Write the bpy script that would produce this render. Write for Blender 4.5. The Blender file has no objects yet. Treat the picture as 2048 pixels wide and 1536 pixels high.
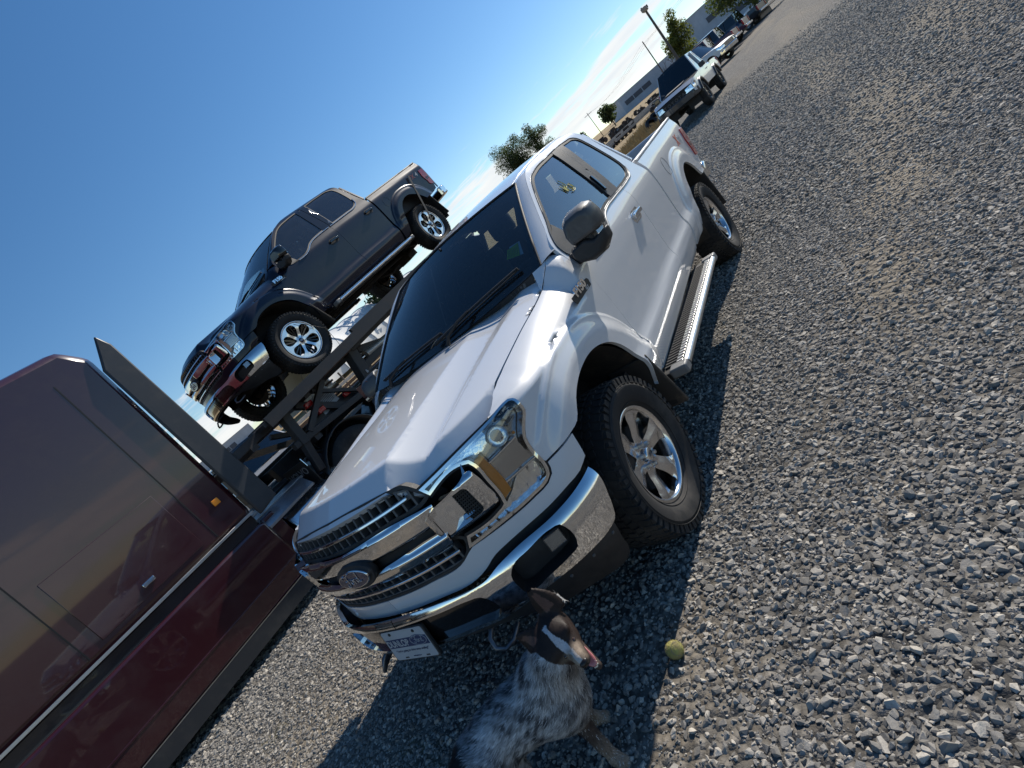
import bpy, bmesh, math, random
from mathutils import Vector, Matrix
from mathutils.geometry import delaunay_2d_cdt
S = bpy.context.scene
# ------------------------------------------------------------------ camera
cam_d = bpy.data.cameras.new('camera'); cam = bpy.data.objects.new('camera', cam_d)
S.collection.objects.link(cam); S.camera = cam
CAM = Vector((2.09794759, 2.27044793, 1.61521083))
CX = Vector((-0.36647948, 0.67473416, -0.64064545)); CY = Vector((0.53093263, -0.41378548, -0.73952155)); CZ = Vector((-0.76407024, -0.61115905, -0.2065945))
m = Matrix((CX, -CY, -CZ)).transposed().to_4x4(); m.translation = CAM
cam.matrix_world = m
cam_d.sensor_fit = 'HORIZONTAL'; cam_d.sensor_width = 36.0; cam_d.lens = 1112.7 / 2048 * 36
cam_d.clip_start = .05; cam_d.clip_end = 3000
# ------------------------------------------------------------------ sky and sun
SUN_EL = math.radians(34.8); SUN_AZ = math.radians(172.0)     # azimuth from +X, counter-clockwise
sun_dir = Vector((math.cos(SUN_EL)*math.cos(SUN_AZ), math.cos(SUN_EL)*math.sin(SUN_AZ), math.sin(SUN_EL)))
W = bpy.data.worlds.new('World'); S.world = W; W.use_nodes = True
nt = W.node_tree; nt.nodes.clear()
def N(nt, t, **k):
    n = nt.nodes.new(t)
    for a, b in k.items():
        if a.startswith('i_'):
            key = a[2:]; key = int(key) if key.isdigit() else key.replace('_', ' ')
            n.inputs[key].default_value = b
        else: setattr(n, a, b)
    return n
out = N(nt, 'ShaderNodeOutputWorld'); bg = N(nt, 'ShaderNodeBackground', i_Strength=.10)
sky = N(nt, 'ShaderNodeTexSky', sky_type='NISHITA', sun_disc=False, sun_elevation=SUN_EL, altitude=700, air_density=1.0, dust_density=.12, ozone_density=1.6)
sky.sun_rotation = math.radians(90) - SUN_AZ
# thin streaked cloud sheet low in the sky, projected on a layer overhead
tc = N(nt, 'ShaderNodeTexCoord'); sep = N(nt, 'ShaderNodeSeparateXYZ'); nt.links.new(tc.outputs['Generated'], sep.inputs[0])
def MATH(nt, op, a, b=None, c=None, clamp=False):
    n = nt.nodes.new('ShaderNodeMath'); n.operation = op; n.use_clamp = clamp
    for i, v in enumerate((a, b, c)):
        if v is None: continue
        if isinstance(v, (int, float)): n.inputs[i].default_value = v
        else: nt.links.new(v, n.inputs[i])
    return n.outputs[0]
az = MATH(nt, 'ARCTAN2', sep.outputs[1], MATH(nt, 'MULTIPLY', sep.outputs[0], -1.0)); el = MATH(nt, 'ARCSINE', sep.outputs[2])
cmb = N(nt, 'ShaderNodeCombineXYZ'); nt.links.new(MATH(nt, 'MULTIPLY', az, 3.4), cmb.inputs[0]); nt.links.new(MATH(nt, 'ADD', MATH(nt, 'MULTIPLY', el, 30.0), MATH(nt, 'MULTIPLY', az, -1.6)), cmb.inputs[1])
n1 = N(nt, 'ShaderNodeTexNoise', i_Scale=1.15, i_Detail=10, i_Roughness=.60, i_Distortion=.45); nt.links.new(cmb.outputs[0], n1.inputs['Vector'])
b1 = N(nt, 'ShaderNodeMapRange', i_1=.0, i_2=.035, i_3=.35, i_4=1.0); b1.interpolation_type = 'SMOOTHSTEP'; nt.links.new(el, b1.inputs[0])
b2 = N(nt, 'ShaderNodeMapRange', i_1=.085, i_2=.215, i_3=1.0, i_4=0.0); b2.interpolation_type = 'SMOOTHSTEP'; nt.links.new(el, b2.inputs[0])
thr = MATH(nt, 'SUBTRACT', .80, MATH(nt, 'MULTIPLY', MATH(nt, 'MULTIPLY', b1.outputs[0], b2.outputs[0]), .375))
cov = N(nt, 'ShaderNodeMapRange', i_3=0.0, i_4=1.0); cov.interpolation_type = 'SMOOTHSTEP'
nt.links.new(n1.outputs[0], cov.inputs[0]); nt.links.new(thr, cov.inputs[1]); nt.links.new(MATH(nt, 'ADD', thr, .13), cov.inputs[2])
side = N(nt, 'ShaderNodeMapRange', i_1=-.35, i_2=.55, i_3=1.0, i_4=.12); side.interpolation_type = 'SMOOTHSTEP'; nt.links.new(sep.outputs[0], side.inputs[0])
covf = MATH(nt, 'MULTIPLY', MATH(nt, 'MULTIPLY', cov.outputs[0], .93), side.outputs[0])
cloudc = N(nt, 'ShaderNodeMix', data_type='RGBA'); cloudc.inputs[6].default_value = (6.6, 7.2, 8.0, 1); cloudc.inputs[7].default_value = (10.2, 9.9, 9.3, 1)
n2 = N(nt, 'ShaderNodeTexNoise', i_Scale=3.1, i_Detail=7); nt.links.new(cmb.outputs[0], n2.inputs['Vector']); nt.links.new(n2.outputs[0], cloudc.inputs[0])
mixs = N(nt, 'ShaderNodeMix', data_type='RGBA'); nt.links.new(covf, mixs.inputs[0]); hs = N(nt, 'ShaderNodeHueSaturation', i_Saturation=1.26, i_Value=1.12, i_Fac=1.0); nt.links.new(sky.outputs[0], hs.inputs['Color']); nt.links.new(hs.outputs[0], mixs.inputs[6]); nt.links.new(cloudc.outputs[2], mixs.inputs[7])
nt.links.new(mixs.outputs[2], bg.inputs[0]); nt.links.new(bg.outputs[0], out.inputs[0])
sd = bpy.data.lights.new('sun', 'SUN'); sd.energy = 5.0; sd.angle = math.radians(.53); sd.color = (1.0, .93, .82)
sun = bpy.data.objects.new('sun', sd); S.collection.objects.link(sun); sun.rotation_euler = sun_dir.to_track_quat('Z', 'Y').to_euler()
S.view_settings.view_transform = 'Standard'; S.view_settings.look = 'None'; S.view_settings.gamma = 1; S.view_settings.exposure = 0.12; S.view_settings.use_curve_mapping = False
S.render.engine = 'CYCLES'; S.cycles.max_bounces = 8; S.cycles.transparent_max_bounces = 16; S.cycles.use_denoising = True
S.cycles.caustics_reflective = False; S.cycles.caustics_refractive = False
random.seed(7)
# ------------------------------------------------------------------ materials
MATS = {}
def mat(name, base=(.5,.5,.5), rough=.5, metal=0.0, coat=0.0, coat_rough=.03, spec=.5, bump=0.0, bscale=60.0, var=0.0, vscale=6.0, var2=None, dirt=None, dscale=3.0, damt=.5, trans=0, ior=1.45, emit=None, detail=6):
    """plain principled surface with optional grain (bump), tone variation and dirt patches"""
    if name in MATS: return MATS[name]
    M = bpy.data.materials.new(name); M.use_nodes = True; t = M.node_tree; b = t.nodes['Principled BSDF']
    b.inputs['Base Color'].default_value = (*base, 1); b.inputs['Roughness'].default_value = rough; b.inputs['Metallic'].default_value = metal
    b.inputs['Coat Weight'].default_value = coat; b.inputs['Coat Roughness'].default_value = coat_rough; b.inputs['Specular IOR Level'].default_value = spec
    b.inputs['Transmission Weight'].default_value = trans; b.inputs['IOR'].default_value = ior
    co = N(t, 'ShaderNodeTexCoord').outputs['Object']
    col = None
    if var or var2:
        nz = N(t, 'ShaderNodeTexNoise', i_Scale=vscale, i_Detail=detail, i_Roughness=.62); t.links.new(co, nz.inputs['Vector'])
        rp = N(t, 'ShaderNodeMapRange', i_1=.32, i_2=.68); t.links.new(nz.outputs[0], rp.inputs[0])
        mx = N(t, 'ShaderNodeMix', data_type='RGBA'); t.links.new(rp.outputs[0], mx.inputs[0])
        mx.inputs[6].default_value = (*[c*(1-var) for c in base], 1); mx.inputs[7].default_value = (*(var2 or [min(1,c*(1+var)) for c in base]), 1)
        col = mx.outputs[2]
    if dirt:
        nz = N(t, 'ShaderNodeTexNoise', i_Scale=dscale, i_Detail=9, i_Roughness=.7); t.links.new(co, nz.inputs['Vector'])
        rp = N(t, 'ShaderNodeMapRange', i_1=.48, i_2=.75, i_3=0.0, i_4=damt); t.links.new(nz.outputs[0], rp.inputs[0])
        mx = N(t, 'ShaderNodeMix', data_type='RGBA'); t.links.new(rp.outputs[0], mx.inputs[0])
        if col is None: mx.inputs[6].default_value = (*base, 1)
        else: t.links.new(col, mx.inputs[6])
        mx.inputs[7].default_value = (*dirt, 1); col = mx.outputs[2]
        rr = N(t, 'ShaderNodeMapRange', i_1=0.0, i_2=1.0, i_3=rough, i_4=.85); t.links.new(rp.outputs[0], rr.inputs[0]); t.links.new(rr.outputs[0], b.inputs['Roughness'])
        if coat:
            cw = N(t, 'ShaderNodeMapRange', i_1=0.0, i_2=.6, i_3=coat, i_4=coat*.35); t.links.new(rp.outputs[0], cw.inputs[0]); t.links.new(cw.outputs[0], b.inputs['Coat Weight'])
    if col is not None: t.links.new(col, b.inputs['Base Color'])
    if bump:
        nz = N(t, 'ShaderNodeTexNoise', i_Scale=bscale, i_Detail=4); t.links.new(co, nz.inputs['Vector'])
        bp = N(t, 'ShaderNodeBump', i_Strength=1.0, i_Distance=bump); t.links.new(nz.outputs[0], bp.inputs['Height']); t.links.new(bp.outputs[0], b.inputs['Normal'])
    if emit: b.inputs['Emission Color'].default_value = (*emit, 1); b.inputs['Emission Strength'].default_value = 1
    MATS[name] = M; return M
def glass(name, tint=(.3,.34,.34), refl=1.0, rough=.0, haze=None):
    """thin sheet of glass: tinted see-through plus a mirror share that grows at grazing angles"""
    if name in MATS: return MATS[name]
    M = bpy.data.materials.new(name); M.use_nodes = True; t = M.node_tree; t.nodes.clear()
    o = N(t, 'ShaderNodeOutputMaterial'); mx = N(t, 'ShaderNodeMixShader'); tr = N(t, 'ShaderNodeBsdfTransparent'); tr.inputs[0].default_value = (*tint, 1)
    gl = N(t, 'ShaderNodeBsdfGlossy'); gl.inputs['Roughness'].default_value = rough; fr = N(t, 'ShaderNodeFresnel', i_IOR=1.52)
    gl.inputs[0].default_value = (.96, .98, 1, 1)
    f = MATH(t, 'MULTIPLY', fr.outputs[0], 1.7*refl, clamp=True)
    t.links.new(f, mx.inputs[0]); t.links.new(tr.outputs[0], mx.inputs[1]); t.links.new(gl.outputs[0], mx.inputs[2])
    last = mx.outputs[0]
    if haze:
        df = N(t, 'ShaderNodeBsdfDiffuse'); df.inputs[0].default_value = (*haze[:3], 1); m2 = N(t, 'ShaderNodeMixShader', i_0=haze[3])
        nz = N(t, 'ShaderNodeTexNoise', i_Scale=9.0, i_Detail=8, i_Roughness=.75); t.links.new(N(t, 'ShaderNodeTexCoord').outputs['Object'], nz.inputs['Vector'])
        t.links.new(MATH(t, 'MULTIPLY', nz.outputs[0], haze[3]*2), m2.inputs[0])
        t.links.new(last, m2.inputs[1]); t.links.new(df.outputs[0], m2.inputs[2]); last = m2.outputs[0]
    t.links.new(last, o.inputs[0]); MATS[name] = M; return M
# ------------------------------------------------------------------ scene bookkeeping
def link(o, parent=None):
    S.collection.objects.link(o)
    if parent is not None: o.parent = parent
    return o
def thing(name, label, cat, loc=(0,0,0), rot=(0,0,0), group=None):
    o = bpy.data.objects.new(name, None); o.empty_display_size = .2; link(o); o.location = loc; o.rotation_euler = rot
    return tag(o, label, cat, group)
def tag(o, label, cat, group=None):
    o['label'] = label; o['category'] = cat
    if group: o['group'] = group
    return o
def kind(o, k): o['kind'] = k; return o
def mesh(name, v, f, m, parent=None, smooth=None, mi=None, vn=None):
    me = bpy.data.meshes.new(name); me.from_pydata([tuple(p) for p in v], [], f)
    for x in (m if isinstance(m, (list, tuple)) else [m]): me.materials.append(x)
    if mi: me.polygons.foreach_set('material_index', mi)
    if smooth is not None:
        me.polygons.foreach_set('use_smooth', [True]*len(me.polygons))
        if smooth < 179: me.set_sharp_from_angle(angle=math.radians(smooth))
    me.update(); o = bpy.data.objects.new(name, me); return link(o, parent)
def bevel(o, w=.004, seg=2):
    b = o.modifiers.new('bevel', 'BEVEL'); b.width = w; b.segments = seg; b.limit_method = 'ANGLE'; b.angle_limit = math.radians(35); return o
class MB:
    def __init__(s): s.v = []; s.f = []; s.mi = []; s.cur = 0
    def add(s, v, f):
        n = len(s.v); s.v += [tuple(p) for p in v]; s.f += [tuple(i+n for i in q) for q in f]; s.mi += [s.cur]*len(f); return s
    def box(s, c, d, M=None):
        x, y, z = d[0]/2, d[1]/2, d[2]/2
        v = [Vector((a*x, b*y, e*z)) for a in (-1,1) for b in (-1,1) for e in (-1,1)]
        if M is not None: v = [M @ p for p in v]
        v = [p + Vector(c) for p in v]
        return s.add(v, [(0,1,3,2),(4,6,7,5),(0,4,5,1),(2,3,7,6),(0,2,6,4),(1,5,7,3)])
    def beam(s, a, b, w, h, up=(0,0,1)):
        a, b = Vector(a), Vector(b); t = (b-a).normalized(); u = Vector(up)
        r = t.cross(u)
        if r.length < 1e-4: r = t.cross(Vector((1,0,0)))
        r.normalize(); u = r.cross(t)
        v = [p + r*(i*w/2) + u*(j*h/2) for p in (a, b) for i, j in ((-1,-1),(1,-1),(1,1),(-1,1))]
        return s.add(v, [(0,1,2,3),(7,6,5,4),(0,4,5,1),(1,5,6,2),(2,6,7,3),(3,7,4,0)])
    def tube(s, pts, r, seg=10, cap=True, closed=False):
        pts = [Vector(p) for p in pts]; n = len(pts); rs = r if isinstance(r, (list, tuple)) else [r]*n
        rings = []; prev = None
        for i, p in enumerate(pts):
            if closed: t = pts[(i+1) % n] - pts[i-1]
            else: t = pts[min(i+1, n-1)] - pts[max(i-1, 0)]
            t.normalize()
            if prev is None:
                a = t.orthogonal().normalized()
            else:
                a = prev - t*prev.dot(t)
                a = a.normalized() if a.length > 1e-6 else t.orthogonal().normalized()
            prev = a; b = t.cross(a)
            rings.append([p + (a*math.cos(2*math.pi*k/seg) + b*math.sin(2*math.pi*k/seg))*rs[i] for k in range(seg)])
        v = [q for R_ in rings for q in R_]; f = []
        for i in range(n if closed else n-1):
            j = (i+1) % n
            for k in range(seg): f.append((i*seg+k, i*seg+(k+1) % seg, j*seg+(k+1) % seg, j*seg+k))
        if cap and not closed: f += [tuple(range(seg-1, -1, -1)), tuple((n-1)*seg+k for k in range(seg))]
        return s.add(v, f)
    def lathe(s, prof, o, ax, seg=48, a0=0, a1=2*math.pi):
        """prof = (radius, height along the axis)"""
        o, ax = Vector(o), Vector(ax).normalized(); a = ax.orthogonal().normalized(); b = ax.cross(a); full = abs(a1-a0-2*math.pi) < 1e-6
        cnt = seg if full else seg+1; v = []; f = []
        for k in range(cnt):
            t = a0 + (a1-a0)*k/seg; d = a*math.cos(t) + b*math.sin(t)
            v += [o + d*r + ax*h for r, h in prof]
        n = len(prof)
        for k in range(seg):
            j = (k+1) % cnt
            for i in range(n-1): f.append((k*n+i, j*n+i, j*n+i+1, k*n+i+1))
        return s.add(v, f)
    def prism(s, poly, fr, d0, d1):
        """poly 2-D, fr(u,v,w)->3-D"""
        n = len(poly); v = [fr(u, w, d0) for u, w in poly] + [fr(u, w, d1) for u, w in poly]
        return s.add(v, [tuple(range(n-1, -1, -1)), tuple(range(n, 2*n))] + [(i, (i+1) % n, n+(i+1) % n, n+i) for i in range(n)])
    def obj(s, name, m, parent=None, smooth=35, bev=0):
        o = mesh(name, s.v, s.f, m, parent, smooth, s.mi if isinstance(m, (list, tuple)) else None)
        if bev: bevel(o, bev)
        return o
# ------------------------------------------------------------------ 2-D outlines
def inside(p, poly):
    x, y = p; c = False; j = len(poly)-1
    for i in range(len(poly)):
        xi, yi = poly[i]; xj, yj = poly[j]
        if (yi > y) != (yj > y) and x < (xj-xi)*(y-yi)/(yj-yi)+xi: c = not c
        j = i
    return c
def curve(pts, step=.03, closed=True):
    """smooth line through the points; a point given as (u, v, 1) is a corner"""
    n = len(pts); out = []
    rng = range(n if closed else n-1)
    for i in rng:
        p1, p2 = pts[i], pts[(i+1) % n]
        p0 = pts[i-1] if (closed or i > 0) else p1; p3 = pts[(i+2) % n] if (closed or i+2 < n) else p2
        c1, c2 = len(p1) > 2, len(p2) > 2
        L = math.hypot(p2[0]-p1[0], p2[1]-p1[1]) or 1e-9
        def tan(a, b, c, corner):
            if corner: return None
            l1 = math.hypot(b[0]-a[0], b[1]-a[1]) or 1e-9; l2 = math.hypot(c[0]-b[0], c[1]-b[1]) or 1e-9
            return [((b[k]-a[k])/l1*l2 + (c[k]-b[k])/l2*l1)/(l1+l2)*L for k in (0, 1)]
        t1 = tan(p0, p1, p2, c1); t2 = tan(p1, p2, p3, c2); d = [p2[k]-p1[k] for k in (0, 1)]
        if t1 is None and t2 is None: t1 = t2 = d
        elif t1 is None: t1 = [1.5*d[k]-.5*t2[k] for k in (0, 1)]
        elif t2 is None: t2 = [1.5*d[k]-.5*t1[k] for k in (0, 1)]
        m_ = max(1, int(round(L/step)))
        for q in range(m_):
            t = q/m_; a = 2*t**3-3*t*t+1; b = t**3-2*t*t+t; c = -2*t**3+3*t*t; e = t**3-t*t
            out.append(tuple(a*p1[k]+b*t1[k]+c*p2[k]+e*t2[k] for k in (0, 1)))
    if not closed: out.append(tuple(pts[-1][:2]))
    return out
def area(P): return .5*sum(P[i-1][0]*P[i][1]-P[i][0]*P[i-1][1] for i in range(len(P)))
def inset(P, d):
    sg = 1 if area(P) > 0 else -1; n = len(P); o = []
    for i in range(n):
        a, b, c = P[i-1], P[i], P[(i+1) % n]
        e1 = (b[0]-a[0], b[1]-a[1]); e2 = (c[0]-b[0], c[1]-b[1]); l1 = math.hypot(*e1) or 1e-9; l2 = math.hypot(*e2) or 1e-9
        n1 = (-e1[1]/l1*sg, e1[0]/l1*sg); n2 = (-e2[1]/l2*sg, e2[0]/l2*sg)
        k = 1+n1[0]*n2[0]+n1[1]*n2[1]; k = max(k, .35)
        o.append((b[0]+(n1[0]+n2[0])/k*d, b[1]+(n1[1]+n2[1])/k*d))
    return o
def rrect(u0, v0, u1, v1, r, k=4):
    o = []
    for cu, cv, a in ((u1-r, v1-r, 0), (u0+r, v1-r, 90), (u0+r, v0+r, 180), (u1-r, v0+r, 270)):
        for i in range(k+1):
            t = math.radians(a+90*i/k); o.append((cu+r*math.cos(t), cv+r*math.sin(t)))
    return o
def resample(P, step):
    o = []
    for i in range(len(P)):
        a, b = P[i], P[(i+1) % len(P)]; L = math.hypot(b[0]-a[0], b[1]-a[1])
        if L < 1e-6: continue
        k = max(1, int(round(L/step)))
        o += [(a[0]+(b[0]-a[0])*q/k, a[1]+(b[1]-a[1])*q/k) for q in range(k)]
    return o
# ------------------------------------------------------------------ sheet-metal panels on a parametric surface
def mnormal(mp, u, v, e=.003):
    a, b, c, d = Vector(mp(u+e, v)), Vector(mp(u-e, v)), Vector(mp(u, v+e)), Vector(mp(u, v-e))
    n = (a-b).cross(c-d)
    return n.normalized() if n.length > 1e-12 else Vector((0, 0, 1))
def mirrored(mp, sg):
    if sg > 0: return mp
    return lambda u, v: (lambda p: (p[0], -p[1], p[2]))(mp(u, v))
def offset(mp, d, ref=(-1.5, 0, .7), e=.003):
    ref = Vector(ref)
    def g(u, v):
        p = Vector(mp(u, v)); n = mnormal(mp, u, v, e)
        if n.dot(p-ref) < 0: n = -n
        return p + n*(d(u, v) if callable(d) else d)
    return g
def panel(name, outline, mp, m, parent, holes=(), step=.035, depth=.018, ref=(-1.5, 0, .7), lines=(), seg=None, e=.003, up=None):
    O = resample(outline, seg or step); Hs = [resample(h, seg or step) for h in holes]
    V = [Vector(p) for p in O]; E = [(i, (i+1) % len(O)) for i in range(len(O))]
    for h in Hs:
        n = len(V); V += [Vector(p) for p in h]; E += [(n+i, n+(i+1) % len(h)) for i in range(len(h))]
    for ln in lines:
        prev = None
        for p in ln:
            if inside(p, O) and not any(inside(p, h) for h in Hs) and min((p[0]-q[0])**2+(p[1]-q[1])**2 for q in O) > (step*.6)**2:
                V.append(Vector(p))
                if prev is not None: E.append((prev, len(V)-1))
                prev = len(V)-1
            else: prev = None
    us = [p[0] for p in O]; vs = [p[1] for p in O]; hs = step*.45
    bnd = list(O) + [p for h in Hs for p in h] + [p for ln in lines for p in ln]; cell = {}
    for p in bnd: cell.setdefault((int(p[0]//step), int(p[1]//step)), []).append(p)
    nu = int((max(us)-min(us))/step)+1; nv = int((max(vs)-min(vs))/step)+1
    for i in range(1, nu):
        for j in range(1, nv):
            p = (min(us)+i*step+(j % 2)*step*.5, min(vs)+j*step)
            ci, cj = int(p[0]//step), int(p[1]//step)
            if any((p[0]-q[0])**2+(p[1]-q[1])**2 < hs*hs for a in (-1,0,1) for b in (-1,0,1) for q in cell.get((ci+a, cj+b), ())): continue
            if inside(p, O) and not any(inside(p, h) for h in Hs): V.append(Vector(p))
    r = delaunay_2d_cdt(V, E, [], 0, 1e-6, False)
    P2, F = r[0], r[2]
    keep = []
    for q in F:
        c = (sum(P2[k][0] for k in q)/len(q), sum(P2[k][1] for k in q)/len(q))
        if inside(c, O) and not any(inside(c, h) for h in Hs): keep.append(tuple(q))
    used = sorted({k for q in keep for k in q}); idx = {k: i for i, k in enumerate(used)}
    P2 = [P2[k] for k in used]; keep = [tuple(idx[k] for k in q) for q in keep]
    P3 = [Vector(mp(*p)) for p in P2]; NN = [mnormal(mp, *p, e) for p in P2]
    cu = sum(P3, Vector())/len(P3); cn = sum(NN, Vector())
    tgt = Vector(up) if up else cu-Vector(ref)
    sg = 1 if cn.dot(tgt) > 0 else -1
    NN = [n*sg for n in NN]
    faces = []
    for q in keep:
        a, b, c = (P3[k] for k in q[:3]); n = (b-a).cross(c-a)
        faces.append(q if n.dot(NN[q[0]]) >= 0 else tuple(reversed(q)))
    ne = {}
    for q in faces:
        for i in range(len(q)): ne[(q[i], q[(i+1) % len(q)])] = 1
    v = list(P3); f = list(faces); nrm = [[NN[k] for k in q] for q in faces]
    if depth:
        low = {}
        for (a, b) in [e_ for e_ in ne if (e_[1], e_[0]) not in ne]:
            for k in (a, b):
                if k not in low: low[k] = len(v); v.append(P3[k]-NN[k]*depth)
            q = (b, a, low[a], low[b]); n = (v[q[1]]-v[q[0]]).cross(v[q[2]]-v[q[1]])
            n = n.normalized() if n.length > 0 else Vector((0,0,1))
            f.append(q); nrm.append([n]*4)
    me = bpy.data.meshes.new(name); me.from_pydata([tuple(p) for p in v], [], f); me.materials.append(m)
    me.polygons.foreach_set('use_smooth', [True]*len(f))
    me.normals_split_custom_set([tuple(n) for L in nrm for n in L]); me.update()
    return link(bpy.data.objects.new(name, me), parent)
def bar(mb, mp, path, hw, out_, inn, ref=(-1.5, 0, .7), sub=0):
    """square bar running along a surface path"""
    rings = []
    for i, p in enumerate(path):
        a, b = path[max(i-1, 0)], path[min(i+1, len(path)-1)]
        P = Vector(mp(*p)); n = mnormal(mp, *p)
        if n.dot(P-Vector(ref)) < 0: n = -n
        t = (Vector(mp(*b))-Vector(mp(*a))).normalized(); s_ = n.cross(t).normalized()
        rings.append([P+s_*hw-n*inn, P+s_*hw+n*out_, P-s_*hw+n*out_, P-s_*hw-n*inn])
    v = [q for r in rings for q in r]; f = [(3, 2, 1, 0)]
    for i in range(len(rings)-1):
        for k in range(4): f.append((i*4+k, i*4+(k+1) % 4, i*4+4+(k+1) % 4, i*4+4+k))
    n = len(rings)-1; f.append((n*4, n*4+1, n*4+2, n*4+3)); mb.add(v, f)
def tube_on(mb, mp, path, r, off=0, seg=8, closed=False):
    g = offset(mp, off) if off else mp
    mb.tube([g(*p) for p in path], r, seg, closed=closed)
def ruled(name, A, B, m, parent, bulge=0.0, k=4, ref=(-1.5,0,.7)):
    """strip between two 3-D lines with equal point counts"""
    A = [Vector(p) for p in A]; B = [Vector(p) for p in B]; v = []; f = []; n = len(A)
    for i in range(n):
        t = (A[min(i+1, n-1)]-A[max(i-1, 0)]); w = B[i]-A[i]; nn = t.cross(w).normalized()
        if nn.dot((A[i]+B[i])/2-Vector(ref)) < 0: nn = -nn
        for j in range(k+1):
            s_ = j/k; v.append(A[i].lerp(B[i], s_)+nn*bulge*4*s_*(1-s_)*w.length)
    for i in range(n-1):
        for j in range(k): f.append((i*(k+1)+j, i*(k+1)+j+1, (i+1)*(k+1)+j+1, (i+1)*(k+1)+j))
    return mesh(name, v, f, m, parent, 60)
def poly3(P, n):
    """resample a 3-D polyline to n points"""
    P = [Vector(p) for p in P]; d = [0]
    for i in range(1, len(P)): d.append(d[-1]+(P[i]-P[i-1]).length)
    o = []
    for k in range(n):
        s_ = d[-1]*k/(n-1); i = 0
        while i < len(P)-2 and s_ > d[i+1]: i += 1
        L = d[i+1]-d[i]; o.append(P[i].lerp(P[i+1], (s_-d[i])/L if L else 0))
    return o
def text_mesh(name, body, size, M, m, parent, ext=.001, shear=0, spacing=1.0, align='CENTER', bold=0, sx=1.0):
    c = bpy.data.curves.new(name, 'FONT'); c.body = body; c.size = size; c.extrude = ext; c.align_x = align; c.align_y = 'CENTER'; c.shear = shear; c.space_character = spacing; c.offset = bold
    o = bpy.data.objects.new(name, c); S.collection.objects.link(o)
    me = bpy.data.meshes.new_from_object(o.evaluated_get(bpy.context.evaluated_depsgraph_get()))
    S.collection.objects.unlink(o); bpy.data.objects.remove(o)
    me.transform(M @ Matrix.Diagonal((sx, 1, 1, 1))); me.materials.clear(); me.materials.append(m); me.name = name
    return link(bpy.data.objects.new(name, me), parent)
def frame3(o, x, y):
    x = Vector(x).normalized(); z = x.cross(Vector(y)).normalized(); y = z.cross(x)
    M = Matrix((x, y, z)).transposed().to_4x4(); M.translation = Vector(o); return M
def oncurve(mp, u, v, du=(1, 0), d=0.0, ref=(-1.5,0,.7)):
    """frame sitting on a surface: x along du, z outward"""
    P = Vector(mp(u, v)); n = mnormal(mp, u, v)
    if n.dot(P-Vector(ref)) < 0: n = -n
    x = (Vector(mp(u+du[0]*.01, v+du[1]*.01))-P).normalized(); y = n.cross(x)
    M = Matrix((x, y, n)).transposed().to_4x4(); M.translation = P+n*d; return M
# ------------------------------------------------------------------ shape of the full-size pickup (metres, front axle at the origin, x forward, y to its left)
def lerp_tab(tab):
    tab=sorted(tab)
    xs=[a for a,_ in tab]; ys=[b for _,b in tab]; n=len(xs)
    h=[xs[i+1]-xs[i] for i in range(n-1)]; d=[(ys[i+1]-ys[i])/h[i] for i in range(n-1)]
    m=[d[0]]+[0.0 if d[i-1]*d[i]<=0 else (h[i-1]+h[i])*3/((2*h[i]+h[i-1])/d[i-1]+(h[i]+2*h[i-1])/d[i]) if True else 0 for i in range(1,n-1)]+[d[-1]]
    def g(x):
        if x<=xs[0]: return ys[0]+m[0]*(x-xs[0])
        if x>=xs[-1]: return ys[-1]+m[-1]*(x-xs[-1])
        i=0
        while x>xs[i+1]: i+=1
        t=(x-xs[i])/h[i]; t2=t*t; t3=t2*t
        return (2*t3-3*t2+1)*ys[i]+(t3-2*t2+t)*h[i]*m[i]+(3*t2-2*t3)*ys[i+1]+(t3-t2)*h[i]*m[i+1]
    return g
def sstep(a,b,x):
    if a>b: return 1-sstep(b,a,x)
    t=min(1.0,max(0.0,(x-a)/(b-a))); return t*t*(3-2*t)
# ---- body side profile: y as function of z (t)
YB=lerp_tab([(.40,.905),(.46,.940),(.54,.966),(.61,.980),(.645,.980),(.70,.967),(.735,.962),(.80,.963),(.95,.969),(1.10,.974),(1.18,.973),(1.225,.967),(1.27,.950),(1.335,.924),(1.42,.893)])
def arch_r(x,z,cx,cz=.40):
    # squircle radius about the axle
    dx=abs(x-cx); dz=z-cz
    if dz<0: return math.hypot(dx,dz*.6)
    p=2.25
    return (dx**p+dz**p)**(1/p)
def flare(x,z,cx):
    r=arch_r(x,z,cx)
    k=.34*(1-sstep(.706,.736,r))+.66*(1-sstep(.612,.712,r))
    lo=sstep(.46,.70,z) if x<cx else sstep(.62,.78,z)
    return .043*k*(.25+.75*lo)
def TZ(x):
    return .024*max(0.0,-x-.55) if x<-.75 else .024*max(0.0,(.05-x-.55))**2/.5 if x<-.5 else 0.0
TZ=lambda x: 0.0 if x>-.35 else (.024*(-x-.55) if x<-.75 else .024*(-x-.35)**2/.8)
def GYt(t): return YB(t) if t<1.335 else GY(t)
GY=lerp_tab([(1.30,.938),(1.335,.924),(1.42,.893),(1.62,.812),(1.77,.745),(1.83,.708),(1.87,.655),(1.895,.58)])
def side_y(x,t):
    z=t-TZ(x)
    y=GYt(z)
    if x>-1.0: y+=flare(x,z,0.0)
    if x<-2.7: y+=flare(x,z,-3.683)
    return y
def arc_lines(cx,cz,radii=(.738,.722,.704,.665,.625,.606),a0=4,a1=176,k=44):
    out=[]
    for r in radii:
        L=[]
        for i in range(k+1):
            a=math.radians(a0+(a1-a0)*i/k); c,s_=math.cos(a),math.sin(a)
            L.append((cx+r*abs(c)**(2/2.25)*(1 if c>0 else -1),cz+r*abs(s_)**(2/2.25)))
        out.append(L)
    return out
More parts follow.
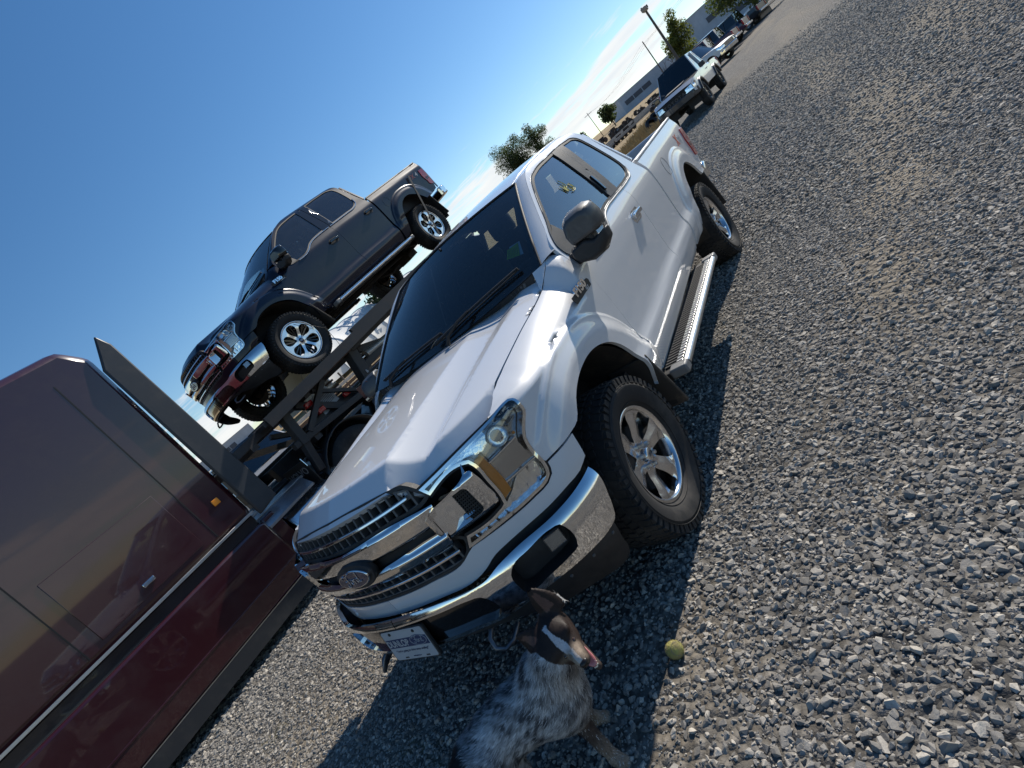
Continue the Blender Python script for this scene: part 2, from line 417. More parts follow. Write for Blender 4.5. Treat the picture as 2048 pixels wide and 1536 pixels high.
def s_inv(x):
    if x<.10: return s_of_x(x)
    a,b=0.0,S_C
    for _ in range(40):
        m_=(a+b)/2
        if PX(m_)>x: a=m_
        else: b=m_
    return a
# ---- front plan curve: half plan (x,y) from centre front round the corner to the side
PLAN=[(.925,0),(.920,.12),(.908,.24),(.885,.36),(.850,.48),(.808,.58),(.755,.68),(.690,.775),(.620,.850),(.545,.905),(.460,.945),(.36,.967),(.25,.975),(.10,.975),(-.70,.975)]
_s=[0.0]
for i in range(1,len(PLAN)): _s.append(_s[-1]+math.hypot(PLAN[i][0]-PLAN[i-1][0],PLAN[i][1]-PLAN[i-1][1]))
PX=lerp_tab(list(zip(_s,[p[0] for p in PLAN]))); PY=lerp_tab(list(zip(_s,[p[1] for p in PLAN])))
S_C=_s[-2]            # s at x=.10 on the straight side
def s_of_x(x): return S_C+(.10-x)
def plan(s):
    x,y=PX(s),PY(s); e=.004
    tx,ty=PX(s+e)-PX(s-e),PY(s+e)-PY(s-e); l=math.hypot(tx,ty) or 1
    return x,y,ty/l,-tx/l      # outward normal
ZGAP=lerp_tab([(-.60,1.348),(-.50,1.308),(-.42,1.281),(0,1.232),(.30,1.192),(.47,1.165),(.62,1.138),(.75,1.118)])
FO=lerp_tab([(.55,.0),(.66,.004),(.74,.004),(.84,0),(.95,-.006),(1.06,-.020),(1.14,-.040),(1.20,-.06)])
def fs(s,t):
    """front + fender surface; t = height until the shoulder rolls over"""
    x,y,nx,ny=plan(s)
    b=sstep(S_C-.75,S_C-.15,s)            # 0 at the front, 1 on the side
    zt=1.12
    zg=ZGAP(x)
    if t<=1.10: o_s,z_s=YB(t)-.975,t
    else:
        q=(t-1.10)/.20                  # shoulder: 0..1 reaches the hood gap
        k=sstep(-.42,-.63,x); z0=1.10+.235*k; wd=.158*(1-k)+.075*k; zg=zg*(1-k)+1.383*k
        f0=(z0-1.10)/(z0-1.10+.20)
        if q<f0:
            z_s=1.10+q/f0*(z0-1.10); o_s=YB(z_s)-.975
        else:
            a=min((q-f0)/(1-f0)*1.25,1.57)
            r_=(q-f0)/(1-f0); o_s=YB(z0)-.975-wd*(.62*(1-math.cos(a))/.6847+.38*r_); z_s=z0+(zg-z0)*(.62*math.sin(a)/math.sin(1.25)+.38*r_)
    o_f,z_f=FO(min(t,1.2)),t
    zl=ZGAP(x)+.25*(1-sstep(.72,1.0,s))
    if z_f>zl: z_f=zl+.15*(z_f-zl)
    o=o_f*(1-b)+o_s*b; z=z_f*(1-b)+z_s*b
    px,py=x+nx*o,y+ny*o
    if t<1.35:
        f_=flare(px,min(z,1.15),0.0)*sstep(S_C-.62,S_C-.30,s)
        px+=nx*f_;py+=ny*f_
    return (px,py,z)
# ---- hood height field
ZC=lerp_tab([(-.60,1.352),(-.40,1.343),(-.2,1.329),(0,1.312),(.2,1.296),(.4,1.279),(.6,1.262),(.8,1.246),(1.0,1.23)])
ZR=lerp_tab([(-.60,1.348),(-.50,1.329),(-.38,1.311),(0,1.267),(.3,1.225),(.5,1.195),(.62,1.176),(.8,1.15)])
YR=lerp_tab([(-.6,.665),(-.38,.652),(.62,.600),(.9,.585)])
YD=lerp_tab([(-.6,.31),(0,.335),(.5,.375),(.9,.42)])   # dome crease
XL=lerp_tab([(0,.888),(.12,.884),(.285,.858),(.40,.829),(.515,.786),(.60,.737),(.70,.645),(.76,.553),(.80,.468),(.85,.36)])  # leading edge
def hood_z(x,y):
    y=abs(y); zc=ZC(x); yd=YD(x); yr=YR(x); zr=ZR(x); zg=ZGAP(x)
    f=sstep(-.5,.5,x)
    zd=zc-.010*(y/yd)**2
    zv=zr-.012-.006*f
    yv=yd+(yr-yd)*.70
    if y<=yd: z=zd
    elif y<=yv:
        t=(y-yd)/(yv-yd); z0=zc-.010
        z=z0+(zv-z0)*(t*.55+.45*(1-(1-t)**2))
    elif y<=yr: t=(y-yv)/(yr-yv); z=zv+(zr-zv)*t
    else:
        t=(y-yr)/(.80-yr); z=zr+(zg-zr)*(t*.6+.4*t*t)
    d=XL(y)-x
    w=.125
    if d<w:
        q=(w-d)/w
        z-=.086*(q-.07*(1-math.exp(-q/.07)))*(1.0 if y<.5 else 1-.25*sstep(.5,.78,y))
    return z
def hood(x,y): return (x,y,hood_z(x,y))
# ---- cab side (glasshouse) profile
GY=lerp_tab([(1.30,.938),(1.335,.924),(1.42,.893),(1.62,.812),(1.77,.745),(1.83,.708),(1.87,.655),(1.895,.58)])
def cab_side(x,t): return (x, side_y(x,t), t)
def roof_z(x,y):
    e=1.0-(abs(y)/.70)**2.4
    prof=ROOFX(x)
    return prof+.050*e
ROOFX=lerp_tab([(-1.0,1.738),(-1.12,1.780),(-1.28,1.807),(-1.5,1.840),(-1.8,1.873),(-2.1,1.895),(-2.35,1.902),(-2.5,1.892),(-2.62,1.862),(-2.68,1.82)])
def roof(x,y): return (x,y,roof_z(x,y))
def body_side(x,z): return (x,side_y(x,z),z)
BO=lerp_tab([(.30,-.075),(.36,-.045),(.42,-.012),(.46,.0),(.52,.010),(.60,.014),(.655,.008),(.69,-.006),(.72,-.035)])
def bump(s,z):
    x,y,nx,ny=plan(s)
    k=sstep(S_C+.02,S_C-.65,s)
    o=.012+.050*k+BO(z)
    return (x+nx*o,y+ny*o,z)
# ------------------------------------------------------------------ full-size pickup
def paints():
    global WHITE, BLUE, CHROME, BLACKP, RUBBER, TYRE, GLOSSBLK, ALU, DARKIN, AMBER, REDL, GRILLE, LINER
    WHITE = mat('white_paint', (.66,.67,.69), .38, coat=1.0, coat_rough=.02, dirt=(.50,.45,.38), dscale=2.2, damt=.10)
    BLUE = mat('dark_blue_paint', (.004,.007,.020), .30, metal=.0, spec=.15, coat=.6, coat_rough=.02, dirt=(.10,.09,.08), dscale=3, damt=.05)
    CHROME = mat('chrome', (.78,.78,.78), .05, metal=1.0, bump=.0006, bscale=9, dirt=(.42,.38,.33), dscale=7, damt=.22)
    BLACKP = mat('black_plastic', (.022,.022,.024), .55, bump=.0003, bscale=900, dirt=(.11,.10,.09), dscale=6, damt=.4)
    RUBBER = mat('black_rubber', (.012,.012,.013), .6)
    TYRE = mat('tyre_rubber', (.020,.020,.021), .78, dirt=(.12,.105,.09), dscale=5, damt=.55, bump=.0008, bscale=160)
    GLOSSBLK = mat('gloss_black', (.008,.008,.009), .12, coat=.6)
    ALU = mat('brushed_aluminium', (.62,.62,.62), .32, metal=1.0, dirt=(.3,.27,.23), dscale=9, damt=.35)
    DARKIN = mat('cabin_plastic', (.030,.032,.036), .7, var=.2)
    AMBER = mat('amber_plastic', (.92,.30,.02), .35, coat=.4, bump=.0012, bscale=160)
    REDL = mat('red_lens', (.42,.010,.012), .12, coat=1.0, bump=.002, bscale=60)
    GRILLE = mat('grey_grille_plastic', (.075,.080,.088), .42, dirt=(.16,.15,.13), dscale=10, damt=.4)
    LINER = mat('wheel_well_liner', (.022,.020,.019), .9, dirt=(.13,.095,.065), dscale=4, damt=.7)
paints()
GLASS_F = glass('windshield_glass', (.76,.82,.82), .62, haze=(.5,.5,.48,.012))
GLASS_S = glass('side_glass', (.62,.68,.68), 1.0, haze=(.5,.5,.48,.035))
GLASS_R = glass('privacy_glass', (.16,.18,.18), 1.0, haze=(.5,.48,.46,.03))
LENS = glass('clear_lens', (.93,.95,.95), .8)
SEATM = mat('seat_cloth', (.045,.046,.05), .9, var=.25, vscale=40)
HEADLINER = mat('headliner', (.30,.29,.27), .9)
LAMPCHROME = mat('lamp_reflector', (.85,.86,.88), .10, metal=1.0, bump=.0015, bscale=45)
LAMPGREY = mat('lamp_bezel', (.33,.34,.36), .25, metal=.8)
SILVER = mat('machined_wheel', (.70,.70,.71), .16, metal=1.0, dirt=(.32,.28,.24), dscale=14, damt=.25)
PLATEW = mat('plate_white_shaded', (.46,.46,.47), .55, dirt=(.3,.28,.25), dscale=8, damt=.4)  # shade under the bumper is put into this greyed white, dirt patches besides
PLATEB = mat('plate_navy', (.02,.04,.11), .5)
BADGEBLUE = mat('emblem_navy', (.008,.018,.06), .15, coat=1)
STICKER = mat('lime_paper', (.33,.55,.02), .7)
PAPER = mat('pale_paper', (.55,.68,.72), .7)
PAINTPEN = mat('yellow_paint_pen', (.75,.68,.25), .6)
DECALR = mat('decal_orange_red', (.62,.10,.035), .4)
DECALG = mat('decal_grey', (.42,.42,.44), .4)
BRAKE = mat('brake_iron', (.05,.045,.042), .6, metal=.6, dirt=(.14,.08,.05), dscale=9, damt=.6)

def script_word(mb, M, h, r):
    """flowing four-letter emblem word drawn as pen strokes"""
    def st(pts):
        c = curve([tuple(p) for p in pts], .06, False); mb.tube([M @ Vector((x*h, y*h, r*.4)) for x, y in c], r, 6)
    st([(-1.05,.30),(-.95,.52),(-.60,.50),(-.20,.56),(-.02,.66)])
    st([(-.45,.50),(-.55,.10),(-.68,-.36),(-.86,-.48),(-1.0,-.36),(-.90,-.22)])
    st([(-.82,.10),(-.55,.06),(-.32,.14)])
    st([(-.12,.10),(-.30,.02),(-.34,-.20),(-.20,-.34),(-.04,-.20),(-.04,.02),(-.14,.10),(.02,.02),(.14,.06)])
    st([(.14,.08),(.12,-.10),(.08,-.34)]); st([(.11,-.10),(.22,.08),(.36,.06)])
    st([(.72,.06),(.56,.10),(.46,-.08),(.50,-.30),(.66,-.22),(.74,.06)]); st([(.86,.60),(.78,.20),(.72,-.24),(.82,-.34),(.98,-.22)])

def wheel(parent, x, y, side, style, R_=.395, steer=0.0):
    """one wheel with its tyre, rim and brake; side=+1 on the truck's left"""
    w = MB(); rim_r = .240 if style == 'six' else .264
    e = bpy.data.objects.new('wheel', None); link(e, parent); e.location = (x, y, R_); e.rotation_euler = (0, 0, steer if side > 0 else math.pi+steer)
    # local frame: +y is outboard
    hw = .136
    prof = [(rim_r-.004, .088), (rim_r+.008, .104), (rim_r+.030, .122), (rim_r+.065, .136), ((R_+rim_r)/2+.02, .139), (R_-.055, .135), (R_-.030, .127), (R_-.012, .115), (R_-.005, .09), (R_-.003, .04), (R_-.003, -.04), (R_-.005, -.09), (R_-.012, -.115), (R_-.03, -.127), (R_-.08, -.138), (rim_r+.03, -.122), (rim_r-.004, -.09)]
    t = MB(); t.lathe(prof, (0,0,0), (0,1,0), 96)
    ty = t.obj('tyre', TYRE, e, 40)
    tr = MB(); n = 56; rnd = random.Random(3)
    for k in range(n):
        a = 2*math.pi*k/n
        for j, (yy, wid, ln, sk) in enumerate(((-.098,.044,.034,.0),(-.052,.036,.030,.5),(-.008,.036,.031,.1),(.040,.036,.030,.6),(.090,.050,.033,.2))):
            aa = a+sk*2*math.pi/n; rr = R_-.004 if abs(yy) < .08 else R_-.010
            M = Matrix.Rotation(-aa, 3, 'Y') @ Matrix.Rotation(.35 if j % 2 else -.35, 3, 'X').to_3x3() if False else Matrix.Rotation(-aa, 3, 'Y')
            zr = Matrix.Rotation((.28 if j % 2 else -.28), 3, 'Z')
            c = Vector((math.sin(-aa)*rr, yy, math.cos(aa)*rr)); c = M @ Vector((0, yy, rr))
            tr.box(c, (ln, wid, .016), M @ zr)
        # shoulder lugs running down the sidewall
        M = Matrix.Rotation(-a, 3, 'Y')
        tr.box(M @ Vector((0, .126, R_-.026)), (.020 if k % 2 else .030, .018, .038), M)
        tr.box(M @ Vector((0, -.126, R_-.026)), (.024, .018, .036), M)
    kind(tr.obj('tread', TYRE, ty, None), 'stuff')
    sw = MB()
    for rr, hh in ((rim_r+.022, .1185), ((R_+rim_r)/2+.035, .1385)): sw.tube([Vector((math.cos(2*math.pi*k/72)*rr, hh, math.sin(2*math.pi*k/72)*rr)) for k in range(72)], .0022, 5, closed=True)
    sw.obj('sidewall_rib', TYRE, ty, 60)
    # barrel
    b = MB(); b.lathe([(rim_r+.003, .096), (rim_r+.006, .104), (rim_r+.001, .107), (rim_r-.010, .104), (rim_r-.017, .090), (rim_r-.024, .05), (rim_r-.030, -.10)], (0,0,0), (0,1,0), 72)
    rim = b.obj('rim', SILVER, e, 50)
    # spoked face, built as a pierced dish
    holes = []
    if style == 'six':
        for k in range(6):
            a0 = math.radians(60*k+30); P = []
            for r, da in ((.088,-5),(.110,-10.5),(.150,-14),(.185,-14.5),(.207,-13),(.216,-8),(.218,0),(.216,8),(.207,13),(.185,14.5),(.150,14),(.110,10.5),(.088,5),(.082,0)):
                P.append((r*1.04*math.cos(a0+math.radians(da)), r*1.04*math.sin(a0+math.radians(da))))
            holes.append(curve(P, .012))
        def dish(u, v):
            r = math.hypot(u, v); a = (math.degrees(math.atan2(v, u))+30) % 60 - 30
            d = abs(a)*math.pi/180*r
            k = sstep(.07, .11, r)*sstep(.225, .19, r)
            y_ = .060+.030*sstep(.05, .205, r) - .30*k*max(0, d-.004) + .012*math.exp(-(r/.05)**2)
            return (u, y_, v)
    else:
        for k in range(6):
            for sg in (-1, 1):
                pass
            a0 = math.radians(60*k+30); P = []
            for r, da in ((.062,-6),(.098,-18),(.145,-23.5),(.190,-22),(.230,-12),(.238,0),(.230,12),(.190,22),(.145,23.5),(.098,18),(.062,6)):
                P.append((r*math.cos(a0+math.radians(da)), r*math.sin(a0+math.radians(da))))
            holes.append(curve(P, .014))
        def dish(u, v):
            r = math.hypot(u, v)
            return (u, .078+.018*sstep(.04, .2, r)+.012*math.exp(-(r/.05)**2), v)
    circ = [(math.cos(2*math.pi*k/90)*(rim_r-.006), math.sin(2*math.pi*k/90)*(rim_r-.006)) for k in range(90)]
    panel('spoke_face', circ, dish, SILVER, rim, holes, step=.013, depth=.034, ref=(0,-1,0), up=(0,1,0))
    if style != 'six':
        s_ = MB()
        for k in range(6):
            a0 = math.radians(60*k+30)
            for da in (-7, 7):
                p0 = Vector((.07*math.cos(a0+math.radians(da*.6)), .045, .07*math.sin(a0+math.radians(da*.6)))); p1 = Vector((.243*math.cos(a0+math.radians(da)), .070, .243*math.sin(a0+math.radians(da))))
                s_.beam(p0, p1, .016, .03, (0,1,0))
        s_.obj('inner_spoke', GLOSSBLK, rim, 30)
    c = MB(); c.lathe([(.0, .093), (.028, .093), (.033, .089), (.036, .078)], (0,0,0), (0,1,0), 32)
    c.obj('centre_cap', SILVER if style == 'six' else BADGEBLUE, rim, 50)
    if side > 0:
        em = MB(); em.tube([Vector((.022*math.cos(2*math.pi*k/28), .0935, .011*math.sin(2*math.pi*k/28))) for k in range(28)], .0012, 5, closed=True)
        script_word(em, frame3((0,.0932,0), (-1,0,0), (0,0,1)), .014, .0011)
        em.obj('cap_emblem', GRILLE if style == 'six' else SILVER, rim, 60)
    ln = MB()
    for k in range(6):
        a = math.radians(60*k+30); o = Vector((.058*math.cos(a), 0, .058*math.sin(a)))
        ln.lathe([(.019,.058),(.019,.066)], o, (0,1,0), 16)
        ln.lathe([(.0,.092),(.009,.092),(.0115,.086),(.0115,.055)], o, (0,1,0), 6)
    kind(ln.obj('lug_nut', ALU, rim, 30), 'stuff')
    br = MB(); br.lathe([(.02,.03),(.165,.03),(.165,.005),(.02,.005)], (0,0,0), (0,1,0), 40); br.box((.13,.02,.05), (.10,.07,.17)); br.lathe([(.0,.055),(.075,.055),(.085,.03),(.085,-.05)], (0,0,0), (0,1,0), 24)
    br.obj('brake', BRAKE, e, 40)
    return e

AR_F = [(1.145,.752),(1.168,.802),(1.233,.865),(1.32,.922),(1.42,.955),(1.52,.968),(1.63,.966),(1.73,.946),(1.80,.921),(1.87,.884),(1.932,.831),(2.0,.726),(2.045,.60),(2.083,.478)]
AR_R = [(-3.135,.505),(-3.205,.66),(-3.285,.80),(-3.365,.908),(-3.471,.985),(-3.60,1.024),(-3.726,1.022),(-3.858,.975),(-3.97,.905),(-4.06,.81)]

def pickup(root, cfg):
    PAINT = cfg['paint']; crew = cfg['crew']; wh = cfg['wheel']
    seam = -1.88 if crew else -1.985
    gapx = -2.94 if crew else -2.715         # cab / bed gap
    cabe = -2.88 if crew else -2.665         # rear of the roof
    kx = (-cabe-1.8)/(2.665-1.8)
    def roofm(x, y): return (x, y, roof_z(x if x > -1.8 else -1.8+(x+1.8)/kx, y))
    bs = body_side
    B = MB
    for sg in (1, -1):
        fsm, bsm, bum = mirrored(fs, sg), mirrored(bs, sg), mirrored(bump, sg)
        # ---------------------------------------------------------------- fender
        hl_out = [(1.014,.862),(1.013,.927),(1.025,.983),(1.068,1.03),(1.10,1.058),(1.104,1.089),(1.101,1.140),(1.085,1.156),(1.057,1.157)]
        fo = [(.954,1.143,1),(1.03,1.238),(1.09,1.292),(1.16,1.30)] + [(s_of_x(x),1.30) for x in (.3,.1,-.1,-.3,-.45,-.55)] + [(2.205,1.30,1),(2.206,1.25),(2.216,1.15),(2.245,.95),(2.257,.71),(2.268,.60),(2.285,.475,1),(2.083,.478,1)]
        ol = curve(fo + [(a, b, 1) for a, b in AR_F[::-1][1:-1] if False] + AR_F[::-1][1:-2] + [(1.172,.862,1),(1.020,.858,1)] + hl_out, .035)
        fen = panel('fender', inset(ol, .002), fsm, PAINT, root, step=.022, depth=.02, lines=[[(s_inv(x), z_) for x, z_ in L if x < .55] for L in arc_lines(0, .40)])
        # ---------------------------------------------------------------- painted valance under the lamp
        va = [(0,.748,1),(.30,.748),(.50,.757),(.543,.777),(.572,.788,1),(.74,.786),(.90,.786),(.968,.790),(1.002,.808),(1.020,.852,1),(1.170,.857,1),(1.160,.80),(1.150,.752,1),(1.127,.742),(1.092,.729),(1.022,.726),(.931,.719),(.794,.719),(.68,.712),(.62,.703),(.547,.674),(.49,.660),(.27,.662),(0,.662,1)]
        panel('front_valance', inset(curve(va, .03), .0015), fsm, PAINT, root, step=.025, depth=.03)
        # ---------------------------------------------------------------- doors
        if crew:
            wtopF = [(seam-.02,1.852,1),(-1.793,1.850),(-1.539,1.832),(-1.36,1.805),(-1.268,1.778),(-1.15,1.718),(-1.061,1.663),(-.95,1.59),(-.866,1.531),(-.74,1.44),(-.685,1.39),(-.672,1.33),(-.74,1.255),(-.84,1.218),(-.95,1.218),(-1.102,1.224),(-1.180,1.242),(-1.248,1.268),(-1.32,1.305),(-1.44,1.338),(-1.56,1.352),(-1.728,1.362),(seam-.02,1.366,1)]
            wR = [(-1.984,1.367,1),(-2.40,1.376),(-2.546,1.380),(-2.644,1.405),(-2.710,1.452),(-2.735,1.52),(-2.748,1.66),(-2.74,1.79),(-2.717,1.850),(-2.65,1.877),(-2.373,1.886),(-2.024,1.866,1)]
            gtop = [(-.637,1.387),(-.745,1.487),(-.90,1.59),(-1.056,1.702),(-1.20,1.782),(-1.30,1.822),(-1.464,1.868),(seam,1.902,1)]
            gR = [(seam,1.902,1),(-2.4,1.915),(-2.66,1.915),(-2.76,1.90),(-2.81,1.86),(-2.83,1.70),(-2.86,1.50),(-2.90,1.377),(-2.915,1.21),(-2.918,.82),(-2.915,.60),(-2.90,.50,1)]
        else:
            wtopF = [(seam,1.838,1),(-1.794,1.826),(-1.429,1.797),(-1.303,1.772),(-1.203,1.728),(-1.106,1.672),(-.979,1.592),(-.872,1.522),(-.726,1.432),(-.683,1.39),(-.672,1.33),(-.74,1.255),(-.84,1.222),(-1.0,1.222),(-1.163,1.224),(-1.225,1.234),(-1.29,1.258),(-1.36,1.295),(-1.43,1.318),(-1.52,1.330),(-1.75,1.336),(seam,1.341,1)]
            wR = [(seam,1.341,1),(-2.20,1.343),(-2.31,1.352),(-2.385,1.382),(-2.430,1.425),(-2.448,1.497),(-2.449,1.60),(-2.440,1.74),(-2.422,1.81),(-2.36,1.838),(-2.25,1.842),(seam,1.838,1)]
            gtop = [(-.637,1.387),(-.779,1.501),(-.989,1.642),(-1.10,1.712),(-1.233,1.784),(-1.347,1.829),(-1.50,1.855),(-1.657,1.869),(seam,1.882,1)]
            gR = [(seam,1.882,1),(-2.30,1.890),(-2.45,1.888),(-2.53,1.872),(-2.572,1.83),(-2.582,1.70),(-2.59,1.60),(-2.642,1.377),(-2.682,1.22),(-2.70,1.05),(-2.702,.85),(-2.690,.70),(-2.66,.60),(-2.64,.505,1)]
        bot = .468
        fd = [(seam,.49,1),(-1.4,.475),(-.74,.455,1),(-.705,.52),(-.682,.62),(-.677,.71),(-.665,.95),(-.636,1.15),(-.626,1.25),(-.628,1.32)] + gtop + [(seam,wtopF[0][1],1)] + (wtopF if not crew else [(seam,1.852,1)]+wtopF[1:-1]+[(seam,1.364,1)])
        fdo = curve(fd, .04)
        dF = panel('front_door', inset(fdo, .0022), bsm, PAINT, root, step=.032, depth=.02)
        if crew: rd = [(seam,.49,1),(seam,1.364,1),(-1.984,1.367,1)] + wR[1:-1] + [(-2.024,1.866,1),(seam,1.866,1)] + gR[0:]
        else: rd = [(seam,.49,1)] + wR + gR
        if crew: rd = [(seam,.49,1),(seam,1.362,1),(-1.984,1.366,1)] + wR[1:-1] + [(-2.024,1.866,1),(seam,1.862,1)] + gR
        dR = panel('rear_door', inset(curve(rd, .04), .0022), bsm, PAINT, root, step=.032, depth=.02)
        # glass, seals, pillar cover
        wf = curve(wtopF, .035); wr = curve(wR, .035)
        def ring(nm, loop, d, off, m_, par): return panel(nm, loop, offset(bsm, off), m_, par, [inset(loop, d)], step=.03, depth=.006)
        whole = wtopF[:-1] + wR[1:-1] if not crew else None
        trim = CHROME if cfg['chrome_window'] else GRILLE
        if crew:
            wfl = curve(wtopF, .035)
            ring('window_seal', wfl, .016, .002, RUBBER, dF); ring('window_seal', wr, .016, .002, RUBBER, dR)
            panel('window', inset(wfl, .012), offset(bsm, -.006), GLASS_S, dF, step=.05, depth=0)
            panel('window', inset(wr, .012), offset(bsm, -.006), GLASS_R, dR, step=.05, depth=0)
            panel('pillar_cover', [(seam-.02,1.852),(-1.783,1.848),(-1.728,1.366),(seam-.02,1.366)][::-1], offset(bsm, .003), GLOSSBLK, dF, step=.05, depth=.01)
            panel('pillar_cover', [(seam-.03,1.862),(-2.03,1.864),(-1.99,1.369),(seam-.03,1.366)], offset(bsm, .003), GLOSSBLK, dR, step=.05, depth=.01)
            tb = B(); tube_on(tb, bsm, [(a, b-.004) for a, b in curve([(-.95,1.216),(-1.102,1.221),(-1.180,1.239),(-1.248,1.265),(-1.32,1.302),(-1.44,1.336),(-1.56,1.349),(-1.86,1.362)], .03, False)], .007, .004)
            tb.obj('belt_moulding', CHROME, dF, 60)
            tb = B(); tube_on(tb, bsm, [(a, b-.004) for a, b in curve([(-1.9,1.362),(-2.40,1.374),(-2.546,1.378),(-2.644,1.402),(-2.712,1.449),(-2.738,1.52)], .03, False)], .007, .004)
            tb.obj('belt_moulding', CHROME, dR, 60)
        else:
            wl = curve([p if len(p) < 3 or 0 else (p[0], p[1]) for p in whole], .035)
            ring('window_seal', wl, .017, .0025, RUBBER, dF)
            tb = B(); tube_on(tb, bsm, [(a, b) for a, b in inset(wl, -.003)], .004, .003, 6, closed=True); tb.obj('window_moulding', GRILLE, dF, 60)
            tb = B(); tube_on(tb, bsm, [(a, b-.012) for a, b in curve([(-.86,1.222),(-1.0,1.220),(-1.163,1.222),(-1.225,1.232),(-1.29,1.256),(-1.36,1.293),(-1.43,1.316),(-1.52,1.328),(-1.75,1.334),(-2.20,1.341),(-2.31,1.350),(-2.385,1.380),(-2.432,1.423)], .03, False)], .008, .002, 8); tb.obj('belt_moulding', mat('belt_grey',(.40,.40,.39),.35), dF, 60)
            gl = inset(wl, .012)
            cutf = [p for p in gl if p[0] > -1.80+.0]; 
            gf = inset(curve([(-1.86,1.829,1)] + wtopF[2:-2] + [(-1.735,1.337,1)], .035), .012)
            gr = inset(curve([(-1.93,1.342,1)] + wR[1:-1] + [(-2.126,1.840,1)], .035), .012)
            panel('window', gf, offset(bsm, -.006), GLASS_S, dF, step=.05, depth=0)
            panel('window', gr, offset(bsm, -.004), GLASS_R, dR, step=.05, depth=0)
            panel('pillar_cover', [(-1.866,1.828),(-2.02,1.838),(-1.845,1.345),(-1.730,1.345)], offset(bsm, .005), BLACKP, dF, step=.05, depth=.012)
            panel('pillar_cover', [(-2.024,1.838),(-2.132,1.840),(-1.935,1.345),(-1.849,1.345)], offset(bsm, .004), BLACKP, dR, step=.05, depth=.012)
            hb = B(); bar(hb, offset(bsm, .006), [(-1.775,1.40),(-1.80,1.46),(-1.825,1.53)], .013, .012, .004); hb.obj('keypad', GLOSSBLK, dF, 30, .003)
        panel('pillar_backing', [(seam-.16,1.33),(seam+.30,1.33),(seam+.20,1.88 if crew else 1.86),(seam-.16,1.88 if crew else 1.86)], offset(bsm, -.016), RUBBER, dF, step=.1, depth=0) if crew else None
        # handles
        for (hx, hz, par) in ([(-1.695,1.150,dF),(-2.705,1.195,dR)] if crew else [(-1.80,1.135,dF)]):
            hm = GLOSSBLK if crew else CHROME
            cup = rrect(hx-.10, hz-.045, hx+.10, hz+.045, .035)
            panel('handle_cup', cup, offset(bsm, .002), hm if not crew else RUBBER, par, [rrect(hx-.075, hz-.03, hx+.085, hz+.032, .03)], step=.02, depth=.004)
            panel('handle_recess', rrect(hx-.078, hz-.033, hx+.088, hz+.035, .03), offset(bsm, .0012), RUBBER if crew else mat('handle_recess',(.55,.56,.58),.2,metal=.9), par, step=.03, depth=0)
            h = B(); g = offset(bsm, .019); bar(h, g, [(hx-.098,hz+.004),(hx-.06,hz+.008),(hx,hz+.009),(hx+.06,hz+.008),(hx+.098,hz+.004)], .0165, .012, .010)
            bar(h, offset(bsm, .01), [(hx-.096,hz+.004),(hx-.078,hz+.004)], .016, .018, .012); bar(h, offset(bsm, .01), [(hx+.078,hz+.004),(hx+.096,hz+.004)], .016, .018, .012)
            h.obj('handle', hm, par, 40, .005)
        # ---------------------------------------------------------------- roof rail, pillars
        NP = 22
        gapc = [Vector(bsm(a, b)) for a, b in curve([(p[0], p[1]) for p in gtop[:6]], .03, False)]
        wsE = [Vector(mirrored(lambda v, w: ws_pt(v, w), sg)(1.0, w/12)) for w in range(13)]
        ruled('windshield_pillar', poly3(gapc, NP), poly3(wsE, NP), PAINT, root, .07)
        g2 = [gapc[-1]] + [Vector(bsm(a, b)) for a, b in curve([(p[0], p[1]) for p in gtop[5:]], .04, False)] + [Vector(bsm(a, b)) for a, b in curve([(p[0], p[1]) for p in gR[:(5 if crew else 5)]], .03, False)]
        xs = [-1.28+(cabe+1.28)*i/(NP-1) for i in range(NP)]
        r2 = [Vector((lambda p: (p[0], sg*p[1], p[2]))(roofm(x, .655))) for x in xs]
        ruled('roof_rail', poly3(g2, NP), poly3([p-Vector((0,0,.0015)) for p in r2], NP), PAINT, root, .03)
        gb = [Vector(bsm(a, b)) for a, b in curve([(p[0], p[1]) for p in gR[4:-1]], .03, False)]
        back = [Vector((lambda p: (p[0], sg*p[1], p[2]))(p)) for p in [(cabe, .655, roofm(cabe,.655)[2]), (gapx+.035,.735,1.75), (gapx+.02,.80,1.60), (gapx+.012,.885,1.40), (gapx+.010,.945,1.2), (gapx+.010,.94,.9), (gapx+.010,.93,.52)]]
        ruled('cab_corner', poly3(gb, NP), poly3(back, NP), PAINT, root, .0)
        # base of the pillar beside the windshield
        A_ = [Vector(fsm(s_of_x(x), 1.30)) for x in (-.40,-.48,-.54,-.59,-.630)]
        Bp = [Vector(mirrored(ws_pt, sg)(.93, 0.0)), Vector(mirrored(ws_pt, sg)(.97, 0.0)), wsE[0], (wsE[0]+gapc[0])/2, gapc[0]]
        ruled('pillar_base', A_, Bp, PAINT, root, 0)
        # ---------------------------------------------------------------- bed side
        rx = (lambda x: 1.362+.0225*(-x-2.72)) if not crew else (lambda x: 1.385+.024*(-x-2.95))
        bo = [(gapx-.012,.505,1),(gapx-.018,.80),(gapx-.016,1.05),(gapx-.012,1.22),(gapx-.008,rx(gapx),1),(-3.6,rx(-3.6)),(-4.595,rx(-4.6),1),(-4.60,1.30),(-4.615,1.10),(-4.60,.95),(-4.55,.83,1),(-4.34,.80),(-4.075,.79,1)] + AR_R[::-1][1:-1] + [(-3.135,.505,1)]
        bdo = curve(bo, .04)
        bed = panel('bed_side', inset(bdo, .0015), bsm, PAINT, root, step=.03, depth=.02, lines=[[(x, z_+TZ(x)) for x, z_ in L] for L in arc_lines(-3.683, .40)])
        cap = B(); 
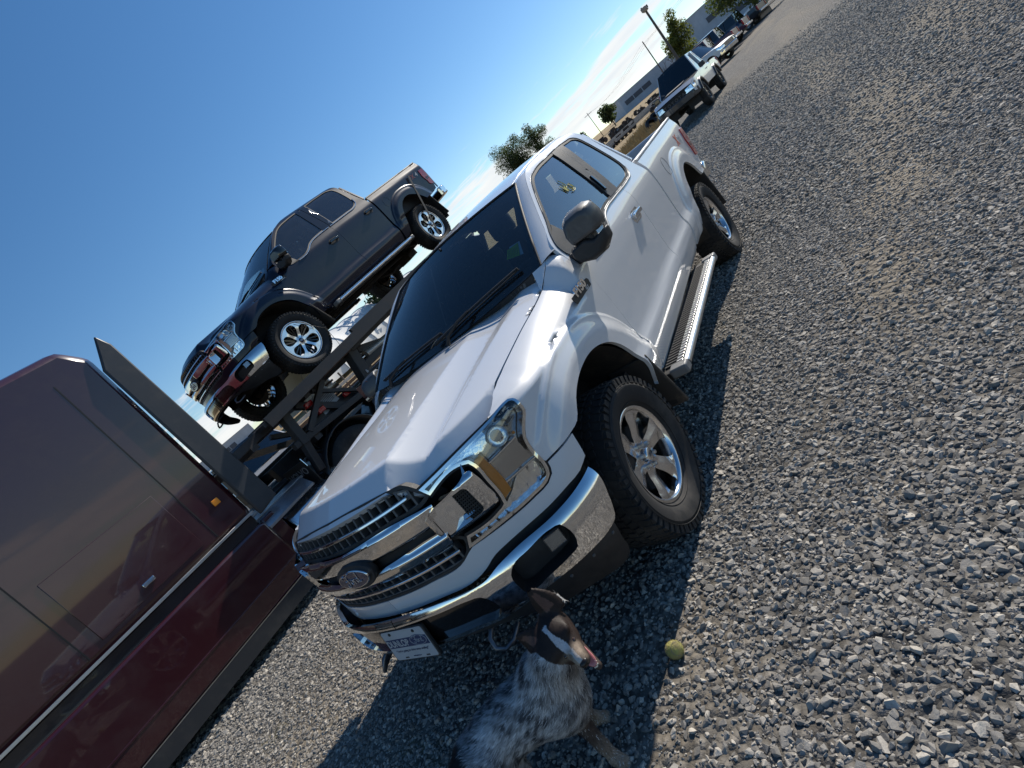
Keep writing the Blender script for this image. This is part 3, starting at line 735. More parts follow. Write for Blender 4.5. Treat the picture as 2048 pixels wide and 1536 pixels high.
        for off_, w_ in ((.0,.020),(.030,.010),(.052,.010)):
            pts = [Vector(bsm(x, rx(x)))+Vector((0,-sg*(off_+.012),.012)) for x in [gapx-.02-(4.62+gapx-.02)*i/16 for i in range(17)]]
            cap.tube(pts, w_*.72, 6)
        pts0 = [Vector(bsm(x, rx(x)))+Vector((0,-sg*.045,.0)) for x in [gapx-.02-(4.62+gapx-.02)*i/16 for i in range(17)]]
        for i in range(16): cap.beam(pts0[i], pts0[i+1], .085, .02)
        cap.obj('rail_cap', BLACKP if crew or sg < 0 else mat('rail_cap_grey',(.42,.43,.44),.45), bed, 60)
        iw = B(); iw.box((( gapx-4.66)/2, sg*.80, 1.10), (4.66+gapx-.02, .05, .50)); iw.obj('bed_inner_wall', PAINT if not crew else BLACKP, bed, None)
        # tail lamp wraps the rear corner
        tl = curve([(-4.470,1.262,1),(-4.525,1.258),(-4.60,1.262,1),(-4.612,1.10),(-4.608,.93,1),(-4.53,.935),(-4.497,.955),(-4.487,1.03),(-4.462,1.09),(-4.452,1.14),(-4.462,1.20)], .03)
        tlo = panel('taillight', tl, offset(bsm, .012), REDL, root, step=.03, depth=.03)
        panel('reverse_lens', rrect(-4.60,1.055,-4.50,1.095,.01), offset(bsm, .014), LENS, tlo, step=.04, depth=.004)
        panel('rear_corner', [(-.0,.84),(.0,rx(-4.6)),(.14,rx(-4.6)),(.14,.84)], (lambda u, v: (lambda p: (-4.60-.115*math.sin(u/.14*1.45), sg*(p[1]-.10*(1-math.cos(u/.14*1.45))), v))(bs(-4.6, v))), PAINT, root, step=.03, depth=0, ref=(-3,0,1))
        # fuel door outline on the left
        if sg > 0:
            fd_ = [(-3.215+.085*math.cos(2*math.pi*k/24), 1.15+.085*math.sin(2*math.pi*k/24)) for k in range(24)]
            gg = B(); tube_on(gg, bsm, fd_, .0016, .0004, 5, closed=True); gg.obj('fuel_door_gap', RUBBER, bed, 60)
        # ---------------------------------------------------------------- front lamp
        hl_in = [(.559,1.096,1),(.585,1.054,1),(.764,1.069),(.787,1.059),(.796,1.036),(.797,.96),(.794,.877),(.787,.850),(.752,.840),(.587,.838,1),(.560,.790,1)]
        hl = [(.954,1.138),(.88,1.129),(.70,1.110)] + hl_in + [(.74,.793),(.90,.794),(.966,.798),(.996,.814),(1.012,.855)] + hl_out[1:]
        hlo = curve(hl, .02)
        lamp = panel('headlight', inset(hlo, .004), offset(fsm, -.055), LAMPGREY, root, step=.025, depth=.0)
        panel('lamp_chrome_frame', hlo, offset(fsm, .003), CHROME, lamp, [inset(hlo, .013)], step=.03, depth=.05)
        panel('lens', inset(hlo, .006), offset(fsm, .006), LENS, lamp, step=.03, depth=0)
        panel('lamp_gasket', inset(hlo, -.010), offset(fsm, -.004), RUBBER, lamp, [inset(hlo, .004)], step=.03, depth=.02)
        panel('amber_reflector', curve([(.796,1.046,1),(.842,1.058,1),(.850,.99),(.850,.90),(.846,.872,1),(.797,.858,1)], .02), offset(fsm, lambda u, v: -.006), AMBER, lamp, step=.006 if False else .012, depth=.03)
        panel('side_marker', rrect(1.000,1.020,1.012,1.032,.004), offset(fsm, -.02), AMBER, lamp, step=.02, depth=.01)
        lb = curve([(.845,.912,1),(.838,1.0,1),(.90,1.012),(.998,1.005,1),(1.0,.905,1),(.90,.905)], .02)
        panel('low_beam_bezel', lb, offset(fsm, lambda u, v: -.020+.0012*math.sin(u*900)), mat('lamp_ribbed',(.50,.46,.44),.18,metal=.75), lamp, step=.0042 if False else .008, depth=.04)
        fb = B(); 
        for p, q in (((.836,1.006),(1.0,1.012)),((.842,.906),(1.004,.899))):
            fb = B(); bar(fb, offset(fsm, -.010), [(p[0]+(q[0]-p[0])*i/6, p[1]+(q[1]-p[1])*i/6) for i in range(7)], .005, .004, .03); fb.obj('beam_divider', CHROME, lamp, 30, .002)
        # high-beam bowl, upper turn bulb
        M = oncurve(fsm, .945, 1.062, (1,0), -.045)
        bw = B(); bw.lathe([(.044,.016),(.038,.004),(.028,-.008),(.016,-.016),(.0,-.018)], M.translation, M.to_3x3() @ Vector((0,0,1)), 28); bw.obj('reflector_bowl', LAMPCHROME, lamp, 70)
        bx = B(); Mx = oncurve(fsm, 1.035, 1.095, (1,.2), -.03); bx.box(Mx.translation, (.045,.022,.03), Mx.to_3x3()); bx.box(Mx @ Vector((-.01,-.025,0)), (.05,.008,.03), Mx.to_3x3()); bx.box(Mx @ Vector((.012,.022,.004)), (.03,.012,.02), Mx.to_3x3()); bx.obj('bulb_holder', LAMPGREY, lamp, 30, .003)
        up = curve([(.600,1.085,1),(.70,1.102),(.83,1.114),(.91,1.118),(.90,1.07),(.86,1.055),(.78,1.082),(.70,1.078),(.612,1.065,1)], .02)
        panel('upper_reflector', up, offset(fsm, lambda u, v: -.036+.004*math.sin(u*46)), LAMPCHROME, lamp, step=.014, depth=.01)
        lo_ = curve([(.60,.800,1),(.74,.803),(.90,.806),(.965,.815),(.985,.85),(.985,.89),(.90,.893),(.86,.868),(.80,.838),(.70,.829),(.605,.826,1)], .02)
        panel('lower_reflector', lo_, offset(fsm, lambda u, v: -.034+.0045*abs(math.sin(u*62))), LAMPCHROME, lamp, step=.010, depth=.01)
        # ---------------------------------------------------------------- bumper
        ch = [(0,.688,1),(.30,.680),(.48,.666),(.55,.668),(.62,.686),(.70,.697),(.90,.700),(1.02,.702),(1.133,.708,1),(1.125,.66),(1.098,.59),(1.076,.53),(1.058,.500),(1.02,.492),(.90,.494),(.75,.496),(.60,.490),(.50,.486),(.40,.492),(.25,.500),(0,.503,1)]
        fog = curve([(.640,.628),(.670,.656),(.75,.669),(.86,.674),(.893,.664),(.902,.64),(.902,.575),(.89,.548),(.85,.541),(.75,.532),(.665,.523),(.640,.530),(.634,.57)], .02)
        cen = curve([(-.01,.648,1),(.30,.645),(.44,.636),(.488,.625),(.510,.595),(.516,.53),(.500,.512),(.40,.514),(.25,.518),(-.01,.520,1)], .02)
        cho = curve(ch, .02)
        # the middle opening is a notch in the half panel
        chh = [p for p in cho]
        half = curve([(0,.688,1),(.30,.680),(.48,.666),(.55,.668),(.62,.686),(.70,.697),(.90,.700),(1.02,.702),(1.133,.708,1),(1.125,.66),(1.098,.59),(1.076,.53),(1.058,.500),(1.02,.492),(.90,.494),(.75,.496),(.60,.490),(.50,.486),(.40,.492),(.25,.500),(0,.503,1),(0,.520,1),(.25,.518),(.40,.514),(.500,.512),(.516,.53),(.510,.595),(.488,.625),(.44,.636),(.30,.645),(0,.648,1)], .02)
        bp = panel('front_bumper', half, bum, CHROME, root, [fog], step=.016, depth=.022)
        panel('bumper_pocket', inset(cen, -.012), offset(bum, -.022), GLOSSBLK, bp, step=.04, depth=.0)
        panel('fog_pocket', inset(fog, -.012), offset(bum, -.07), BLACKP, bp, step=.04, depth=0)
        fgs = [Vector(bum(*p)) for p in fog]; fgi = [Vector(offset(bum, -.072)(*p)) for p in inset(fog, .004)]
        ruled('fog_bezel', fgs+fgs[:1], fgi+fgi[:1], RUBBER, bp, 0, 2)
        Mf = oncurve(bum, .845, .627, (1,-.05), -.030)
        fl = B(); fl.box(Mf.translation, (.085,.072,.03), Mf.to_3x3()); fo_ = fl.obj('fog_lamp', BLACKP, bp, 30, .01)
        fl = B(); fl.lathe([(.026,.016),(.02,.004),(.0,-.006)], Mf @ Vector((0,0,.002)), Mf.to_3x3() @ Vector((0,0,1)), 20); fl.obj('fog_reflector', LAMPCHROME, bp, 40, .003); fl = B(); fl.box(Mf @ Vector((0,0,.018)), (.074,.060,.004), Mf.to_3x3()); fl.obj('fog_lens', LENS, bp, None); fl = B(); fl.box(Mf @ Vector((0,0,.0165)), (.068,.054,.001), Mf.to_3x3()); fl.obj('fog_back', LAMPGREY, bp, None)
        low = curve([(0,.512,1),(.25,.505),(.50,.492),(.75,.500),(.95,.500),(1.052,.508,1),(1.048,.45),(1.046,.40),(1.056,.30),(1.045,.278),(1.01,.272),(.90,.305),(.80,.335),(.686,.357),(.62,.39),(.54,.432),(.40,.462),(.192,.480),(0,.482,1)], .03)
        panel('lower_air_dam', low, offset(bum, -.012), BLACKP, bp, step=.035, depth=.03)
        sc_ = B()
        for s_ in (.80, .91, 1.02): 
            Ms = oncurve(bum, s_, .455, (1,0), -.012); sc_.lathe([(.0,.004),(.006,.003),(.008,0)], Ms.translation, Ms.to_3x3() @ Vector((0,0,1)), 10)
        kind(sc_.obj('air_dam_bolt', GRILLE, bp, 40), 'stuff')
        # tow hook
        hk = B(); hk.tube([(.83,sg*.40,.47),(.90,sg*.40,.462),(.955,sg*.405,.44),(.975,sg*.42,.405),(.965,sg*.455,.385),(.93,sg*.48,.385),(.86,sg*.48,.40)], .011, 10); hk.obj('tow_hook', mat('hook_grey',(.16,.16,.17),.35,metal=.7), bp, 60)
        # ---------------------------------------------------------------- mirror
        def loft(mb, rings):
            n = len(rings[0]); v = [p for r in rings for p in r]; f = []
            for i in range(len(rings)-1):
                for k in range(n): f.append((i*n+k, i*n+(k+1) % n, (i+1)*n+(k+1) % n, (i+1)*n+k))
            f += [tuple(range(n-1,-1,-1)), tuple((len(rings)-1)*n+k for k in range(n))]; mb.add(v, f)
        def shell(nm, poly, xs, m_, par, bv):
            cy_ = sum(p[0] for p in poly)/len(poly); cz_ = sum(p[1] for p in poly)/len(poly); q = B()
            loft(q, [[Vector((x_+dx_*(p[0]-cy_), sg*(cy_+(p[0]-cy_)*k_), cz_+dz_+(p[1]-cz_)*k_)) for p in poly] for x_, k_, dx_, dz_ in xs]); o_ = q.obj(nm, m_, par, 30); bevel(o_, bv, 3); return o_
        mir = shell('mirror', [(1.005,1.338),(1.000,1.405),(1.022,1.470),(1.06,1.492),(1.150,1.490),(1.192,1.468),(1.206,1.41),(1.200,1.350),(1.17,1.332)], [(-.735,.98,.0,0),(-.690,1.0,.0,0),(-.625,.93,-.10,-.003),(-.588,.74,-.22,-.008)], mat('mirror_cap',(.060,.062,.066),.42,coat=.25,dirt=(.2,.19,.17),dscale=9,damt=.4,bump=.0003,bscale=700) if not crew else GLOSSBLK, root, .014)
        shell('mirror_base', [(.975,1.335),(.962,1.285),(.985,1.240),(1.06,1.208),(1.13,1.216),(1.188,1.262),(1.196,1.322),(1.13,1.305),(1.075,1.345)], [(-.722,.97,.0,0),(-.685,1.0,.0,0),(-.630,.94,-.08,.002),(-.600,.74,-.2,.006)], BLACKP, mir, .010)
        m3 = B(); m3.box((-.672, sg*1.075, 1.325), (.085, .10, .05)); m3.beam((-.72, sg*.90, 1.272), (-.69, sg*1.02, 1.276), .11, .075); m3.obj('mirror_arm', BLACKP, mir, 30, .012)
        if not crew and sg < 0:          # passenger mirror is folded back
            Rm = Matrix.Translation((-.70,-.97,0)) @ Matrix.Rotation(math.radians(-62), 4, 'Z') @ Matrix.Translation((.70,.97,0))
            for o_ in [mir]+list(mir.children): o_.data.transform(Rm)
        sail = curve([(-.685,1.395),(-.71,1.428),(-.80,1.462),(-.862,1.492,1),(-.895,1.36,1),(-.93,1.228,1),(-.80,1.226),(-.735,1.258),(-.672,1.33)], .03)
        panel('mirror_sail', sail, offset(bsm, .004), BLACKP, mir, step=.04, depth=.012)
        gm = B(); gm.box((-.728, sg*1.11, 1.40), (.004,.16,.14)); gm.obj('mirror_glass', mat('mirror_glass',(.8,.8,.8),.02,metal=1), mir, None)
        # ---------------------------------------------------------------- running board
        x0, x1 = (-.61, -2.35) if not crew else (-.76, -2.93)
        rb = B()
        zt = .462; yo = 1.105
        rb.box(((x0+x1)/2, sg*.995, zt-.032), (x0-x1-.02, .16, .05)); board = rb.obj('running_board', BLACKP, root, 30, .01)
        ns = 44 if not crew else 58
        rp0 = None
        for k in range(ns):
            xx = x0-.09-(x0-x1-.20)*k/(ns-1)
            if rp0 is None: st = B(); st.box((0,0,0), (.014,.115,.012)); st.box((0, sg*.044, .002), (.018,.034,.010)); st.cur = 0; rp0 = st.obj('step_rib', BLACKP, board, None); c_ = rp0
            else: c_ = rp0.copy(); link(c_, board)
            c_.location = (xx, sg*1.012, zt-.003)
        ed = B(); ed.tube([(x0-.075, sg*(yo-.018), zt-.018), (x1+.075, sg*(yo-.018), zt-.018)], .024, 14); 
        ed.obj('step_edge', CHROME if crew else ALU, board, 50)
        np0 = None
        for k in range(ns):
            xx = x0-.09-(x0-x1-.20)*k/(ns-1)
            if np0 is None: q_ = B(); q_.box((0,0,0), (.018,.036,.010)); np0 = q_.obj('edge_notch', CHROME if crew else ALU, board, None); c_ = np0
            else: c_ = np0.copy(); link(c_, board)
            c_.location = (xx, sg*(yo-.050), zt+.0045)
        for xe, dx in ((x0, -1), (x1, 1)):
            ce = B(); ce.box((xe+dx*.035, sg*(yo-.052), zt-.018), (.085, .110, .058)); ce.obj('end_cap', mat('step_cap_grey',(.17,.17,.17),.5), board, 30, .012)
            ce = B(); ce.box((xe+dx*.10, sg*.93, zt-.05), (.06,.14,.04)); ce.obj('step_bracket', BLACKP, board, None)
        # pinch-weld flange below the doors
        fl_ = B(); 
        nb = 60
        bar(fl_, offset(bsm, -.006), [(-.74-(gapx*-1-.74-.05)*i/12, .452+.03*i/12) for i in range(13)], .012, -.004, .014); fl_.obj('sill_flange', PAINT, root, None)
        rv = B()
        for k in range(nb):
            p = Vector(offset(bsm, -.003)(-.78-(gapx*-1-.85)*k/nb, .456+.03*k/nb)); rv.box(p, (.007,.006,.007))
        kind(rv.obj('weld_dimple', CHROME, root, None), 'stuff')
        # ---------------------------------------------------------------- wells, flaps, wheels
        for cx, hx in ((0, .55), (-3.683, .60)):
            wl_ = B(); hh = .40+(TZ(cx)*.8 if cx else 0)
            prof = []
            rr = .575 if cx == 0 else .60
            ang = [math.radians(a) for a in (range(14, 196, 7) if cx == 0 else range(-5, 196, 10))]
            v = []; f = []
            for a in ang:
                for yy, q in ((.50, .97), (.90, .985), (.965, 1.0)): v.append((cx+math.cos(a)*rr*q*.96, sg*yy, hh+math.sin(a)*rr*q))
            for i in range(len(ang)-1):
                for k in range(2): f.append((i*3+k, i*3+k+1, (i+1)*3+k+1, (i+1)*3+k))
            n = len(v); v += [(cx+math.cos(a)*rr*.96*.97, sg*.50, hh+math.sin(a)*rr*.97) for a in ang]; f.append(tuple(range(n, n+len(ang))))
            wl_.add(v, f); wl_.obj('wheel_well', LINER, root, 40)
        mf = B(); Mrot = Matrix.Rotation(math.radians(14), 3, 'Y')
        mf.box((-.520, sg*.895, .485), (.022, .25, .40), Mrot); mf.obj('mud_flap', mat('mud_flap_dusty',(.045,.040,.036),.8,dirt=(.19,.14,.10),dscale=5,damt=.8), root, 40, .008)
        mf = B(); mf.box((-4.235, sg*.86, .575), (.022, .28, .44), Matrix.Rotation(math.radians(12), 3, 'Y')); mf.obj('mud_flap', BLACKP, root, 40, .008)
        for cx, st_ in ((0, cfg.get('steer', 0)), (-3.683, 0)):
            wheel(root, cx, sg*.862, sg, wh, .398 if not crew else .402, st_)
        # rear bumper end
        rbm = B(); rbm.prism([(-4.585,.90),(-4.63,.962),(-4.78,.955),(-4.88,.84),(-4.925,.35),(-4.925,0),(-4.80,0),(-4.76,.84)], lambda u, v, w: Vector((u, sg*v, w)), .655, .815); rbm.obj('rear_bumper', CHROME, root, 30, .02)
    # -------------------------------------------------------------------- hood
    ho = [(-.40,.803,1),(-.47,.797),(-.535,.778),(-.565,.745),(-.572,.60),(-.55,.40),(-.51,.2),(-.50,0),(-.51,-.2),(-.55,-.40),(-.572,-.60),(-.565,-.745),(-.535,-.778),(-.47,-.797),(-.40,-.803,1),(0,-.805),(.30,-.803),(.462,-.800,1)]
    ho += [(XL(abs(y)), y) for y in [-.76,-.70,-.62,-.54,-.46,-.38,-.28,-.18,-.08,0,.08,.18,.28,.38,.46,.54,.62,.70,.76]] + [(.462,.800,1),(.30,.803),(0,.805)]
    ln = []
    for s_ in (1, -1):
        ln.append([(XL(abs(y))-.125, s_*y) for y in [.01+.02*i for i in range(39)]]); ln.append([(XL(abs(y))-.105, s_*y) for y in [.01+.02*i for i in range(39)]]); ln.append([(x, s_*(YD(x)+(YR(x)-YD(x))*.70)) for x in [-.53+.04*i for i in range(30)]])
        ln.append([(x, s_*YR(x)) for x in [-.55+.04*i for i in range(32)]]); ln.append([(x, s_*YD(x)) for x in [-.5+.04*i for i in range(34)]])
    hd = panel('hood', inset(curve(ho, .04), .001), hood, PAINT, root, step=.022, depth=.03, up=(0,0,1), lines=ln, e=.005)
    # -------------------------------------------------------------------- roof
    fr_ = lambda y: -1.275+.13*(1-(y/.655)**2)
    ro = [(fr_(y)-.006, y) for y in [-.655+.0655*i for i in range(21)]] + [(x, .655) for x in [-1.4-.1*i for i in range(int((-cabe-1.4)/.1))]] + [(cabe, .655)] + [(cabe-.02, y) for y in (.4,.2,0,-.2,-.4)] + [(cabe, -.655)] + [(x, -.655) for x in [-1.4-.1*i for i in range(int((-cabe-1.4)/.1))]][::-1]
    panel('roof', ro, roofm, PAINT, root, step=.045, depth=.012, up=(0,0,1))
    panel('headliner', inset(ro, .02), lambda u, v: (u, v, roofm(u, v)[2]-.045), HEADLINER, root, step=.12, depth=0, up=(0,0,-1))
    # ditch mouldings
    for sg in (1, -1):
        d_ = MB(); d_.tube([Vector((x, sg*.61, roofm(x, .61)[2]-.002)) for x in [-1.29-.06*i for i in range(int((-cabe-1.29)/.06)+1)]], .006, 6); d_.obj('roof_moulding', PAINT, root, 60)
    # -------------------------------------------------------------------- windshield
    wsr = rrect(-1, 0, 1, 1, .03)
    frit = curve([(-.93,.10),(-.80,.055),(0,.045),(.80,.055),(.93,.10),(.925,.5),(.905,.84),(.85,.92),(.55,.945),(.22,.945),(.12,.86),(-.12,.86),(-.22,.945),(-.55,.945),(-.85,.92),(-.905,.84),(-.925,.5)], .06)
    wsg = panel('windshield', wsr, ws_pt, GLASS_F, root, step=.09, depth=0)
    panel('glass_border', wsr, lambda u, v: Vector(ws_pt(u, v))+Vector((-.003,0,-.004)), mat('frit_black',(.006,.006,.007),.5), wsg, [frit], step=.08, depth=0)
    edg = MB(); edg.tube([Vector(ws_pt(v/10, 1.0))+Vector((0,0,.002)) for v in range(-10, 11)], .007, 6)
    for s_ in (-1, 1): edg.tube([Vector(ws_pt(s_, w/12))+Vector((0,0,.001)) for w in range(13)], .009, 6)
    edg.obj('windshield_moulding', RUBBER, root, 60)
    inn = lambda u, v: Vector(ws_pt(u, v))+Vector((-.012,0,-.014))
    if not crew:
        panel('paper_tag', [(.782,.285),(.90,.235),(.895,.375),(.805,.395)], inn, PAPER, wsg, step=.1, depth=0)
        panel('lime_tag', [(.765,.295),(.875,.240),(.885,.365),(.785,.375)], lambda u, v: inn(u, v)+Vector((.004,0,.004)), STICKER, wsg, step=.1, depth=0)
        tl_ = MB()
        for k in range(7): bar(tl_, lambda u, v: inn(u, v)+Vector((.0045,0,.0045)), [(.782+.013*k,.30-.006*k), (.792+.013*k,.36-.004*k)], .0012, .0008, 0)
        tl_.obj('tag_print', mat('tag_ink',(.12,.22,.02),.7), wsg, None)
        pp = MB(); g_ = lambda x, z: Vector(offset(bs, .0015)(x, z))
        for st_ in ([(-1.470,1.655),(-1.478,1.60),(-1.452,1.585),(-1.44,1.60)],[(-1.50,1.60),(-1.52,1.57),(-1.49,1.55),(-1.47,1.575)],[(-1.45,1.62),(-1.44,1.56),(-1.43,1.60),(-1.415,1.56),(-1.405,1.62)],[(-1.53,1.60),(-1.53,1.555),(-1.50,1.54),(-1.45,1.545)]):
            pp.tube([g_(a, b) for a, b in curve(st_, .01, False)], .0028, 5)
        pp.obj('pen_mark', PAINTPEN, root, 60)
    else:
        panel('dash_sheet', [(.22,.04),(.80,.05),(.86,.16),(.80,.27),(.62,.29),(.30,.20)], inn, PAPER, wsg, step=.15, depth=0)
    # cowl with louvres, wipers
    hr = [Vector(hood(a, b))-Vector((0,0,.012)) for a, b in ((-.53,.74),(-.56,.60),(-.54,.40),(-.50,.2),(-.49,0),(-.50,-.2),(-.54,-.40),(-.56,-.60),(-.53,-.74))]
    hr = [Vector((p.x+.03, p.y, p.z-.02)) for p in hr]
    wb = [Vector(ws_pt(v, .012)) for v in (.95,.75,.5,.25,0,-.25,-.5,-.75,-.95)]
    cow = ruled('cowl', hr, wb, BLACKP, root, .0, 3, ref=(-1.5,0,0))
    lv = MB()
    for i in range(46):
        y = -.66+1.32*i/45
        if abs(y-.02) < .03 or abs(y+.55) < .02: continue
        t_ = (.74-y)/1.48*8; k = min(int(t_), 7); a = hr[k].lerp(hr[k+1], t_-k); b = wb[k].lerp(wb[k+1], t_-k)
        lv = MB(); lv.beam(a+Vector((0,0,.012)), a.lerp(b, .55)+Vector((0,0,.014)), .010, .014); lv.obj('cowl_louvre', GRILLE, cow, None)
    for (piv, tip, arm) in (((.16,.0),(.78,.10),1), ((-.62,.0),(-.02,.10),1)):
        wp = MB()
        base = Vector(ws_pt(piv[0], 0.0))+Vector((.05,0,.0)); b0 = Vector(ws_pt(piv[0]-.16, .045))+Vector((.018,0,.02)); b1 = Vector(ws_pt(piv[0]+.70, .10))+Vector((.018,0,.02)); mid = b0.lerp(b1, .45)
        e1 = Vector(ws_pt(piv[0]+.36, .03))+Vector((.05,0,.03))
        wp.tube([b0, b0.lerp(b1,.25)+Vector((.004,0,.006)), mid+Vector((.006,0,.009)), b0.lerp(b1,.75)+Vector((.004,0,.006)), b1], .0075, 6)
        wp.tube([b0-Vector((.008,0,.010)), b1-Vector((.008,0,.010))], .004, 5)
        wp.tube([base, base.lerp(mid,.2)+Vector((.02,0,.028)), base.lerp(mid,.6)+Vector((.012,0,.03)), mid+Vector((.012,0,.014))], [.016,.012,.009,.007], 6)
        wp.obj('wiper', RUBBER, root, 50)
    # -------------------------------------------------------------------- grille
    fsx = lambda u, v: fs(u, v) if u >= 0 else (lambda p: (p[0], -p[1], p[2]))(fs(-u, v))
    e_ = bpy.data.objects.new('grille', None); link(e_, root); e_.location = (.85, 0, .95); gp = e_
    inv = Matrix.Translation((-.85, 0, -.95))
    def fixup(o): o.matrix_parent_inverse = inv; return o
    # upper opening: z 1.05-1.155, lower: .755-.855
    def half(pts): return pts + [(-a, *r) for a, *r in pts[::-1]]
    uo = curve([(-.585,1.062,1),(-.55,1.10),(-.50,1.148),(-.44,1.158),(-.28,1.172),(0,1.178),(.28,1.172),(.44,1.158),(.50,1.148),(.55,1.10),(.585,1.062,1),(.553,1.048),(.36,1.048),(0,1.040),(-.36,1.048),(-.553,1.048)], .03)
    fixup(panel('grille_backing', curve([(-.60,1.07),(-.50,1.16),(0,1.185),(.50,1.16),(.60,1.07),(.60,.80),(.50,.745),(0,.735),(-.50,.745),(-.60,.80)], .05), offset(fsx, -.075), mat('radiator_black',(.006,.006,.007),.8), gp, step=.08, depth=0))
    fr = MB()
    for i in range(len(uo)):
        pass
    fixup(panel('grille_surround', inset(uo, -.004), offset(fsx, -.004), BLACKP, gp, [inset(uo, .012)], step=.03, depth=.06))
    top = lerp_tab([(0,1.168),(.28,1.160),(.44,1.146),(.50,1.132),(.56,1.07)]); 
    cells = MB()
    for k in range(-9, 10):
        s_ = k*.0565
        sl1 = MB(); bar(sl1, offset(fsx, -.018), [(s_, 1.043), (s_, 1.10), (s_, top(abs(s_)))], .005, .010, .035); fixup(sl1.obj('grille_slat', GRILLE, gp, None))
    bar(cells, offset(fsx, -.018), [(s_*.0565, top(abs(s_*.0565))-.003) for s_ in range(-9, 10)], .005, .010, .035)
    bar(cells, offset(fsx, -.018), [(s_*.0565, 1.098) for s_ in range(-9, 10)], .010, .008, .035)
    bar(cells, offset(fsx, -.018), [(s_*.0565, 1.050) for s_ in range(-9, 10)], .004, .010, .035)
    lo = curve([(-.525,.868,1),(0,.850),(.525,.868,1),(.575,.835),(.545,.778),(.503,.757),(.34,.750),(0,.750),(-.34,.750),(-.503,.757),(-.545,.778),(-.575,.835)], .03)
    fixup(panel('grille_surround', inset(lo, -.003), offset(fsx, -.004), BLACKP, gp, [inset(lo, .010)], step=.03, depth=.06))
    for k in range(-9, 10):
        s_ = k*.0565; sl1 = MB(); bar(sl1, offset(fsx, -.018), [(s_, .755), (s_, .80), (s_, .858)], .005, .010, .035); fixup(sl1.obj('grille_slat', GRILLE, gp, None))
    for zz_ in (.760, .803): bar(cells, offset(fsx, -.018), [(s_*.0565, zz_) for s_ in range(-9, 10)], .005 if zz_ < .78 else .009, .010, .035)
    fixup(cells.obj('grille_rail', GRILLE, gp, None, .0015))
    for zz_, ee in ((1.098, .49), (.803, .52)):
        st = MB(); bar(st, offset(fsx, -.006), [(ee*i/14, zz_) for i in range(-14, 15)], .0075, .008, .014); fixup(st.obj('chrome_strip', CHROME, gp, 30, .004))
    # two chrome bars joined by the nostrils
    def bulge(z0, z1, amp=.022, o=.008):
        return offset(fsx, lambda u, v: o+amp*max(0, min(1, (z1-v)/.016, (v-z0+.004)/.008))+.17*(v-(z0+z1)/2))
    upb = curve([(-.58,1.028,1),(-.36,1.046),(0,1.038),(.36,1.046),(.58,1.028,1),(.545,.958),(.46,.955),(.30,.950),(.14,.948),(0,.948),(-.14,.948),(-.30,.950),(-.46,.955),(-.545,.958)], .03)
    fixup(panel('chrome_bar', upb, bulge(.95,1.045,.020), CHROME, gp, step=.018, depth=.04))
    lob = curve([(-.55,.915,1),(-.46,.922),(-.30,.915),(-.14,.908),(0,.905),(.14,.908),(.30,.915),(.46,.922),(.55,.915,1),(.535,.850),(.36,.848),(0,.846),(-.36,.848),(-.535,.850)], .03)
    fixup(panel('chrome_bar', lob, bulge(.845,.915,.020), CHROME, gp, step=.018, depth=.04))
    for sg in (1, -1):
        fsm = mirrored(fs, sg)
        no = curve([(.500,.94,1),(.505,.985,1),(.56,1.008),(.66,1.022),(.73,1.034),(.762,1.046),(.778,1.040),(.786,1.01),(.788,.95),(.786,.886),(.778,.868),(.75,.862),(.64,.862),(.54,.864),(.508,.878,1)], .02)
        def nb(u, v, sg=sg):
            d = max(0, min(abs(u-.497), abs(u-.792), abs(v-.858), abs(v-1.044)))
            return .010+.024*min(1, d/.016)+.17*(v-.95)
        hole = rrect(.536,.884,.728,1.008,.022)
        fixup(panel('nostril', no, offset(fsm, nb), CHROME, gp, [hole], step=.012, depth=.05))
        rim = [Vector(offset(fsm, nb)(*p)) for p in hole]
        inn = [Vector(offset(fsm, -.036)(*p)) for p in inset(hole, .003)]
        fixup(ruled('nostril_wall', rim+rim[:1], inn+inn[:1], CHROME, gp, 0, 2, ref=(0,0,.9)))
        fixup(panel('nostril_floor', inset(hole, .002), offset(fsm, lambda u, v: .024-.058*sstep(.560,.640,u) if u < .64 else -.034), CHROME, gp, step=.014, depth=0))
        bk = rrect(.640,.888,.724,1.004,.012); fixup(panel('nostril_back', bk, offset(fsm, -.030), RUBBER, gp, step=.05, depth=0))
        ms = MB()
        for i in range(8): bar(ms, offset(fsm, -.022), [(.645+.0105*i, .890), (.645+.0105*i, 1.002)], .0018, .004, .008)
        for i in range(10): bar(ms, offset(fsm, -.022), [(.641, .892+.0122*i), (.723, .892+.0122*i)], .0018, .004, .008)
        fixup(ms.obj('nostril_mesh', BLACKP, gp, None))
    sl = MB(); bar(sl, offset(fsx, -.012), [(.05*i, .931) for i in range(-10, 11)], .030, .0, .02); fixup(sl.obj('slot_back', RUBBER, gp, None))
    # oval emblem
    em_c = (.0, .933); Mo = oncurve(fsx, 0, .933, (0.999, 0), .030, ref=(-1.5,0,.7)); Mo = frame3((fs(0,.933)[0]+.030, 0, .933), (0,1,0), (0,0,1))
    def oval(a, b, h0, h1, nm, m_, par, rnd=.004):
        o = MB(); n = 48
        o.prism([(a*math.cos(2*math.pi*k/n), b*math.sin(2*math.pi*k/n)) for k in range(n)], lambda u, v, w: Mo @ Vector((u, v, w)), h0, h1); x = o.obj(nm, m_, par, 50, rnd); return fixup(x)
    oval(.140, .066, -.03, .004, 'emblem_mount', BLACKP, gp)
    oval(.115, .047, 0, .018, 'emblem_rim', CHROME, gp)
    oval(.106, .040, 0, .0195, 'emblem', BADGEBLUE, gp, .001)
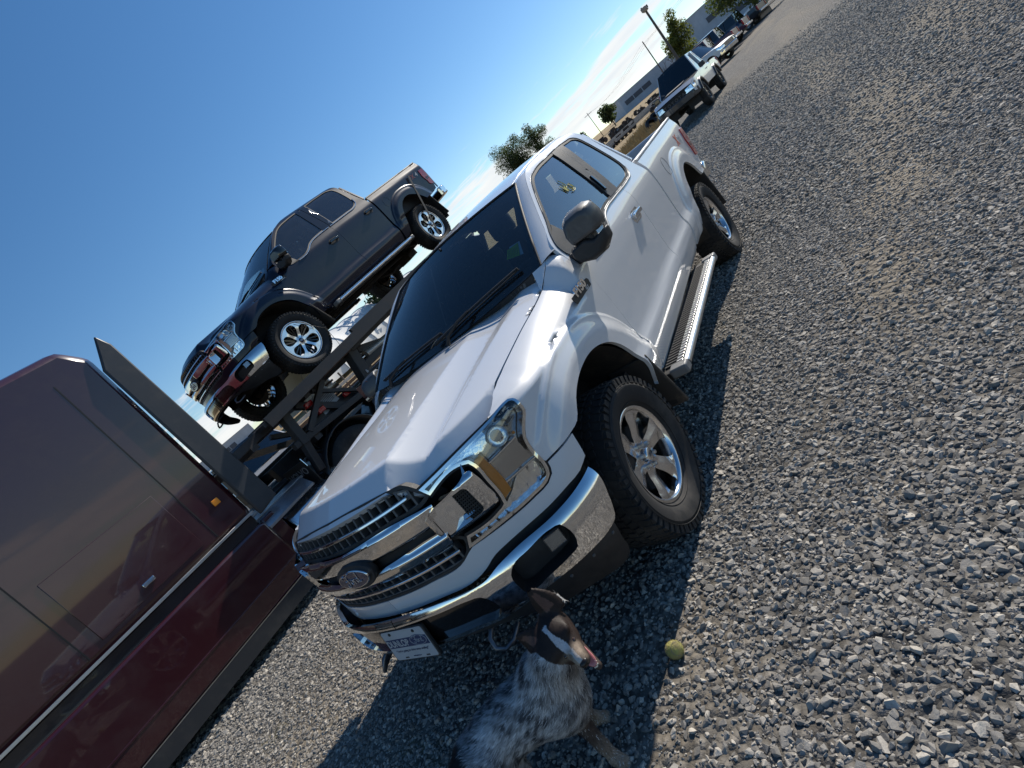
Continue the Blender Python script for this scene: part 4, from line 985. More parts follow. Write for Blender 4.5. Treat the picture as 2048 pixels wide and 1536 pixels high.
    lt = MB(); script_word(lt, Mo @ Matrix.Translation((0, .002, .0195)), .060, .0032); fixup(lt.obj('emblem_script', mat('emblem_silver',(.6,.6,.62),.25,metal=.9), gp, 60))
    # filler between valance and bumper
    for sg in (1, -1): panel('bumper_filler', [(0,.63),(1.12,.66),(1.13,.75),(.6,.74),(.5,.70),(0,.70)], offset(mirrored(fs, sg), -.03), BLACKP, root, step=.08, depth=0)
    # -------------------------------------------------------------------- plate
    if cfg.get('plate'):
        P = bpy.data.objects.new('licence_plate', None); link(P, root)
        Mp = frame3((1.006, 0, .558), (0,1,0), (-.18,0,1)) @ Matrix.Rotation(math.radians(-2), 4, 'Z')
        P.matrix_world = Mp
        pl = MB(); pl.prism(rrect(-.162,-.083,.162,.083,.012), lambda u, v, w: Vector((u, v, w)), -.018, -.004); pl.obj('plate_holder', BLACKP, P, 30, .002)
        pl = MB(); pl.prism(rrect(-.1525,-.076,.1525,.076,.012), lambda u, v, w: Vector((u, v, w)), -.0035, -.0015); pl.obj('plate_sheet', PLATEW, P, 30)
        pl = MB(); pl.prism([(-.148,-.012),(.148,-.012),(.148,.034),(-.148,.034)], lambda u, v, w: Vector((u, v, w)), -.0012, -.0008); pl.obj('plate_band', PLATEB, P, None)
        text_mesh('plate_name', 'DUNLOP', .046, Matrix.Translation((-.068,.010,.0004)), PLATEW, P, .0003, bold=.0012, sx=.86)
        n = 40; ov = MB(); ov.prism([(.085+.060*math.cos(2*math.pi*k/n), .015+.027*math.sin(2*math.pi*k/n)) for k in range(n)], lambda u, v, w: Vector((u, v, w)), -.0006, -.0001); ov.obj('plate_oval', PLATEB, P, None)
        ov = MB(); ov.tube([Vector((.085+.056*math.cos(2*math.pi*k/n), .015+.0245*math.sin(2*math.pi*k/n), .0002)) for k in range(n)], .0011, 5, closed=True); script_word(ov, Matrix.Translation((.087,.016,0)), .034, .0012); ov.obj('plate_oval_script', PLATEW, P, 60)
        text_mesh('plate_slogan', "\u201cYou're going to drive away smiling!\u201d", .0165, Matrix.Translation((0,-.030,-.0005)), PLATEB, P, .0003, shear=.25, sx=.98)
        text_mesh('plate_site', 'dunlopford.net', .0095, Matrix.Translation((.01,-.062,-.0005)), PLATEB, P, .0003)
        sc = MB()
        for u, v in ((-.088,.062),(.088,.062)): sc.lathe([(0,.004),(.006,.004),(.008,0)], (u, v, -.001), (0,0,1), 12)
        for u, v in ((-.07,-.066),(.085,-.066)): sc.box((u, v, -.001), (.024,.006,.001))
        sc.obj('plate_screw', BLACKP, P, 40)
    # -------------------------------------------------------------------- badge and decals (left and right)
    for sg in (1, -1):
        bsm = mirrored(bs, sg)
        Mb = oncurve(bsm, -.445, 1.165, (-sg, .0), .0015)
        bd = MB(); bd.prism([(-.135,-.012),(-.118,-.034),(.128,-.034),(.140,-.004),(.128,.010),(-.135,.010)], lambda u, v, w: Mb @ Vector((u, v, w)), 0, .003); bdg = bd.obj('badge', BLACKP, root, None)
        tx = text_mesh('badge_number', 'F150', .060, Mb @ Matrix.Translation((-.005,.008,.004)), CHROME, bdg, .0035, bold=.0030, sx=1.50, spacing=.92)
        text_mesh('badge_trim', cfg['trim'], .020, Mb @ Matrix.Translation((.070,-.025,.0035)), mat('badge_white',(.7,.7,.7),.3), bdg, .001, bold=.0004, sx=1.25)
        Md = oncurve(bsm, -4.19 if not crew else -4.25, 1.205 if not crew else 1.225, (-sg, 0), .0018)
        text_mesh('bed_decal', 'X', .16, Md @ Matrix.Translation((-.085,0,0)), DECALR, root, .0002, shear=.2, bold=.004) if not crew else text_mesh('bed_decal', 'FX', .125, Md @ Matrix.Translation((-.06,0,0)), mat('decal_dark_red',(.22,.03,.03),.4), root, .0002, shear=.2, bold=.003, sx=1.2)
        text_mesh('bed_decal', 'TR', .105, Md @ Matrix.Translation((.055,-.018,0)), DECALG if not crew else DECALG, root, .0002, shear=.2, bold=.003) if not crew else text_mesh('bed_decal', '4', .115, Md @ Matrix.Translation((.105,0,0)), DECALG, root, .0002, shear=.2, bold=.003, sx=1.2)
    # -------------------------------------------------------------------- bed floor, tailgate, cab back
    tg = MB(); tg.box((-4.70, 0, 1.12), (.07, 1.56, .56)); tg.obj('tailgate', PAINT, root, 30, .015)
    bf = MB(); bf.box(((gapx-4.68)/2, 0, .86), (4.66+gapx, 1.62, .05)); bf.box((gapx-.05, 0, 1.10), (.04, 1.60, .50)); bf.obj('bed_floor', BLACKP, root, None)
    cb = MB(); zr_ = roofm(cabe, .6)[2]
    cb.box((gapx+.03, 0, 1.0), (.03, 1.80, .78)); cb.box((gapx+.035, 0, zr_-.045), (.03, 1.26, .10)); 
    for s_ in (1, -1): cb.beam((gapx+.03, s_*.86, 1.38), (gapx+.045, s_*.66, zr_-.06), .14, .03, (1,0,0))
    cb.obj('cab_back', PAINT, root, 30)
    bw_ = MB(); bw_.add([(gapx+.03,.83,1.36),(gapx+.03,-.83,1.36),(gapx+.04,-.64,zr_-.07),(gapx+.04,.64,zr_-.07)], [(0,1,2,3)]); bw_.obj('rear_window', GLASS_S if not crew else GLASS_R, root, None)
    # -------------------------------------------------------------------- cabin
    ci = MB()
    ci.box(((gapx-.35)/2, 0, .62), (-gapx-.40, 1.74, .06)); ci.box((-.55, 0, .95), (.06, 1.70, .70)); ci.obj('cabin_floor', DARKIN, root, None)
    db = MB(); db.prism([(-.46,1.10),(-.50,1.285),(-.62,1.315),(-.95,1.295),(-1.06,1.25),(-1.08,1.12),(-.98,.95),(-.60,.70)], lambda u, v, w: Vector((u, w, v)), -.80, .80); db.obj('dashboard', DARKIN, root, 40, .02)
    cs = MB(); cs.box((-1.25, 0, .82), (.75, .26, .36)); cs.obj('console', DARKIN, root, 30, .03)
    for s_ in (1, -1):
        dc = MB(); dc.box((-1.30, s_*.855, .98), (1.25, .05, .66)); dc.box((-2.25 , s_*.855, 1.0), (.62, .05, .66)); dc.obj('door_card', DARKIN, root, 30, .02)
    sw = MB(); Ms = frame3((-1.13, .40, 1.22), (0,1,0), (-.45,0,1)); 
    sw.tube([Ms @ Vector((.185*math.cos(2*math.pi*k/36), .185*math.sin(2*math.pi*k/36), 0)) for k in range(36)], .016, 10, closed=True)
    sw.box(Ms @ Vector((0,0,-.03)), (.05,.16,.12), None); 
    for a in (200, 340, 270): sw.beam(Ms @ Vector((0,0,-.02)), Ms @ Vector((.18*math.cos(math.radians(a)), .18*math.sin(math.radians(a)), 0)), .03, .02)
    sw.obj('steering_wheel', RUBBER, root, 50)
    def seat(x, y, nm='seat', w=.54):
        q = MB(); q.box((x, y, .98), (.52, w, .16)); q.box((x-.26, y, 1.28), (.15, w-.02, .66), Matrix.Rotation(math.radians(-14), 3, 'Y')); so = q.obj(nm, SEATM, root, 30, .05)
        h = MB(); h.box((x-.355, y, 1.695), (.11, .27, .20), Matrix.Rotation(math.radians(-8), 3, 'Y')); h.obj('headrest', SEATM, so, 30, .045)
        h = MB(); h.tube([(x-.345,y-.06,1.56),(x-.35,y-.06,1.66)], .006, 6); h.tube([(x-.345,y+.06,1.56),(x-.35,y+.06,1.66)], .006, 6); h.obj('headrest_post', CHROME, so, 50)
    seat(-1.62, .40); seat(-1.62, -.40)
    seat(-2.36 if not crew else -2.55, .42, 'rear_seat', .6); seat(-2.36 if not crew else -2.55, -.42, 'rear_seat', .6)
    rm = MB(); rm.box((-1.13, .0, 1.74), (.03, .25, .075)); rm.tube([(-1.12,0,1.77),(-1.10,0,1.83)], .01, 6); rm.obj('inside_mirror', RUBBER, root, 30, .012)
    for s_ in (1, -1):
        bp_ = MB(); bp_.beam((-1.82, s_*.84, 1.32), (-1.98, s_*.665, 1.83), .12, .05, (1,0,0)); bp_.obj('inner_pillar', DARKIN, root, 30, .01)
        be = MB(); be.beam((-1.86, s_*.80, 1.62), (-1.74, s_*.60, 1.12), .05, .004, (1,0,0)); be.obj('seat_belt', RUBBER, root, None)
    # -------------------------------------------------------------------- underbody
    ub = MB(); ub.box((-2.0, .45, .55), (5.0, .09, .16)); ub.box((-2.0, -.45, .55), (5.0, .09, .16)); ub.box((.40, 0, .50), (.30, 1.3, .14)); ub.box((-.25, 0, .60), (.9, .7, .25)); ub.box((-1.6, 0, .52), (1.8, .5, .16))
    ub.tube([(-3.683,-.75,.40),(-3.683,.75,.40)], .055, 12); ub.tube([(0,-.72,.38),(0,.72,.38)], .045, 12); ub.box((-3.683,0,.40), (.26,.30,.28)); ub.tube([(-.5,.1,.42),(-3.6,.05,.44)], .045, 10)
    for s_ in (1, -1): ub.tube([(-3.0,s_*.52,.50),(-3.68,s_*.52,.33),(-4.4,s_*.52,.55)], .03, 6); ub.tube([(-3.6,s_*.45,.38),(-3.3,s_*.40,.85)], .03, 8); ub.tube([(.02,s_*.55,.45),(-.03,s_*.5,.95)], .045, 8)
    ub.obj('chassis', mat('chassis_black',(.018,.017,.016),.75,dirt=(.09,.07,.05),dscale=4,damt=.6), root, 40)
    eb = MB(); eb.box((.12, 0, .82), (1.10, 1.30, .50)); eb.obj('engine_bay_light_block', mat('radiator_black',(.006,.006,.007),.8), root, None)  # black box added under the hood to stop light leaks
    return wsg

def ws_pt(v, w):
    k = 1-v*v
    xb, yb, zb = -.545+.135*k, .83*v, 1.372-.022*k
    xt, yt, zt = -1.275+.13*k, .655*v, 1.812+.030*k
    s_ = w; bl = 4*s_*(1-s_)*.016
    return (xb+(xt-xb)*s_+bl*.5, yb+(yt-yb)*s_, zb+(zt-zb)*s_+bl*.9)
# ================================================================== the lot: terrain sheet, gravel
def sp(x, k=1.5): return x if x > 20*k else k*math.log(1+math.exp(x/k))
def ground_z(x, y):
    a = sp(-x-6.5); b = sp(-y-12.0, 2.0)
    h = .024*min(a, 400)+.022*min(b, 300)
    return h + .010*math.sin(x*1.7+.6*y)*math.cos(y*1.3-.4*x)*(1 if abs(x)+abs(y) < 200 else 0)
def field_edge(x):           # gravel ends and dry grass begins where y falls below this
    return -11.5 if x > -9 else -4.9 if x < -21 else -11.5+6.6*sstep(-9.0, -21.0, x)
def gravel_ground():
    M = bpy.data.materials.new('gravel_ground'); M.use_nodes = True; t = M.node_tree; b = t.nodes['Principled BSDF']; b.inputs['Roughness'].default_value = .92; b.inputs['Specular IOR Level'].default_value = .25
    g = N(t, 'ShaderNodeNewGeometry').outputs['Position']
    def noise(sc, det=6, rough=.6, vec=None, dist=0):
        n = N(t, 'ShaderNodeTexNoise', i_Scale=sc, i_Detail=det, i_Roughness=rough, i_Distortion=dist); t.links.new(vec or g, n.inputs['Vector']); return n.outputs[0]
    def ramp(v, a, b_, c=0.0, d=1.0, smooth=True):
        r = N(t, 'ShaderNodeMapRange', i_1=a, i_2=b_, i_3=c, i_4=d); r.interpolation_type = 'SMOOTHSTEP' if smooth else 'LINEAR'; t.links.new(v, r.inputs[0]); return r.outputs[0]
    def mix(f, a, b_):
        m_ = N(t, 'ShaderNodeMix', data_type='RGBA')
        for k, v in ((0, f), (6, a), (7, b_)):
            if isinstance(v, tuple): m_.inputs[k].default_value = (*v, 1)
            elif isinstance(v, (int, float)): m_.inputs[k].default_value = v
            else: t.links.new(v, m_.inputs[k])
        return m_.outputs[2]
    vo = N(t, 'ShaderNodeTexVoronoi', i_Scale=24.0); t.links.new(g, vo.inputs['Vector'])
    v2 = N(t, 'ShaderNodeTexVoronoi', i_Scale=9.0); t.links.new(g, v2.inputs['Vector'])
    sepc = N(t, 'ShaderNodeSeparateColor'); t.links.new(vo.outputs['Color'], sepc.inputs[0])
    stone = mix(sepc.outputs[0], (.088,.083,.078), (.275,.255,.228))  # stone tones darkened to carry the shadows between loose stones
    gap = ramp(vo.outputs['Distance'], .25, .6, 1, .35); stone = mix(gap, (.045,.042,.038), stone)
    sp2 = N(t, 'ShaderNodeSeparateColor'); t.links.new(v2.outputs['Color'], sp2.inputs[0])
    stone = mix(ramp(sp2.outputs[1], .55, 1.0, 0, .35), stone, (.25,.237,.215))
    dirt = mix(noise(40, 5), (.20,.165,.12), (.30,.25,.185))
    wv = N(t, 'ShaderNodeMapping'); wv.inputs['Scale'].default_value = (.11, .75, 1); wv.inputs['Rotation'].default_value = (0, 0, math.radians(3)); t.links.new(g, wv.inputs[0])
    tracks = ramp(noise(.55, 5, .6, wv.outputs[0], .4), .50, .66)
    patch = ramp(noise(.8, 7, .65), .52, .66)
    att = N(t, 'ShaderNodeAttribute', attribute_name='dirt')
    f = MATH(t, 'ADD', MATH(t, 'MULTIPLY', tracks, .42), MATH(t, 'MULTIPLY', patch, .22)); f = MATH(t, 'ADD', f, att.outputs['Fac'], clamp=True)
    col = mix(f, stone, dirt)
    weeds = MATH(t, 'MULTIPLY', ramp(noise(1.1, 7, .7), .55, .70), ramp(noise(.5, 4, .6, wv.outputs[0]), .52, .62)); col = mix(MATH(t, 'MULTIPLY', weeds, .55), col, (.155,.145,.065))
    # dry grass beyond the gravel
    gr = N(t, 'ShaderNodeAttribute', attribute_name='grass').outputs['Fac']
    gn = noise(1.3, 9, .72); straw = mix(ramp(gn, .34, .66), (.20,.135,.065), (.44,.315,.155)); straw = mix(ramp(noise(.16, 5), .45, .65, 0, .55), straw, (.255,.20,.125)); straw = mix(ramp(noise(7, 7, .75), .5, .75, 0, .5), straw, (.52,.40,.22))
    edge = ramp(MATH(t, 'ADD', gr, MATH(t, 'MULTIPLY', MATH(t, 'SUBTRACT', noise(1.6, 6), .5), .9)), .4, .6)
    col = mix(edge, col, straw)
    t.links.new(col, b.inputs['Base Color'])
    bp = N(t, 'ShaderNodeBump', i_Strength=.9, i_Distance=.03); t.links.new(MATH(t, 'ADD', MATH(t, 'MULTIPLY', vo.outputs['Distance'], -1.0), MATH(t, 'MULTIPLY', noise(90, 3), .25)), bp.inputs['Height']); t.links.new(bp.outputs[0], b.inputs['Normal'])
    return M
def dirtmask(x, y):
    v = 0.0
    for cx, cy, rx_, ry, a in ((1.16,1.17,.20,.10,1.0),(1.28,1.10,.30,.06,.8),(.80,1.07,.25,.05,.75),(.95,1.45,.10,.08,.6),(-.4,1.55,.5,.10,.7),(-1.6,2.0,.9,.24,.8),(-3.4,2.3,1.4,.34,.8),(-6.0,2.6,2.4,.4,.75),(-8.5,3.6,2.5,.5,.7),(.2,2.6,.5,.12,.6),(-11,2.2,3,.5,.7),(1.0,-1.9,.35,.16,.5),(.6,-2.4,.5,.14,.45),(.75,.95,.16,.16,.55),(1.15,.95,.2,.12,.55)):
        v = max(v, a*math.exp(-((x-cx)/rx_)**2-((y-cy)/ry)**2))
    return v
def terrain():
    def axis(lo, hi):
        a = [0.0]; 
        while a[-1] < hi: a.append(a[-1]+max(.35, abs(a[-1])*.06))
        b = [0.0]
        while b[-1] > lo: b.append(b[-1]-max(.35, abs(b[-1])*.06))
        return sorted(set(a+b))
    xs, ys = axis(-900, 120), axis(-900, 500); v = []; f = []
    for x in xs:
        for y in ys: v.append((x, y, ground_z(x, y)))
    n = len(ys)
    for i in range(len(xs)-1):
        for j in range(n-1): f.append((i*n+j, (i+1)*n+j, (i+1)*n+j+1, i*n+j+1))
    o = mesh('ground', v, f, gravel_ground(), None, 180); kind(o, 'structure')
    me = o.data; a = me.attributes.new('dirt', 'FLOAT', 'POINT'); g = me.attributes.new('grass', 'FLOAT', 'POINT')
    for i, (x, y, z) in enumerate(v):
        a.data[i].value = dirtmask(x, y)*.9
        g.data[i].value = max(0, min(1, (field_edge(x)-y)/2.0+.5))
    return o
ground = terrain()
def stone_mat():
    M = bpy.data.materials.new('crushed_stone'); M.use_nodes = True; t = M.node_tree; b = t.nodes['Principled BSDF']; b.inputs['Roughness'].default_value = .85; b.inputs['Specular IOR Level'].default_value = .3
    at = N(t, 'ShaderNodeAttribute', attribute_name='tone'); at.attribute_type = 'INSTANCER'
    cr = N(t, 'ShaderNodeValToRGB'); e = cr.color_ramp.elements; e[0].position = 0; e[0].color = (.125,.118,.109,1); e[1].position = 1; e[1].color = (.56,.515,.445,1)
    for p, c in ((.35,(.21,.198,.183,1)),(.7,(.31,.292,.265,1)),(.88,(.42,.387,.34,1))):
        k = e.new(p); k.color = c
    t.links.new(at.outputs['Fac'], cr.inputs[0])
    g = N(t, 'ShaderNodeNewGeometry').outputs['Position']
    nz = N(t, 'ShaderNodeTexNoise', i_Scale=85.0, i_Detail=6, i_Roughness=.7); t.links.new(g, nz.inputs['Vector'])
    rp = N(t, 'ShaderNodeMapRange', i_1=.42, i_2=.7, i_3=0.0, i_4=.55); t.links.new(nz.outputs[0], rp.inputs[0])
    mx = N(t, 'ShaderNodeMix', data_type='RGBA'); mx.inputs[7].default_value = (.27,.245,.205,1); t.links.new(rp.outputs[0], mx.inputs[0]); t.links.new(cr.outputs[0], mx.inputs[6]); t.links.new(mx.outputs[2], b.inputs['Base Color'])
    bp = N(t, 'ShaderNodeBump', i_Strength=.8, i_Distance=.004); t.links.new(nz.outputs[0], bp.inputs['Height']); t.links.new(bp.outputs[0], b.inputs['Normal'])
    return M
def gravel(name, zone, dens, size, seed, sel):
    """one scatter of crushed stones over the zone (x0, y0, x1, y1), standing on the ground sheet"""
    x0, y0, x1, y1 = zone; st = .12 if size < .012 else .2
    nx, ny = int((x1-x0)/st), int((y1-y0)/st); v = []; f = []; dv = []
    for i in range(nx+1):
        for j in range(ny+1):
            x, y = x0+(x1-x0)*i/nx, y0+(y1-y0)*j/ny; v.append((x, y, ground_z(x, y))); dv.append(dens*sel(x, y))
    for i in range(nx):
        for j in range(ny):
            q = (i*(ny+1)+j, (i+1)*(ny+1)+j, (i+1)*(ny+1)+j+1, i*(ny+1)+j+1)
            if max(dv[k] for k in q) > 0: f.append(q)
    SM = MATS.get('stone') or stone_mat(); MATS['stone'] = SM
    o = mesh(name, v, f, SM); kind(o, 'stuff')
    a = o.data.attributes.new('dens', 'FLOAT', 'POINT'); a.data.foreach_set('value', dv)
    G = bpy.data.node_groups.new('scatter_stones', 'GeometryNodeTree'); G.interface.new_socket('Geometry', in_out='INPUT', socket_type='NodeSocketGeometry'); G.interface.new_socket('Geometry', in_out='OUTPUT', socket_type='NodeSocketGeometry')
    gi = G.nodes.new('NodeGroupInput'); go = G.nodes.new('NodeGroupOutput'); L = G.links.new
    na = G.nodes.new('GeometryNodeInputNamedAttribute'); na.data_type = 'FLOAT'; na.inputs['Name'].default_value = 'dens'
    dp = G.nodes.new('GeometryNodeDistributePointsOnFaces'); dp.inputs['Seed'].default_value = seed; L(gi.outputs[0], dp.inputs['Mesh']); L(na.outputs[0], dp.inputs['Density'])
    jn = G.nodes.new('GeometryNodeGeometryToInstance')
    for k in range(9):
        pt = G.nodes.new('GeometryNodePoints'); pt.inputs['Count'].default_value = 12+k % 4
        rv = G.nodes.new('FunctionNodeRandomValue'); rv.data_type = 'FLOAT_VECTOR'; rv.inputs[0].default_value = (-1,-1,-1); rv.inputs[1].default_value = (1,1,1); rv.inputs['Seed'].default_value = 31*k+seed
        vm = G.nodes.new('ShaderNodeVectorMath'); vm.operation = 'NORMALIZE'; L(rv.outputs[0], vm.inputs[0])
        vs = G.nodes.new('ShaderNodeVectorMath'); vs.operation = 'MULTIPLY'; L(vm.outputs[0], vs.inputs[0]); vs.inputs[1].default_value = (1.15, .9, .68)
        L(vs.outputs[0], pt.inputs['Position'])
        ch = G.nodes.new('GeometryNodeConvexHull'); L(pt.outputs[0], ch.inputs[0])
        sm = G.nodes.new('GeometryNodeSetMaterial'); sm.inputs['Material'].default_value = SM; L(ch.outputs[0], sm.inputs[0]); L(sm.outputs[0], jn.inputs[0])
    ip = G.nodes.new('GeometryNodeInstanceOnPoints'); ip.inputs['Pick Instance'].default_value = True; L(jn.outputs[0], ip.inputs['Instance'])
    tn = G.nodes.new('FunctionNodeRandomValue'); tn.data_type = 'FLOAT'; tn.inputs['Seed'].default_value = 5+seed
    sa = G.nodes.new('GeometryNodeStoreNamedAttribute'); sa.data_type = 'FLOAT'; sa.domain = 'POINT'; sa.inputs['Name'].default_value = 'tone'; L(dp.outputs[0], sa.inputs[0]); L(tn.outputs[1], sa.inputs['Value'])
    L(sa.outputs[0], ip.inputs['Points'])
    ri = G.nodes.new('FunctionNodeRandomValue'); ri.data_type = 'INT'; ri.inputs[4].default_value = 0; ri.inputs[5].default_value = 8; ri.inputs['Seed'].default_value = 9+seed; L(ri.outputs[2], ip.inputs['Instance Index'])
    rr = G.nodes.new('FunctionNodeRandomValue'); rr.data_type = 'FLOAT_VECTOR'; rr.inputs[0].default_value = (-.6,-.6,0); rr.inputs[1].default_value = (.6,.6,6.28); rr.inputs['Seed'].default_value = 17+seed; L(rr.outputs[0], ip.inputs['Rotation'])
    rs = G.nodes.new('FunctionNodeRandomValue'); rs.data_type = 'FLOAT'; rs.inputs['Seed'].default_value = 23+seed
    pw = G.nodes.new('ShaderNodeMath'); pw.operation = 'POWER'; L(rs.outputs[1], pw.inputs[0]); pw.inputs[1].default_value = 2.6
    ma = G.nodes.new('ShaderNodeMath'); ma.operation = 'MULTIPLY_ADD'; L(pw.outputs[0], ma.inputs[0]); ma.inputs[1].default_value = size*1.75; ma.inputs[2].default_value = size*.62
    L(ma.outputs[0], ip.inputs['Scale']); L(ip.outputs[0], go.inputs[0])
    md = o.modifiers.new('scatter', 'NODES'); md.node_group = G
    return o
def seen(x, y, zmax=1e9):
    p = Vector((x, y, ground_z(x, y)))-CAM; d = p.dot(CZ)
    if d < .2: return None
    u, v = p.dot(CX)/d*1112.7/2, p.dot(CY)/d*1112.7/2
    return math.sqrt(p.dot(p)) if abs(u) < 545 and abs(v) < 415 else None
def sel_near(x, y):
    d = seen(x, y)
    if d is None or d > 6.2: return 0
    k = 1-.93*min(1, dirtmask(x, y)*1.15)
    if -1.6 < x < .9 and abs(y) < .8: k *= .5
    return k
def sel_mid(x, y):
    d = seen(x, y)
    if d is None or d <= 5.6 or d > 24: return 0
    if y < field_edge(x)+.6: return 0
    return (1-.8*min(1, dirtmask(x, y)*1.1))*(1-.78*sstep(8.5, 22.5, d))*sstep(24, 21, d)*sstep(field_edge(x)+.3, field_edge(x)+1.6, y)
gravel('gravel', (-4.0,-4.6,2.4,4.2), 4600, .0076, 1, sel_near)
gravel('gravel', (-4.0,-4.6,2.4,4.2), 820, .0108, 2, lambda x, y: sel_near(x, y)*(1.3 if y > .95 else .28))
gravel('gravel', (-22,-11.0,1.6,13), 1400, .0126, 3, sel_mid)
# ================================================================== the two pickups
white = thing('pickup_truck', 'white extended-cab pickup truck parked on the gravel beside the dog', 'pickup truck', group='full-size pickup trucks')
wsg = pickup(white, dict(paint=WHITE, crew=False, wheel='six', chrome_window=False, trim='XLT', plate=True))
blue = thing('pickup_truck', 'dark blue four-door pickup truck chained up on the car hauler deck', 'pickup truck', group='full-size pickup trucks')
pickup(blue, dict(paint=BLUE, crew=True, wheel='split', chrome_window=True, trim='LARIAT', plate=False, steer=math.radians(-2.6)))
blue.matrix_world = Matrix(((0.995,0.0657,0.0755,-2.84671923),(-0.0626,0.9971,-0.0428,-4.71297015),(-0.0781,0.0379,0.9962,1.86467921),(0,0,0,1)))
STEEL = mat('black_deck_steel', (.020,.022,.027), .48, dirt=(.085,.06,.04), dscale=5, damt=.45, bump=.0012, bscale=70)
RUST = mat('rusty_brown_beam', (.10,.052,.038), .7, var2=(.045,.03,.026), vscale=8, dirt=(.16,.09,.055), dscale=6, damt=.5, bump=.001, bscale=90)
MAROON = mat('maroon_paint', (.040,.006,.011), .30, coat=1.0, coat_rough=.03, dirt=(.10,.08,.07), dscale=3, damt=.18)
DGREY = mat('dark_grey_fairing', (.035,.040,.048), .42, dirt=(.12,.11,.10), dscale=4, damt=.25)
